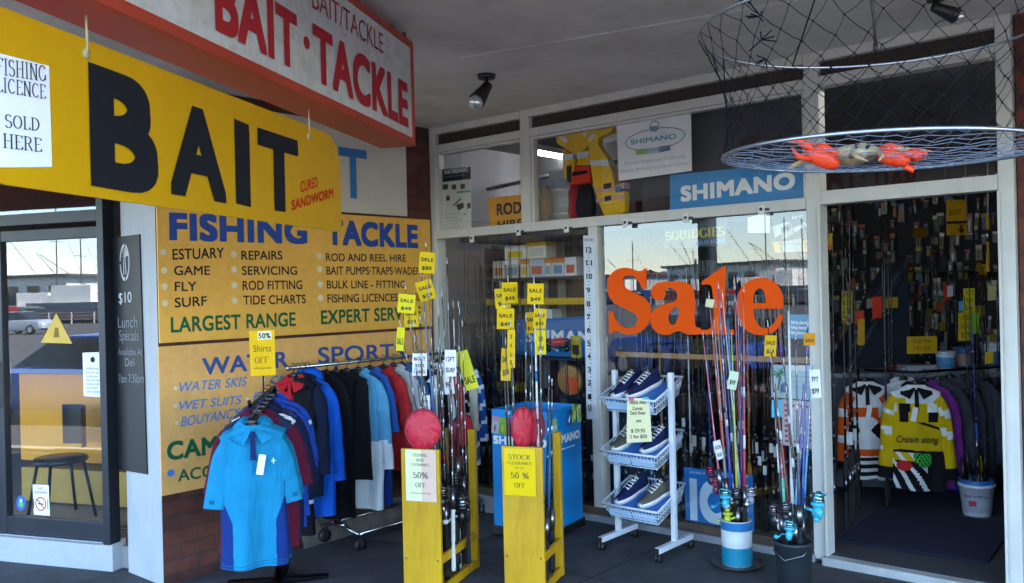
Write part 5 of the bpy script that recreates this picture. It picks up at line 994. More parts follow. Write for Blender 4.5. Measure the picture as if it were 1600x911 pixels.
srod('thick black beach rod standing upright by the window post', 712, 880, 5.05, 698, 400, fat=1.7, tags=[(.69, .07, .155, WT, ('12FT', 'SURF'), 0)], bands=[(.35, .05, '#77777a'), (.5, .03, '#77777a')])
srod('black beach rod with silver bindings beside the window post', 716, 882, 5.15, 690, 452, fat=1.4, bands=[(.3, .04, '#a3a3a6'), (.62, .04, '#a3a3a6')], tags=[(.70, .06, .14, WT, ('9FT',), 2)])
srod('dark rod with a long tilted yellow card and black reel', 728, 872, 5.2, 716, 470, tags=[(.80, .085, .24, '#e0dc3a', (' ', 'SALE'), 14)], reel=('#131315', '#60636a', '#d9d9d6', 40), reel_at=.42, reel_s=1.25)
srod('dark rod with a large black and silver reel at knee height', 733, 880, 5.1, 722, 500, reel=('#131315', '#9a9da2', '#e2e2df', 20), reel_at=.30, reel_s=1.35)
srod('short black jigging rod with white butt in the left stand', 709, 892, 4.95, 705, 600, butt='#d5d3c8', reel=('#1b1b1e', '#88898d'), reel_at=.4)
srod('short black rod with cream handle at the back of the left stand', 718, 890, 5.2, 713, 590, butt='#cfc9b4', guides=True)
srod('black overhead rod with red thread in the left stand', 700, 888, 5.0, 687, 530, bands=[(.2, .05, '#8f1d22'), (.5, .03, '#8f1d22')], fat=1.2)
srod('white tipped black rod standing at the back of the left stand', 721, 884, 5.25, 708, 470, blank='#1a1a1c', bands=[(.8, .12, '#dadada')], fat=1.1)
# right stand rods
srod('silver white surf rod with blue band in the right stand', 846, 880, 4.98, 834, 432, blank='#d3d7dc', fat=1.55, bands=[(.5, .06, '#2a66a8'), (.3, .03, '#26262a')], tags=[(.975, .095, .12, YT, SALE, -3)])
srod('dark rod with a square sale tag left of the silver rod', 806, 876, 5.0, 787, 470, tags=[(.97, .105, .12, YT, SALE, 2)])
srod('dark rod with the highest paired sale tag in the right stand', 811, 878, 5.08, 793, 428, tags=[(.97, .10, .125, YT, SALE, -2)])
srod('dark rod with a sale tag tucked behind the highest pair', 802, 876, 5.15, 781, 438, tags=[(.97, .09, .12, '#e6c81c', SALE, 0)])
srod('black rod with three yellow cards down its length', 850, 884, 4.95, 842, 476, tags=[(.985, .075, .115, '#e0ba18', SALE, -5), (.90, .065, .14, '#e6d020', ('50', 'OFF'), 2)], reel=('#1c1d20', '#a9acb0', '#d2d2d2', 10), reel_at=.33, reel_s=1.15)
srod('black rod with a tan sale tag beside the silver rod', 842, 882, 5.1, 828, 480, tags=[(.98, .075, .125, '#e0b022', SALE, 4)])
srod('black rod with a long vertical yellow card left of the red pouches', 815, 880, 4.96, 797, 500, tags=[(.96, .045, .22, '#dcb11e', ('S', 'A', 'L', 'E'), 0)])
srod('black rod with a stacked pair of yellow cards left of the red pouches', 809, 882, 5.05, 789, 530, tags=[(.96, .06, .19, '#dcb11e', ('SALE', '$59'), 0)])
srod('plain black rod standing in the right stand by the silver rod', 838, 884, 5.12, 848, 450)
random.seed(77)
for k in range(8):
    lx, ly = random.uniform(-.08, .09), random.uniform(.08, D1 - .08); p = in_stand(M1, lx, ly); dep = (p - EYE).dot(av); sx_ = 800 + FOC * (p - EYE).dot(cx) / dep
    q = at(sx_ + random.uniform(-14, 8), random.uniform(470, 590), dep + .06); rod('plain black rod in the thick of the left yellow stand', p, q, group='plain rods in the left stand', fat=random.uniform(1.2, 1.8), reel=('#17181b', '#6d7076', '#c9c9c6', random.uniform(0, 120)) if k < 3 else None, reel_at=.3 + .05 * k, reel_s=1.1)
for k in range(6):
    lx, ly = random.uniform(-.06, .09), random.uniform(.06, D2 - .06); p = in_stand(M2, lx, ly); dep = (p - EYE).dot(av); sx_ = 800 + FOC * (p - EYE).dot(cx) / dep
    q = at(sx_ + random.uniform(-16, 6), random.uniform(480, 600), dep + .06); rod('plain black rod in the thick of the right yellow stand', p, q, group='plain rods in the right stand', fat=random.uniform(1.1, 1.6))
# red round pouches over the stand tops
def pouch(label, c, rx, rz, yaw_, seed, name='red_pouch'):
    t = thing(name, label, 'pouch', Matrix.Translation(c) @ Matrix.Rotation(yaw_, 4, 'Z'), 'red round pouches on the rod stands'); random.seed(seed); mb = MB(); mb.ball((0, 0, 0), (rx, .022, rz), 40)
    mb.v = [v * (1 + .02 * math.sin(7 * math.atan2(v.z, v.x) + seed)) + Vector((0, .005 * math.sin(14 * math.atan2(v.z, v.x)) * math.hypot(v.x, v.z) / rz + .006 * math.sin(30 * v.x + 18 * v.z), 0)) for v in mb.v]
    mb.build('body', mat('red nylon', '#c01a34', .5, var=.18, scale=18, bump=.6, bscale=40), t, smooth=True)
    mb = MB().tube([(rx * math.cos(R(a)), 0, rz * math.sin(R(a))) for a in range(0, 360, 12)], .006, 6, True); mb.build('piping', mat('red nylon dark', '#8f1026', .6), t, smooth=True); MB().bb((-.022, -.012, -rz - .05), (.022, .012, -rz + .004)).build('handle', plastic('#191415'), t, bevel=.004)
    return t
c = at(661, 671, 4.9); pouch('large round red nylon pouch on top of the left rod stand', c, .098, .112, face_yaw(c), 1)
c = at(722, 672, 5.35); pouch('red nylon pouch tilted between the rods behind the left stand', c, .075, .1, face_yaw(c) + R(35), 2)
c = at(817, 668, 4.95); pouch('front red pouch standing on the right rod stand', c, .065, .115, face_yaw(c) + R(20), 3)
c = at(838, 668, 5.05); pouch('rear red pouch leaning against the silver rod', c, .055, .112, face_yaw(c) + R(35), 4)
# blue dump bin
bc = floor_at(862, 846, 0); bl_ = floor_at(761, 841, 0); brr = floor_at(921, 826, 0); wx_ = .455; ex = Vector((math.cos(R(9)), math.sin(R(9)), 0)); bl_ = bc - ex * wx_; ey = Vector((-ex.y, ex.x, 0)); wd_ = .46
BM_ = Matrix(((ex.x, ey.x, 0, bl_.x), (ex.y, ey.y, 0, bl_.y), (0, 0, 1, 0), (0, 0, 0, 1)))
db = thing('dump_bin', 'blue cardboard dump bin with white brand lettering on a black base', 'display bin', BM_)
BB = paint('#0f86cf', .38); zt0 = .86
w2 = MB(); T = .012
for (a, b_) in (((0, 0), (wx_, T)), ((0, wd_ - T), (wx_, wd_)), ((0, T), (T, wd_ - T)), ((wx_ - T, T), (wx_, wd_ - T))): w2.bb((a[0], a[1], .05), (b_[0], b_[1], zt0))
w2.build('bin_wall', BB, db, bevel=.003); MB().bb((-.012, -.012, 0), (wx_ + .012, wd_ + .012, .055)).build('base', plastic('#121316', .5), db, bevel=.004); MB().bb((T, T, .66), (wx_ - T, wd_ - T, .67)).build('tray', paint('#0d6fb0', .5), db)
def on_face(par, s, a, b_, z, h_, front=True, m=WHT):
    o = place_text(par, s, (a, 0), (b_, 0), h_, m, d=0, bold=.05); o.rotation_euler = (R(90), 0, 0 if front else R(90)); o.location = (0, -.0025, z) if front else (wx_ + .0025, 0, z); return o
on_face(db, 'SHIMANO', .01, wx_ - .02, .62, .062); on_face(db, 'SHIMANO', .03, wd_ - .03, .625, .062, False); on_face(db, 'tackle for every angler', .14, wx_ - .14, .575, .014); on_face(db, 'tackle for every angler', .1, wd_ - .1, .58, .014, False)
random.seed(8)
PKC = ['#a9b7bd', '#7fae3c', '#a84f63', '#c9c9c4', '#3d6f4f', '#7d86a8', '#d6d9dc', '#5aa36a']
for k in range(7):
    x = .04 + k * (wx_ - .1) / 6; o = thing('lure_packet', ['pink and grey lure packet clipped at the left of the bin front', 'green topped lure packet clipped on the bin front', 'purple lure packet clipped on the bin front', 'white headed lure packet clipped on the bin front', 'dark green lure packet clipped on the bin front', 'violet grey lure packet clipped on the bin front', 'silver lure packet at the right of the bin front'][k], 'packet', BM_ @ Matrix.Translation((x, -.012, zt0 - .085 + random.uniform(-.02, .02))) @ Matrix.Rotation(R(random.uniform(-6, 6)), 4, 'Y'), 'lure packets on the blue bin')
    MB().bb((-.03, -.004, -.07), (.03, .004, .05)).build('blister', plastic(PKC[k], .25), o, bevel=.002); MB().bb((-.03, -.0055, .02), (.03, -.0045, .05)).build('header_card', paper(['#c98b9c', '#86b53f', '#9a5f9a', '#e2e2e2', '#46805a', '#a49ac0', '#cfd3d6'][k]), o); MB().ball((0, -.006, -.03), (.008, .005, .028), 8).build('lure', plastic(['#c24b5a', '#d3c23a', '#3d6db0', '#b0b0b0', '#d98532', '#5c3f8a', '#8fb0b8'][k], .2), o, smooth=True)
for k, (y, z, h2_, c_) in enumerate(((.06, zt0 - .15, .2, '#b9d6b8'), (.26, zt0 - .07, .11, '#3d5f9a'), (.34, zt0 - .05, .13, '#93bf4a'), (.41, zt0 - .06, .12, '#b6d07a'))):
    o = thing('lure_packet', ['long clear lure pack hanging on the right side of the bin', 'blue lure pack hanging on the right side of the bin', 'lime lure pack hanging on the right side of the bin', 'pale green lure pack at the back corner of the bin'][k], 'packet', BM_ @ Matrix.Translation((wx_ + .012, y, z)) @ Matrix.Rotation(R(90), 4, 'Z') @ Matrix.Rotation(R((-4, 20, 8, -6)[k]), 4, 'Y'), 'lure packets on the blue bin')
    MB().bb((-.026, -.004, -h2_ / 2), (.026, .004, h2_ / 2)).build('blister', plastic(c_, .2), o, bevel=.002); MB().bb((-.027, -.0055, h2_ * .3), (.027, -.0045, h2_ / 2)).build('header_card', paper(['#8fb58a', '#2d4a86', '#6fa02f', '#d6e2a8'][k]), o); MB().ball((0, -.006, -h2_ * .1), (.008, .005, h2_ * .28), 8).build('lure', plastic(['#7fae6a', '#b0c4dc', '#d3d36a', '#5a8f3a'][k], .2), o, smooth=True)
# ================================================================ white shoe rack
RM = Matrix.Translation((-3.26, 4.60, 0)); rk = thing('shoe_rack', 'white wheeled wire basket rack holding canvas shoes', 'shoe rack', RM); WM = paint('#d9dde3', .35); PLB = plastic('#1c1c1f', .5)
rw, rd = .42, .38; ztop = 1.14
for x in (0, rw):
    MB().bb((x - .016, rd * .5 - .016, .075), (x + .016, rd * .5 + .016, ztop)).build('post', WM, rk, bevel=.003); MB().bb((x - .017, -.02, .055), (x + .017, rd + .02, .09)).build('foot_bar', WM, rk, bevel=.003)
    MB().bb((x - .015, -.026, .057), (x + .015, -.0205, .088)).build('end_cap', PLB, rk); MB().bb((x - .015, rd + .0205, .057), (x + .015, rd + .026, .088)).build('end_cap', PLB, rk)
    for y in (.0, rd):
        o = MB().lathe([(.008, -.02), (.027, -.019), (.027, -.006), (.008, -.005), (.008, .005), (.027, .006), (.027, .019), (.008, .02)], (x, y, .027), Matrix.Rotation(R(90), 3, 'Y'), 14).build('castor', PLB, rk, smooth=True); MB().bb((x - .012, y - .012, .03), (x + .012, y + .012, .056)).build('fork', PLB, o)
BW = paint('#cfd9e6', .3)
BASK = []
for zb in (1.04, .70, .36):
    tl = R(19); bm_ = Matrix.Translation((rw / 2, rd * .5 - .02, zb)) @ Matrix.Rotation(tl, 4, 'X'); BASK.append(RM @ bm_); bw, bd, bh = rw - .005, .36, .105
    b = MB(); rim = [(-bw / 2, -bd / 2, 0), (bw / 2, -bd / 2, 0), (bw / 2, bd / 2, 0), (-bw / 2, bd / 2, 0)]; rim2 = [(x * 1.0, y, .0) for x, y, z in rim]
    b.tube([Vector(p) for p in rim2], .0085, 7, True)
    k_ = .84; low = [(x * k_, y * k_, -bh) for x, y, z in rim]; b.tube(low, .004, 5, True); mid_ = [(x * (1 + k_) / 2, y * (1 + k_) / 2, -bh / 2) for x, y, z in rim]; b.tube(mid_, .003, 5, True)
    for i in range(4):
        a, c2 = Vector(rim[i]), Vector(rim[(i + 1) % 4]); a2, c3 = Vector(low[i]), Vector(low[(i + 1) % 4]); n_ = 16
        for j in range(n_): f = (j + .5) / n_; b.tube([a.lerp(c2, f), a2.lerp(c3, f)], .0024, 4)
    for j in range(9): f = (j + .5) / 9; b.tube([Vector(low[0]).lerp(Vector(low[1]), f), Vector(low[3]).lerp(Vector(low[2]), f)], .0024, 4); b.tube([Vector(low[0]).lerp(Vector(low[3]), f), Vector(low[1]).lerp(Vector(low[2]), f)], .0024, 4)
    b.xf(bm_); b.build('basket', BW, rk, smooth=True)
    MB().bb((-bw / 2 * .86, -bd / 2 * .86, -.035), (bw / 2 * .86, bd / 2 * .86, -.028)).xf(bm_).build('liner', paint('#2f6fc0', .45), rk)
    g = MB()
    for s in (-1, 1): g.bb((-bw * .2 + s * bw * .21 - .0, -bd / 2 * .9, -.085), (bw * .2 + s * bw * .21, -bd / 2 * .9 - .003, -.035))
    g.xf(bm_).build('price_rail', paper('#a9cbe8'), rk)
def shoe(label, M_, col, lace='#e9e9e6', seed=0):
    """low canvas shoe, toe towards local -Y, length .27"""
    t = thing('canvas_shoe', label, 'shoe', M_, 'shoes in the rack'); L = .27
    prof = []
    for k in range(15):
        f = k / 14; y = -L / 2 + L * f; hw = .048 * (max(0, math.sin(math.pi * min(1, (f * .92 + .04)))) ** .45) * (1 - .22 * math.exp(-((f - .62) / .2) ** 2)); prof.append((y, hw))
    so = MB(); so.rings([[(-hw * 1.06, y, 0), (-hw * 1.1, y, .018), (-hw * 1.04, y, .03), (hw * 1.04, y, .03), (hw * 1.1, y, .018), (hw * 1.06, y, 0)] for y, hw in [(prof[0][0] - .006, prof[0][1] * .8)] + prof + [(prof[-1][0] + .006, prof[-1][1] * .8)]], c0=True, c1=True); so.build('sole', mat('white rubber', '#dcdcd8', .5, var=.06), t, smooth=True)
    up_ = MB(); rows = []
    for k, (y, hw) in enumerate(prof):
        f = k / 14; h_ = .052 + .05 * max(0, min(1, (f - .2) / .35)) + (.0 if f < .85 else .012); n_ = 12; top_w = .9 if f < .45 else .78
        rows.append([Vector((hw * math.cos(a) * (1 if math.sin(a) < .5 else top_w), y, .028 + (h_ - .028) * max(0, math.sin(a)) ** .7)) for a in [math.pi * j / n_ for j in range(n_ + 1)]])
    up_.rings(rows, close=False); up_.build('upper', cloth(col), t, smooth=True)
    MB().ball((0, L * .24, .099), (.026, .062, .012), 14).build('opening', cloth('#2a2a30'), t, smooth=True)
    g = MB()
    for k in range(5):
        y = -L * .16 + k * .022; z = .082 + k * .0075; g.tube([(-.026, y, z - .012), (-.013, y + .005, z + .002), (.013, y - .005, z + .003), (.026, y + .012, z - .010)], .0032, 5); g.tube([(.026, y, z - .012), (-.026, y + .014, z - .009)], .003, 5)
    g.tube([(0, -L * .16 + .1, .125), (.03, -L * .1 + .07, .128), (.034, -.01 + .02, .11), (.01, .0, .112)], .003, 5); g.build('lace', paint(lace, .7), t, smooth=True)
NV, OL = '#1b2249', '#57544a'
for i, (bi, x, y, rz, col, lb) in enumerate(((0, -.095, -.005, -14, NV, 'navy canvas shoe with white laces at the left of the top basket'), (0, .02, .0, -20, NV, 'navy canvas shoe with white laces at the right of the top basket'), (1, -.11, -.005, -10, OL, 'olive canvas shoe in the middle basket beside the price sheet'), (1, .11, .01, -18, NV, 'navy canvas shoe in the middle basket half behind the price sheet'), (2, -.085, .0, -16, NV, 'navy canvas shoe in the bottom basket'), (2, .095, .0, -20, OL, 'olive canvas shoe in the bottom basket'))):
    shoe(lb, BASK[bi] @ Matrix.Translation((x, y, -.026)) @ Matrix.Rotation(R(rz), 4, 'Z'), col)
so_ = at(999, 656, 5.4); SPL = Plane((so_.x, so_.y), (cx.x, cx.y)); ss = board('shoe_price_sheet', 'cream shoe price sheet clipped to the front of the middle basket', 'notice', SPL, [(979, 692), (1019, 690), (1014, 622), (980, 622)], .002, paper('#e4deb0'), 0)
for s_, yy, a, b_ in (('MENS AND', 632, 984, 1010), ('Canvas', 641, 988, 1004), ('Deck Shoes', 648, 985, 1008), ('now', 660, 994, 1002), ('$ 29.95', 676, 986, 1008), ('2 for $50', 685, 984, 1011)): ptext(ss, s_, a, yy, b_, yy - .5, yy - 6, ink('#5c5636'), bold=.02)
for x, c_ in ((986, '#c2477a'), (1009, '#3fa0a8')): decal(ss, 'clip', [(x - 4, 626), (x + 4, 626), (x + 4, 620), (x - 4, 620)], plastic(c_), d=.006, th=.006)
# ================================================================ rod buckets by the door
b1c = floor_at(1152, 884, 0); bk1 = thing('rod_bucket', 'white and teal banded bucket of rods standing on a steel dish', 'bucket', b1c)
MB().lathe([(.075, .012), (.087, .012), (.092, .28), (.084, .28), (.08, .03)], n=30, caps=True).build('pail', paint('#cfd3d4', .4), bk1, smooth=True); MB().lathe([(.0885, .02), (.0905, .125)], n=30, caps=False).build('teal_band', paint('#127f9c', .4), bk1, smooth=True); MB().lathe([(.0915, .225), (.0935, .275)], n=30, caps=False).build('blue_band', paint('#2473ad', .4), bk1, smooth=True)
ds = MB().lathe([(.02, 0), (.13, .0), (.155, .02), (.157, .024), (.13, .012), (.02, .01)], n=36, caps=True); tagp(ds.build('steel_dish', metalm('#6f6a66', .45), smooth=True, M_=Matrix.Translation(b1c + Vector((0, 0, .001)))), 'dull round steel dish under the banded bucket', 'dish')
b2c = floor_at(1241, 916, 0); bk2 = thing('rod_bucket', 'plain dark grey bucket of rods beside the doorway post', 'bucket', b2c)
MB().lathe([(.08, 0), (.085, .004), (.105, .24), (.108, .24), (.108, .255), (.098, .255), (.09, .03)], n=30).build('pail', plastic('#31363d', .5), bk2, smooth=True); MB().tube([(.1, 0, .24), (.085, -.07, .2), (.0, -.115, .17), (-.085, -.07, .2), (-.1, 0, .24)], .004, 6).build('wire_handle', metalm('#8a8d92'), bk2, smooth=True)
def brod(lb, bc_, ox, oy, tx, ty, **k):
    k['reel_s'] = k.get('reel_s', 1) * .86
    p = bc_ + Vector((ox, oy, .03)); dep = (p - EYE).dot(av); q = at(tx, ty, dep + k.pop('dt', .12)); return rod(lb, p, q, group='rods outside the shop', **k)
CYN = '#3fb3cc'
brod('red rod with a white card top in the banded bucket', b1c, -.04, .03, 1107, 455, blank='#c23a30', butt='#1a1a1c', tags=[(.97, .05, .05, '#d9d7b0', (' ',), -10)], fat=1.2, reel=('#7a3550', '#c9566a', '#3fb3cc', 100), reel_at=.42, reel_s=1.1)
brod('orange rod leaning left in the banded bucket', b1c, -.02, .04, 1118, 470, blank='#d6742c', fat=1.25, bands=[(.4, .03, '#1a1a1c')])
brod('deep blue rod with white wraps in the banded bucket', b1c, -.01, .0, 1122, 440, blank='#2a3f9a', fat=1.4, bands=[(.3, .04, '#c9cbd3'), (.6, .03, '#c9cbd3')], reel=(CYN, '#8fd0de', '#2f9ab5', 30), reel_at=.36, reel_s=1.25)
brod('thick sky blue rod tube in the middle of the banded bucket', b1c, .0, .05, 1137, 498, blank='#1f7fbd', butt='#1f7fbd', fat=2.6, guides=False)
brod('yellow green rod with a pale swing tag in the banded bucket', b1c, .02, -.01, 1143, 520, blank='#b9b53a', fat=1.2, tags=[(.83, .055, .11, '#cfe0c4', ('$49',), -8)], reel=('#b7c832', '#c9d24a', '#d7dc4a', 70), reel_at=.26, reel_s=1.1)
brod('violet rod crossing behind the sky blue tube', b1c, .03, .03, 1152, 430, blank='#3f2d78', fat=1.4, bands=[(.5, .04, '#d65a4a')])
brod('red and white rod at the right of the banded bucket', b1c, .045, .01, 1162, 445, blank='#c23138', fat=1.3, bands=[(.2, .08, '#e1e1e1'), (.45, .06, '#e1e1e1')], reel=('#9a9ca2', '#c3c5c9', '#dddddd', -40), reel_at=.38, reel_s=1.0)
brod('slim white rod at the back of the banded bucket', b1c, .03, .06, 1128, 452, blank='#cfd3da', fat=1.0)
brod('pink rod with a white swing card leaning far left', b1c, -.05, -.01, 1098, 520, blank='#c65a78', fat=1.1, tags=[(.52, .05, .115, WT, ('KIDS', 'ROD'), 12)], reel=('#3a2a4a', '#b0485c', '#3fb3cc', 130), reel_at=.48, reel_s=1.15)
brod('white rod tube standing straight in the grey bucket', b2c, -.01, .03, 1232, 486, blank='#d6dade', butt='#c9cdd2', fat=2.3, guides=False)
brod('pale blue rod with a white card near its top in the grey bucket', b2c, .02, .02, 1270, 560, blank='#4f9fd0', fat=1.3, tags=[(.95, .06, .16, WT, ('7FT', '$99'), 3)], reel=(CYN, '#a5dbe6', CYN, -60), reel_at=.40, reel_s=1.5)
brod('dark blue rod leaning right in the grey bucket', b2c, .035, .0, 1262, 500, blank='#263f8f', fat=1.4, tags=[(.95, .08, .07, '#e39a2c', ('SALE',), 0)])
brod('black rod with a yellow card in the grey bucket', b2c, -.03, .02, 1199, 500, blank='#1c1c20', tags=[(.94, .07, .12, '#dcae1e', ('SALE', '$39'), 0)], reel=('#26282c', '#a58f9a', '#5aa9c4', 120), reel_at=.33, reel_s=1.15)
brod('white ferruled rod leaning left in the grey bucket', b2c, -.045, .0, 1209, 600, blank='#2a2a2e', bands=[(.25, .16, '#d9dbde'), (.6, .1, '#d9dbde')], fat=1.5, tags=[(.92, .06, .1, '#58b5d6', (' ',), 0)])
brod('rose and green rod in the grey bucket', b2c, -.02, -.02, 1216, 640, blank='#a8485c', bands=[(.0, .14, '#5fb59a')], fat=1.2, reel=('#d8cfd0', '#b58d93', '#3fa0c0', 150), reel_at=.30, reel_s=1.0)
brod('light blue ringed rod in front of the white tube', b2c, .01, -.03, 1250, 620, blank='#6aa0c8', fat=1.2, bands=[(.3, .03, '#2a2a2e')], reel=(CYN, '#93d2df', CYN, 30), reel_at=.27, reel_s=1.1)

random.seed(5)
for k, (bc_, tx, ty, c_, lb) in enumerate(((b1c, 1126, 470, '#1d1e22', 'black rod among the coloured rods in the banded bucket'), (b1c, 1148, 460, '#b8452c', 'rust orange rod beside the violet one in the banded bucket'), (b1c, 1157, 500, '#2d3a8a', 'indigo rod at the right side of the banded bucket'), (b1c, 1116, 500, '#8a8f99', 'grey rod at the left side of the banded bucket'), (b2c, 1224, 560, '#1d1e22', 'black rod left of the white tube in the grey bucket'), (b2c, 1243, 520, '#3f4a5a', 'slate rod right of the white tube in the grey bucket'), (b2c, 1256, 590, '#5560b0', 'lavender blue rod in the grey bucket'), (b2c, 1204, 540, '#6a3a34', 'brown rod at the left rim of the grey bucket'))):
    brod(lb, bc_, random.uniform(-.05, .05), random.uniform(-.01, .05), tx, ty, blank=c_, fat=1.5, bands=[(.25 + .05 * (k % 4), .05, '#c9ccd2'), (.55, .03, '#1a1a1c')], reel=('#1b1c20', '#8b8e94', '#b9b9b9', 20 * k) if k in (0, 4) else None, reel_at=.36, reel_s=1.1)
# ================================================================ stock of rods behind the glass
random.seed(31)
def vrod(name, label, x, y, z, L, lean, cols, group, reel=None, tagcol=None):
    t = thing(name, label, 'fishing rod', Vector((x, y, z)), group); t.rotation_euler = (R(lean[0]), R(lean[1]), random.uniform(-.5, .5))
    b = MB().tube([(0, 0, .45 + (L - .45) * k / 4) for k in range(5)], [.0075, .0065, .005, .004, .0025], 6); b.mi = 1
    for k in range(4): b.tube([(0, -.004, .7 + k * .32), (0, -.016 + .002 * k, .712 + k * .32), (0, -.004, .724 + k * .32)], .0022, 4)
    for zz in (.47, .62, .95, 1.28): b.tube([(0, 0, zz), (0, 0, zz + .02)], .0085, 6)
    b.build('blank', [plastic(cols[0], .25), metalm('#8e9094', .3)], t, smooth=True)
    MB().tube([(0, 0, a) for a in (0, .01, .14, .17, .36, .40, .45)], [.012, .015, .013, .009, .014, .014, .009], 8).build('grip', mat('grip' + cols[1], cols[1], .85, var=.1), t, smooth=True)
    MB().tube([(0, 0, .24), (0, 0, .33)], .016, 8).build('reel_seat', metalm(cols[2], .3), t, smooth=True)
    if tagcol: MB().bb((-.018, -.02, .5), (.02, -.0185, .58)).build('price_tag', paper(tagcol), t)
    return t
TPL = [vrod('fishing_rod', '', 0, 0, 0, 1.95, (0, 0), c_, None, tagcol=tg) for c_, tg in ((('#131316', '#17171a', '#6a6a6e'), None), (('#1d1e22', '#1a1a1c', '#9a9a9e'), '#d0d0cf'), (('#241a18', '#2a2320', '#77777a'), None), (('#0f1216', '#121214', '#c0c0c4'), '#c9c9c6'))]
for o in TPL: remember(o)
def place(o, x, y, z, s, label, group, used=[]):
    c = o if o.name not in used else copy_tree(o); used.append(o.name) if c is o else None
    c.location = (x, y, z); c.scale = (1, 1, s); c.rotation_euler = (R(random.uniform(-1.2, 1.2)), R(random.uniform(-1.3, 1.3)), random.uniform(-.6, .6)); c['label'] = label; c['group'] = group; return c
for k in range(58):
    x = -3.60 + 1.47 * (k + random.uniform(-.3, .3)) / 58; place(TPL[(k * 7 + k // 3) % 4], x, (5.44, 5.56, 5.68)[k % 3] + random.uniform(-.02, .02), .055, random.uniform(.86, 1.08), 'thin dark fishing rod in the packed row behind the big window', 'dark rods packed behind the big window')
for k in range(20):
    x = -5.22 + .62 * (k + random.uniform(-.3, .3)) / 20; place(TPL[(k * 5 + 1) % 4], x, (5.42, 5.54)[k % 2], .055, random.uniform(.92, 1.05), 'thin dark fishing rod in the row behind the narrow left window', 'dark rods behind the narrow left window')
for k in range(14):
    x = -4.5 + .8 * (k + random.uniform(-.3, .3)) / 14; place(TPL[(k * 3) % 4], x, 5.5 + .04 * (k % 2), .055, random.uniform(.5, .62), 'short dark rod standing under the display shelves', 'short rods under the display shelves')
for x, c_, lb in ((-3.37, ('#2f6aa8', '#1b1b1e', '#9a9a9e'), 'blue rod in the packed row left of the Sale lettering foot'), (-3.27, ('#b58f22', '#b58f22', '#77777a'), 'mustard yellow rod in the packed row behind the Sale lettering'), (-3.05, ('#c3c7cc', '#1b1b1e', '#9a9a9e'), 'silver rod in the packed row above the shoe rack'), (-2.62, ('#a8641f', '#a8641f', '#77777a'), 'amber rod in the packed row behind the rod bucket'), (-2.42, ('#b3202a', '#1b1b1e', '#77777a'), 'bright red rod in the packed row right of the banded bucket'), (-2.36, ('#8f1d26', '#8f1d26', '#77777a'), 'dark red rod beside the bright red rod behind the big window'), (-2.31, ('#c9b21e', '#2a2a2c', '#77777a'), 'lemon yellow rod behind the big window near the palm poster'), (-2.9, ('#24448f', '#24448f', '#77777a'), 'navy rod in the middle of the packed row')):
    vrod('fishing_rod', lb, x, 5.39, .055, 1.75, (random.uniform(-1, 1), random.uniform(-1, 1)), c_, 'coloured rods behind the big window')
zr_ = Plane((0, 5.36), (1, 0)).uv(1100, 558)[1]
tagp(MB().bb((-3.64, -.012, -.018), (-2.1, .012, .018)).build('rod_rail', mat('rail timber', '#a87f4e', .6, var=.15, scale=12), M_=Matrix.Translation((0, 5.375, zr_)), bevel=.002), 'pale timber rail holding the rods across the big window', 'rail')
for k, (x, y) in enumerate(((968, 760), (990, 780), (1068, 660), (1080, 700), (1100, 690), (1187, 720), (1195, 735), (1205, 700))):
    p_ = Plane((0, 5.37), (1, 0)).hit(x, y); tagp(MB().bb((-.012, -.001, -.03), (.012, .001, .03)).build('barcode_tag', paper('#c9cbcc'), M_=Matrix.Translation(p_)), 'small white barcode tag on the dark rod grips behind the big window', 'tag', 'barcode tags behind the big window')
gs = MB()
for k in range(9): gs.bb((-5.45 + k * .095, -.01 + .012 * (k % 2), .05), (-5.45 + k * .095 + .088, .012 + .012 * (k % 2), 2.1))
tagp(gs.build('slat_screen', mat('grey slats', '#7d827c', .7, var=.15, scale=4), M_=Matrix.Translation((0, 6.05, 0)), bevel=.003), 'grey vertical slat screen behind the narrow left window', 'screen')
tagp(MB().bb((-.55, -.015, 0), (.55, .015, .9)).build('storage_panel', paint('#3c3d42', .6), M_=Matrix.Translation((-4.75, 6.35, 2.05)), bevel=.004), 'dark grey panel in the upper left pane beside the gear poster', 'panel')
gp = MB().tube([(-5.45, 6.0, 2.62), (-4.1, 6.2, 2.75)], .018, 8).tube([(-5.0, 6.05, 2.1), (-5.0, 6.05, 2.65)], .018, 8); tagp(gp.build('pipe', metalm('#6f7175', .5), smooth=True), 'thin dark pipe frame high behind the upper left pane', 'pipe')
# ================================================================ inside the doorway
Z = .05
mt = [floor_at(*p, Z) for p in ((1307, 846), (1544, 882), (1580, 819), (1357, 792))]; mc = sum(mt, Vector()) / 4
e1 = (mt[1] - mt[0]).normalized(); ang = math.atan2(e1.y, e1.x); L1 = (mt[1] - mt[0]).length; L2_ = abs((mt[3] - mt[0]).dot(Vector((-e1.y, e1.x, 0))))
o = MB().bb((0, 0, 0), (L1, L2_, .012)).build('door_mat', mat('mat pile', '#0d1836', .95, var=.25, scale=60, bump=.8, bscale=350), M_=Matrix.Translation(mt[0] + Vector((0, 0, .002))) @ Matrix.Rotation(ang, 4, 'Z'), bevel=.004); tagp(o, 'dark navy door mat on the floor just inside the shop', 'mat')
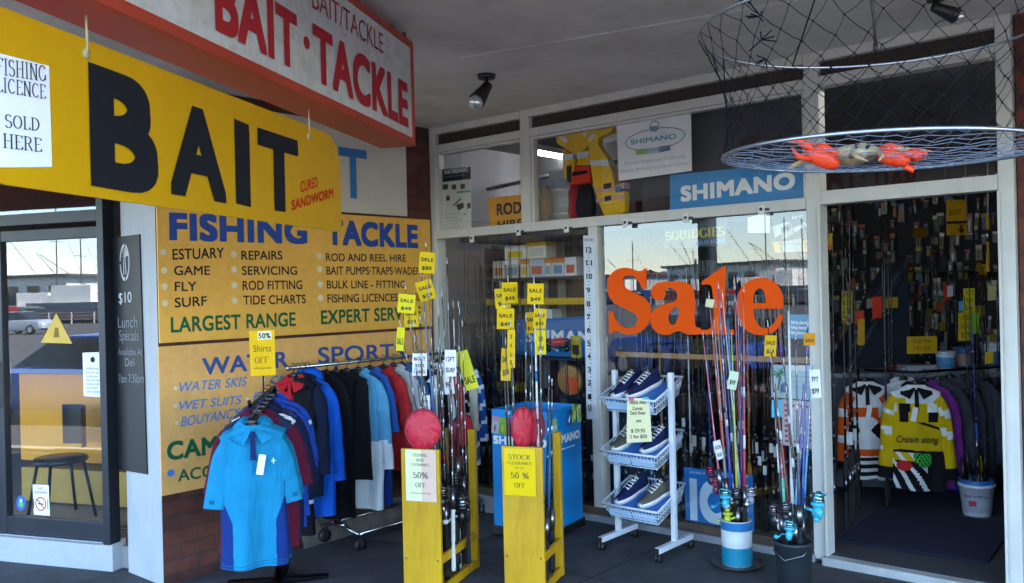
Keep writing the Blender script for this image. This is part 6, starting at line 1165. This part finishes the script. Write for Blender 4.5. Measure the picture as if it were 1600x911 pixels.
# jerseys on a low rail
J1 = at(1352, 578, 6.55); J2 = at(1430, 582, 6.2)
oj = lambda x, z, p: ((2 if z < -.6 else 0 if (z * 5 + .3) % 1 < .3 else 1) if p == 'sleeve' else 3 if p in ('collar', 'placket') else 1 if abs((x + .08) ** 2 + (z + .42) ** 2 - .05) < .012 and z > -.5 else 2 if (abs(x - .1) + abs(z + .36) < .085) or (x + .1) ** 2 + (z + .36) ** 2 < .0016 or z < -.56 and (z * 18) % 1 > .4 else 1 if z < -.5 and z > -.55 else 0)
def yj(x, z, p):
    w_ = .02 * math.sin(11 * x + 3) + .012 * math.sin(23 * z)
    if p in ('collar', 'placket'): return 2
    if p == 'sleeve': return 0 if (z * 7 + x * 3) % 1 < .35 and z > -.45 else 2 if z < -.58 else 1
    if z > -.12 + w_: return 0
    u = z + .35 * x
    if z > -.47 + w_ + .12 * x:
        if -.20 < u < -.175 or -.205 - .06 < u < -.195 - .05: return 2
        if u > -.155 or -.19 < u - .25 * x < -.17: return 0 if (u * 22) % 1 < .5 else 1
        return 1
    if z > -.49 + w_ + .12 * x: return 2
    if ((x + .09) / .05) ** 2 + ((z + .555 + w_) / .045) ** 2 < 1: return 3
    if ((x - .03) / .06) ** 2 + ((z + .515 - w_) / .05) ** 2 < 1: return 4 if (x * 40 + z * 25) % 1 > .3 else 2
    if x > .08 + w_: return 2
    return 0 if (x * 13 + z * 8 + 9 * w_) % 1 > .62 else 2 if z < -.53 else 1
g1 = garment('fishing_jersey', 'white and orange fishing jersey with black diamond print inside the doorway', 'jersey', J1, face_yaw(J1) + R(14), ['#d9dadd', '#d2541c', '#16161a', '#1a1a1e'], W=.36, L=.72, sl=.5, sleeve_w=.058, D=.1, colour=oj, group='fishing jerseys inside the doorway', seed=71, tag=(0.0, -.22, '#e0e0e0'), res=3)
g2 = garment('fishing_jersey', 'yellow and white fishing jersey with bright printed hem inside the doorway', 'jersey', J2, face_yaw(J2) + R(6), ['#d9dadd', '#c9a80e', '#15161a', '#c22a26', '#3fa83a'], W=.40, L=.74, sl=.52, sleeve_w=.062, D=.11, colour=yj, group='fishing jerseys inside the doorway', seed=72, tag=(-.02, -.2, '#e6e6e6'), res=3, logo=[('Cruisin along', -.14, .13, -.40, .05, '#3a3210')])
for i, (dx, dy, ms_, lb, kw) in enumerate(((.12, .12, ['#7a2f86'], 'purple shirt half hidden behind the yellow jersey', {}), (.26, .22, ['#3c4049', '#3fa85a'], 'charcoal shirt with a small white badge behind the yellow jersey', dict(logo=[('LURE', -.02, .1, -.46, .03, '#d5d8dc')])), (-.62, .8, ['#23262e'], 'black long shirt behind the orange jersey', {}), (.42, .35, ['#454a54'], 'plain grey shirt further along the jersey rail', {}), (.60, .42, ['#3d424c'], 'slate grey shirt at the right end of the jersey rail', dict(logo=[('REEL', .0, .12, -.46, .03, '#c5c9ce'), ('DEEP SEA', .0, .1, -.24, .014, '#9aa0a8')])), (.05, .3, ['#c9ccd2'], 'white shirt hanging behind the two jerseys', {}))):
    p = J2 + rv * dx + av * dy; garment('fishing_jersey', lb, 'jersey', p, face_yaw(p) + R(random.uniform(-5, 18)), ms_, W=.42, L=.74, sl=.5, sleeve_w=.06, D=.1, group='fishing jerseys inside the doorway', seed=80 + i, **kw)
jr = thing('jersey_rail', 'low dark rail carrying the fishing jerseys inside the doorway', 'clothes rail', Vector((J2.x, J2.y, Z))); a = J1 - rv * .35 + av * .1; b = J2 + rv * .85 + av * .4; a.z = b.z = 1.02
MB().tube([J1 - jr.location + av * .02, J2 - jr.location + av * .02], .01, 8).tube([J2 - jr.location + av * .02, b - jr.location], .01, 8).build('rail', bk_, jr, smooth=True)
for p in (b, J1 - rv * .0 + av * .15): MB().tube([(p.x - jr.location.x, p.y - jr.location.y, .0), (p.x - jr.location.x, p.y - jr.location.y, .97)], .014, 8).build('post', bk_, jr, smooth=True)
# low rolled goods under the jerseys
for k, (x, y, c_, lb) in enumerate(((1445, 752, '#2a2f9a', 'shiny blue rolled float on the floor under the yellow jersey'), (1385, 745, '#22304a', 'dark blue folded bag on the floor under the orange jersey'), (1480, 760, '#1d3fae', 'blue plastic wrapped roll beside the white pail'))):
    p = floor_at(x, y + 8, Z); mb = MB().ball((0, 0, .07), (.22, .1, .07), 16); random.seed(k + 3); mb.v = [v + Vector((0, 0, .012 * math.sin(20 * v.x + k))) for v in mb.v]; tagp(mb.build('rolled_float', plastic(c_, .25), smooth=True, M_=Matrix.Translation(p) @ Matrix.Rotation(YAW * .6, 4, 'Z')), lb, 'float', 'floats under the jerseys')
# white pail with bottles
pc = floor_at(1527, 804, Z); pb = thing('white_pail', 'white printed bait pail with dark handles inside it by the doorway', 'pail', pc)
MB().lathe([(.085, 0), (.09, .004), (.112, .2), (.118, .2), (.118, .22), (.106, .22), (.095, .03)], n=28).build('pail', paint('#cfd4e2', .4), pb, smooth=True)
yw_ = face_yaw(pc); o = place_text(pb, 'Reel in the Lot', (-.075, 0), (.075, 0), .02, ink('#4a3a6a'), d=0); o.rotation_euler = (R(84), 0, yw_); o.location = Matrix.Rotation(yw_, 3, 'Z') @ Vector((0, -.113, .14)); MB().bb((-.05, -.114, .08), (-.005, -.108, .115)).xf(Matrix.Rotation(yw_, 4, 'Z')).build('printed_badge', ink('#a83a4a'), pb)
bb_ = MB().lathe([(.104, .19), (.110, .22), (.112, .25), (.1, .25)], n=24, caps=False).build('blue_liner', paint('#2a62b0', .4), pb, smooth=True)
random.seed(14)
for k in range(13):
    a = k * 2.4; r_ = .02 + .006 * k; x, y = r_ * math.cos(a), r_ * math.sin(a); h3 = random.uniform(.2, .4); dx, dy = random.uniform(-.05, .05), random.uniform(-.05, .05)
    lb = 'yellow handled tool standing in the white pail' if k == 3 else 'dark handled tool standing in the white pail'; t = thing('fishing_tool', lb, 'tool', pc + Vector((x, y, .06)), 'tools in the white pail'); cc_ = '#c9a81e' if k == 3 else '#17181c'
    MB().tube([(0, 0, 0), (dx, dy, h3 * .6)], .006, 6).build('shaft', metalm('#8b8d92', .35), t, smooth=True); MB().tube([(dx, dy, h3 * .6), (dx * 1.2, dy * 1.2, h3 * .75), (dx * 1.6, dy * 1.6, h3)], [.011, .016, .01], 8).build('handle', plastic(cc_, .4), t, smooth=True)
# counter and goods on it
ct = at(1425, 578, 7.1); cM = Matrix.Translation((ct.x, ct.y, Z)) @ Matrix.Rotation(YAW * .75, 4, 'Z'); hC = ct.z - Z
cn = thing('sales_counter', 'grey topped sales counter behind the jerseys', 'counter', cM); MB().bb((-.85, -.25, hC - .04), (1.0, .5, hC)).build('top', mat('counter top', '#767c88', .35), cn, bevel=.006); MB().bb((-.8, -.2, 0), (.95, .45, hC - .042)).build('cabinet', paint('#4b5260', .5), cn, bevel=.003)
cI = cM
def oncounter(px, py, t): p = at(px, py, t); p.z = Z + hC + .001; return p
def tub(label, px, wpx, t, hpx, col, band, lid):
    p = oncounter(px, 566, t); r_ = wpx / FOC * t / 2; h3 = hpx / FOC * t; o = thing('bait_tub', label, 'tub', p, 'tubs on the counter')
    MB().lathe([(r_ * .88, 0), (r_ * .97, h3 * .85), (r_ * .97, h3 * .9)], n=24).build('tub', plastic(col, .35), o, smooth=True); MB().lathe([(r_ * 1.02, h3 * .88), (r_ * 1.03, h3 * .97), (r_ * .9, h3)], n=24).build('lid', plastic(lid, .35), o, smooth=True); MB().lathe([(r_ * .905, h3 * .15), (r_ * .965, h3 * .7)], n=24, caps=False).build('printed_band', ink(band), o, smooth=True)
tub('pale blue bait tub in the middle of the counter', 1478, 30, 7.0, 30, '#b9cfe0', '#4a86b8', '#c9d6e2'); tub('blue and tan printed bait tub beside the pale blue one', 1506, 24, 7.1, 34, '#3f66a8', '#a88a78', '#3a5ea0'); tub('wide white bait tub by the right jamb', 1556, 42, 6.9, 44, '#b5c3d2', '#2f5f98', '#c4cfdb')
for k in range(4):
    p = oncounter(1430, 566, 6.95 + .02 * k); p.z += .012 * k; o = thing('tackle_tray', 'clear flat tackle tray in the pile on the counter', 'tray', Matrix.Translation(p) @ Matrix.Rotation(YAW * .8 + .05 * k, 4, 'Z'), 'trays piled on the counter'); MB().bb((-.14, -.08, 0), (.14, .08, .008)).build('base', plastic('#a9b1bb', .2), o, bevel=.002); MB().bb((-.142, -.082, .0085), (.142, .082, .0115)).build('lid', plastic('#c4cad2', .15), o)
o = thing('line_tub', 'small red and black line tub on the counter', 'tub', oncounter(1393, 566, 7.0)); MB().lathe([(.035, 0), (.04, .06), (.03, .07)], n=16).build('tub', plastic('#7a1f26'), o, smooth=True); MB().lathe([(.041, .06), (.041, .075)], n=16).build('lid', plastic('#1a1a1c'), o, smooth=True)
# sloping glass display case
gc = thing('display_case', 'dark sloping glass topped display case inside the doorway', 'display case', Matrix.Translation((at(1372, 560, 7.6).x, at(1372, 560, 7.6).y, Z)) @ Matrix.Rotation(YAW, 4, 'Z'))
MB().prism([(-.1, .6), (.42, .6), (.42, 1.5)], -.25, .25, Matrix.Rotation(R(90), 4, 'X') @ Matrix.Translation((-.25, .3, 0))).build('case', paint('#2a3340', .3), gc, bevel=.004); MB().bar((-.34, -.262, .93), (.18, -.262, 1.83), .02, .03).build('edge_trim', metalm('#6d7887', .4), gc)
random.seed(4)
for k in range(7): f = .12 + k * .12; MB().bb((-.05, -.03, 0), (.05, .03, .01)).xf(Matrix.Translation((-.35 + .52 * f, -.2 + .1 * (k % 3), .9 + .9 * f)) @ Matrix.Rotation(R(-60), 4, 'Y')).build('displayed_reel', plastic(random.choice(['#5a6a78', '#3d4652', '#8a929c', '#9fae6a']), .3), gc, bevel=.004)
# dark shelving walls with packets
def wallthing(name, label, pl, x0, x1, z0, z1, col, d=0):
    return tagp(MB().bb((x0, z0, -.03), (x1, z1, 0)).build(name, paint(col, .7), M_=pl.mat(0, 0, d)), label, 'pegboard')
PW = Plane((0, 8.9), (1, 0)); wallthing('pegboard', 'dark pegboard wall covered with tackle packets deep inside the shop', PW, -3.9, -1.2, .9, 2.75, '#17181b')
PWL = Plane((-3.55, 8.0), (.5, .866))
pk_m = [plastic(c_, .3) for c_ in ('#2e3036', '#3d3b32', '#1e2833', '#3c2622', '#56585c', '#253025', '#5a5040', '#1b1c20', '#5d6068', '#8a7c5c')]
pk_t = []; random.seed(17)
hdr = [plastic(c_, .4) for c_ in ('#8a2f28', '#c9c4b4', '#2f5f8a', '#b08a1e', '#3a6a3a', '#1d1e22', '#77787c', '#a8521e')]
for k, m_ in enumerate(pk_m):
    mb = MB(); mb.bb((-.026, -.004, -.07), (.026, .004, .03)); mb.mi = 1; mb.bb((-.027, -.0055, .0305), (.027, .0035, .06)); mb.mi = 2; mb.bb((-.012, -.009, -.055), (.010, -.0045, .015)); pk_t.append(mb.build('tackle_packet', [m_, hdr[k % 8], hdr[(k * 3 + 1) % 8]]))
for j in range(11):
    for i in range(26):
        if random.random() < .13 or math.sin(i * .55 + j * .8) * math.sin(j * 1.1 + i * .2) > .72: continue
        x = -3.55 + i * .073 + random.uniform(-.02, .02); z = 1.02 + j * .15 + .03 * math.sin(i * .9 + 2.1 * j) + random.uniform(-.025, .025)
        k = random.randrange(10) if random.random() < .5 else (i // 3 + j * 2) % 10; o = pk_t[k] if not pk_t[k].get('label') else pk_t[k].copy()
        if o.name not in COL.objects: COL.objects.link(o)
        tagp(o, 'small hanging tackle packet on the dark pegboard inside the shop', 'packet', 'packets on the pegboard'); o.location = (x, 8.9 - .012 - .03 * random.random(), z); o.rotation_euler = (R(random.uniform(-6, 6)), R(random.uniform(-4, 4)), R(random.uniform(-18, 18))); o.scale = (random.uniform(.45, 1.35), 1, random.uniform(.5, 1.5))
for k, (x0, x1, z) in enumerate(((-3.6, -2.7, 1.60), (-2.65, -1.7, 1.76), (-3.6, -1.7, 2.5))):
    tagp(MB().bb((x0, -.16, 0), (x1, 0, .012)).build('wall_shelf', paint('#33363c', .5), M_=Matrix.Translation((0, 8.885, z)), bevel=.002), ['short dark wall shelf low on the pegboard', 'short dark wall shelf at the right of the pegboard', 'long dark wall shelf near the top of the pegboard'][k], 'shelf')
# price tags and cards inside the doorway
TAGS = [(1294, 364, 1301, 391, 6.2, '#b8942a', 'amber card low on the left doorway edge', '#c25a2a'), (1315, 454, 1332, 506, 6.8, '#b5a52a', 'tall olive yellow price card on the left rods inside the doorway', '#b8862a'), (1335, 485, 1350, 508, 6.9, '#d8432e', 'red price card beside the tall olive yellow card', None), (1340, 498, 1351, 540, 6.8, '#c2962a', 'narrow mustard price card below the red card', None), (1363, 463, 1378, 498, 7.2, '#e0452f', 'bright red hang card in the middle of the doorway', None), (1354, 466, 1363, 482, 7.3, '#a08a80', 'small buff card left of the bright red card', None), (1382, 464, 1403, 482, 7.2, '#a88a1f', 'mustard card leaning by the sloping display case', None), (1410, 426, 1426, 440, 7.9, '#b0901f', 'dull yellow card above the sloping display case', None), (1474, 444, 1487, 470, 7.4, '#b23a24', 'red card with a white slip in the doorway', None), (1480, 446, 1489, 464, 7.35, '#c9ccd2', 'white slip over the red card in the doorway', None), (1505, 450, 1523, 490, 6.7, '#c9be24', 'lime yellow price card at the top of the right cluster', None), (1497, 488, 1520, 533, 6.75, '#c9ae20', 'large yellow lettered price card in the right cluster', None), (1519, 488, 1530, 522, 6.65, '#7fc41e', 'bright green price card in the right cluster', None), (1529, 477, 1538, 494, 6.7, '#b5941f', 'small mustard card right of the lime yellow one', None), (1543, 446, 1556, 470, 6.7, '#c9c48a', 'cream price card near the right jamb', None), (1539, 549, 1552, 569, 6.4, '#d2b01f', 'yellow card on the wide white tub', None), (1417, 525, 1464, 553, 6.85, '#c99a16', 'wide orange yellow counter sign behind the yellow jersey', None), (1530, 412, 1542, 430, 7.6, '#b8962a', 'ochre card hanging below the far light', None), (1427, 355, 1448, 372, 8.2, '#8a6a1c', 'brown yellow card high in the dark doorway', None), (1498, 470, 1506, 486, 6.9, '#4fa3c9', 'pale blue slip beside the large yellow card', None)]
for i, (x0, y0, x1, y1, t, c_, lb, strip) in enumerate(TAGS):
    q = at((x0 + x1) / 2, (y0 + y1) / 2, t); pl9 = Plane((q.x, q.y), (cx.x, cx.y)); o = board('price_card', lb, 'price card', pl9, [(x0, y1), (x1, y1 - 1), (x1, y0), (x0, y0 + 1)], .002, paper(c_), 0, group='price cards inside the doorway')
    if strip: decal(o, 'colour_band', [(x0, y1), (x1, y1 - 1), (x1, y1 - 8), (x0, y1 - 8)], paper(strip))
    w_ = x1 - x0
    if i in (1, 10, 11, 16): 
        for k, s_ in enumerate({1: ['R', 'O', 'D', 'S'], 10: ['RODS', 'FROM', '$49'], 11: ['COMBO', 'DEAL', '$79'], 16: ['Crab Pots', '2 for $30']}[i]): 
            n9 = {1: 4, 10: 3, 11: 3, 16: 2}[i]; yb_ = y0 + (y1 - y0) * (k + .85) / (n9 + .3); ptext(o, s_, x0 + w_ * .2, yb_, x1 - w_ * .2, yb_, yb_ - (y1 - y0) / (n9 + .3) * .6, ink('#4a3d10'))
    MB().bb((-.001, 0, -.003), (.001, .06 if i != 16 else .0, -.002)).xf(Matrix.Translation((0, (pl9.uv(x0, y0)[1] - pl9.uv(x0, y1)[1]), 0))).build('string', plastic('#77777a'), o)
q = at(1494, 340, 6.9); pl9 = Plane((q.x, q.y), (cx.x, cx.y)); hs = board('hanging_bait_sign', 'yellow hanging bait sign with a down arrow high in the doorway', 'sign', pl9, [(1479, 368), (1510, 367), (1509, 312), (1478, 313)], .006, paint('#b8900f', .5), 0)
decal(hs, 'dark_band', [(1479, 350), (1510, 349), (1510, 345), (1479, 346)], INK); ptext(hs, 'BAIT', 1483, 337, 1503, 336, 327, ink('#7a5f14'), bold=.02); decal(hs, 'down_arrow', [(1502, 365), (1508, 358), (1504, 358), (1504, 351), (1500, 351), (1500, 358), (1496, 358)], INK)
MB().tube([(-.08, .25, -.003), (-.08, .62, -.003)], .003, 5).tube([(.08, .25, -.003), (.08, .62, -.003)], .003, 5).build('chain', metalm('#55565a'), hs)
random.seed(41)
for k in range(16):
    x0, y0 = random.uniform(1310, 1548), random.uniform(385, 525); q = at(x0, y0, random.uniform(7.6, 8.6)); c_ = random.choice(('#b8982a', '#a8842a', '#c2a832', '#8f7a2c', '#b04a30', '#9a9da2')); o = board('price_card', 'small dim price card among the stock deep inside the doorway', 'price card', Plane((q.x, q.y), (cx.x, cx.y)), [(x0, y0 + 15), (x0 + 9, y0 + 14), (x0 + 9, y0), (x0, y0 + 1)], .002, paper(c_), 0, group='dim price cards deep inside')
# rods standing inside the doorway
for k, (x, y, zz) in enumerate([(-2.0 - .035 * (k % 5), 5.75 + .16 * k, .055) for k in range(9)]): place(TPL[k % 4], x - .12, y, zz, random.uniform(.95, 1.1), 'dark rod in the rack just inside the doorway on the left', 'dark rods inside the left of the doorway')
for k, px in enumerate((1512, 1517, 1523, 1529, 1536, 1544, 1553, 1560)):
    p = floor_at(px, 790 - 3 * k, Z); place(TPL[(k + 1) % 4], p.x, p.y + .12, Z, random.uniform(.72, .95), 'dark rod standing behind the white pail by the right jamb', 'dark rods by the right jamb')
for k, px in enumerate((1440, 1452, 1461, 1470, 1480, 1494)):
    p = at(px, 545, 7.6); place(TPL[k % 4], p.x, p.y, Z + .5, random.uniform(.7, .85), 'dark rod standing behind the counter tubs', 'dark rods behind the counter')
vrod('fishing_rod', 'long white rod hanging high near the far light in the doorway', at(1544, 430, 6.9).x, at(1544, 430, 6.9).y, at(1544, 425, 6.9).z, .9, (0, 1), ('#b9bcc2', '#c2952a', '#9a9a9e'), None)
vrod('fishing_rod', 'blue handled rod among the dark rods by the right jamb', at(1526, 620, 6.3).x, at(1526, 620, 6.3).y, .2, 1.3, (0, -1), ('#1f3a86', '#2a56a8', '#9a9a9e'), None)
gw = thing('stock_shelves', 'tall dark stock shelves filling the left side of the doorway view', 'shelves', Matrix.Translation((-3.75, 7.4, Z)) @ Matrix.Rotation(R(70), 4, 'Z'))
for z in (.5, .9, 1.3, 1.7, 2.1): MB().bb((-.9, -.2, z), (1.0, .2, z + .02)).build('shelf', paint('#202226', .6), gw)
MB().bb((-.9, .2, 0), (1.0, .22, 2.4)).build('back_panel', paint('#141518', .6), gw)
random.seed(9); SC = ['#5b5e66', '#3c4450', '#6d3f34', '#8a8a82', '#2f3f33', '#4a3d5c', '#7a6a3a', '#9aa0a8']
for j, z in enumerate((.52, .92, 1.32, 1.72)):
    for i in range(9):
        h3 = random.uniform(.1, .26); o = MB().bb((-.07, -.08, 0), (.07, .08, h3)).build('stock_box', plastic(SC[random.randrange(8)], .4), bevel=.003, M_=gw.matrix_basis @ Matrix.Translation((-.8 + i * .21, -.08 + random.uniform(-.03, .03), z + .001))); tagp(o, 'dim stock carton on the tall dark shelves inside the shop', 'carton', 'cartons on the tall dark shelves')
# ================================================================ hanging crab net
t_ = 2.1; LC = at(1372, 240, t_); UC = at(1365, 42, t_); r0_, r1_ = .362, .412
cn_ = thing('crab_net', 'large hanging round crab net with two white rings and dark mesh', 'crab net', LC); up_v = UC - LC
tiltM = Matrix.Rotation(R(1.5), 3, 'Y')
def ringpt(c, r_, a, dz=0): return c + tiltM @ Vector((r_ * math.cos(a), r_ * math.sin(a), dz))
RG = metalm('#aab0b8', .4); CRD = mat('net cord', '#14161b', .95, spec=.05); CR2 = plastic('#848b98', .6)
MB().tube([ringpt(Vector(), r0_, R(5 * k)) for k in range(72)], .0045, 8, True).build('lower_ring', RG, cn_, smooth=True); MB().tube([ringpt(up_v, r1_, R(5 * k)) for k in range(72)], .0036, 8, True).build('upper_ring', RG, cn_, smooth=True)
random.seed(22); side = MB(); NS, NR = 34, 9
def spt(i, j):
    f = j / NR; rr = r0_ + (r1_ - r0_) * f - .035 * math.sin(math.pi * f); a = 2 * math.pi * (i + (j % 2) * .5) / NS; random.seed(i % NS * 100 + j); ja = random.uniform(-.025, .025) if 0 < j < NR else 0; jz = random.uniform(-.006, .006) if 0 < j < NR else 0
    return ringpt(up_v * f, rr, a + ja, jz)
for j in range(NR):
    for i in range(NS):
        p = spt(i, j); q1 = spt(i if j % 2 == 0 else i + 1, j + 1); q2 = spt(i - 1 if j % 2 == 0 else i, j + 1)
        for q in (q1, q2): side.tube([p, (p + q) / 2 + Vector((0, 0, -.003)), q], .0009, 4, caps=False)
        if j: side.ball(p, .0026, 6)
side.build('side_mesh', CRD, cn_)
fl_ = MB(); ring_n = 9
def fpt(k, j):
    rr = r0_ * (1 - j / ring_n); nn = NS; a = 2 * math.pi * (k + (j % 2) * .5) / nn; return ringpt(Vector(), rr, a, -.022 * (1 - (rr / r0_) ** 2))
for gi in range(-9, 10):
    for s in (0, 1):
        pts = []; o_ = gi * r0_ / 9.5
        h_ = math.sqrt(max(0, r0_ ** 2 - o_ ** 2))
        for k in range(15):
            u = -h_ + 2 * h_ * k / 14; xx, yy = ((o_ + .006 * math.sin(k * 1.7 + gi), u) if s else (u, o_ + .006 * math.sin(k * 1.9 + gi * 2))); ca, sa = math.cos(R(35)), math.sin(R(35)); x2, y2 = xx * ca - yy * sa, xx * sa + yy * ca; pts.append(tiltM @ Vector((x2, y2, -.022 * (1 - (x2 * x2 + y2 * y2) / r0_ ** 2) + .003 * math.sin(3 * k + gi))))
        fl_.tube(pts, .0008, 4)
fl_.build('floor_mesh', CR2, cn_)
tk_ = MB()
for a in (20, 140, 260): tk_.tube([ringpt(up_v, r1_, R(a)), up_v + Vector((0, 0, .45))], .0022, 5)
tk_.tube([up_v + Vector((0, 0, .45)), Vector((up_v.x, up_v.y, 3.06 - LC.z))], .003, 5); tk_.build('suspension_cord', CRD, cn_)
cd = MB(); p0 = at(1358, -20, 2.1) - LC; p1 = at(1368, 76, 2.12) - LC; cd.tube([Vector((p0.x, p0.y, up_v.z + .45)), p0, (p0 + p1) / 2 + Vector((.004, 0, 0)), p1], .004, 6); cd.tube([p1 + Vector((0, 0, .012)), p1 + Vector((0, 0, -.006))], .006, 6); cd.build('bait_cord', plastic('#111216', .6), cn_, smooth=True)
kn = MB()
for x, y in ((1185, 26), (1190, 62), (1196, 92), (1172, 5)):
    p = at(x, y, 1.98) - LC; random.seed(x)
    for k in range(5): kn.tube([p, p + Vector((random.uniform(-.03, .03), random.uniform(-.03, .03), random.uniform(-.03, .02)))], .0016, 4)
kn.build('tied_knot', CRD, cn_)
# crab lying on the net floor
cc0 = at(1336, 243, 2.05); cb_ = thing('crab', 'tan crab with bright orange red claws lying on the floor of the hanging net', 'crab', Matrix(((cx.x, -(-av.x), 0, cc0.x), (cx.y, av.y, 0, cc0.y), (0, 0, 1, cc0.z), (0, 0, 0, 1))))
TAN = mat('crab shell', '#b09a72', .45, var=.3, scale=50, bump=.4, bscale=120); ORC = mat('crab claw', '#e2401a', .35, var=.2, scale=40, bump=.2, bscale=90); PAL = mat('crab joint', '#d9b592', .5, var=.2, scale=60)
mb = MB(); mb.ball((0, .005, .004), (.056, .045, .024), 22)
for i, v in enumerate(mb.v):
    a = math.atan2(v.y, v.x); mb.v[i] = v + Vector((.005 * math.cos(9 * a) * math.cos(a), .004 * math.sin(9 * a), .003 * math.sin(60 * v.x) * math.cos(50 * v.y)))
body = mb.build('carapace', TAN, cb_, smooth=True)
for s in (-1, 1): MB().tube([(s * .012, -.035, .01), (s * .014, -.046, .017)], [.003, .004], 6).ball((s * .014, -.047, .019), .0055, 8).build('eye', plastic('#15120f', .15), cb_, smooth=True)
def claw(s, elbow, palm_c, palm_r, ang, tipd):
    a = MB(); a.tube([(s * .045, -.015, .0), elbow, palm_c], [.010, .014, .012], 10); a.ball(elbow, (.022, .018, .016), 12); g = a.build('claw_arm', ORC, cb_, smooth=True)
    m_ = Matrix.Rotation(ang, 3, 'Y'); p = MB().ball(palm_c, palm_r, 16, m_); d = m_ @ Vector((s, 0, 0)); c_ = Vector(palm_c)
    for w_, zz in ((1, .012), (.8, -.012)):
        b0 = c_ + d * palm_r[0] * .7 + Vector((0, 0, zz)); p.tube([b0, b0 + d * tipd * .55 + Vector((0, 0, zz * .6)), b0 + d * tipd * w_ + Vector((0, 0, -zz * .7))], [.011 * w_, .009 * w_, .001], 8)
    p.build('pincer', ORC, cb_, smooth=True); MB().ball(Vector(elbow) * .5 + c_ * .5, (.014, .012, .012), 10).build('claw_joint', PAL, cb_, smooth=True)
claw(-1, (-.078, .0, .016), (-.086, -.03, -.010), (.042, .022, .021), R(24), .062)
claw(1, (.085, .01, .014), (.076, -.03, -.012), (.040, .021, .020), R(14), .03)
MB().ball((-.075, .025, .018), (.036, .018, .013), 14).ball((-.06, .01, .012), (.025, .012, .01), 10).build('claw_arm', ORC, cb_, smooth=True)
MB().ball((.092, .02, .016), (.036, .016, .011), 14).build('claw_arm', ORC, cb_, smooth=True); MB().ball((.135, -.005, -.002), (.022, .016, .017), 12).tube([(.15, -.005, -.006), (.165, -.008, .004), (.158, -.01, -.014)], [.009, .006, .001], 6).build('pincer', ORC, cb_, smooth=True)
for k in range(4):
    for s in (-1, 1):
        y = -.01 + .014 * k; L_ = .085 - .006 * k
        pts = [(s * .045, y, 0), (s * (.045 + L_ * .45), y + .012 * (k - 1), .016), (s * (.045 + L_ * .8), y + .02 * (k - 1), -.004), (s * (.05 + L_ * 1.25), y + .026 * (k - 1), -.018)] if not (s == 1 and k == 2) else [(.045, y, 0), (.1, y - .02, .012), (.15, y - .02, .008), (.18, y - .025, .004)]
        if k == 0: pts = [(s * .02, -.03, -.005), (s * .03, -.06, .0), (s * .028, -.085, -.016), (s * .012, -.1, -.028)]
        MB().tube(pts, [.0075, .0065, .005, .001], 8).build('leg', TAN, cb_, smooth=True)
bpy.context.view_layer.update()
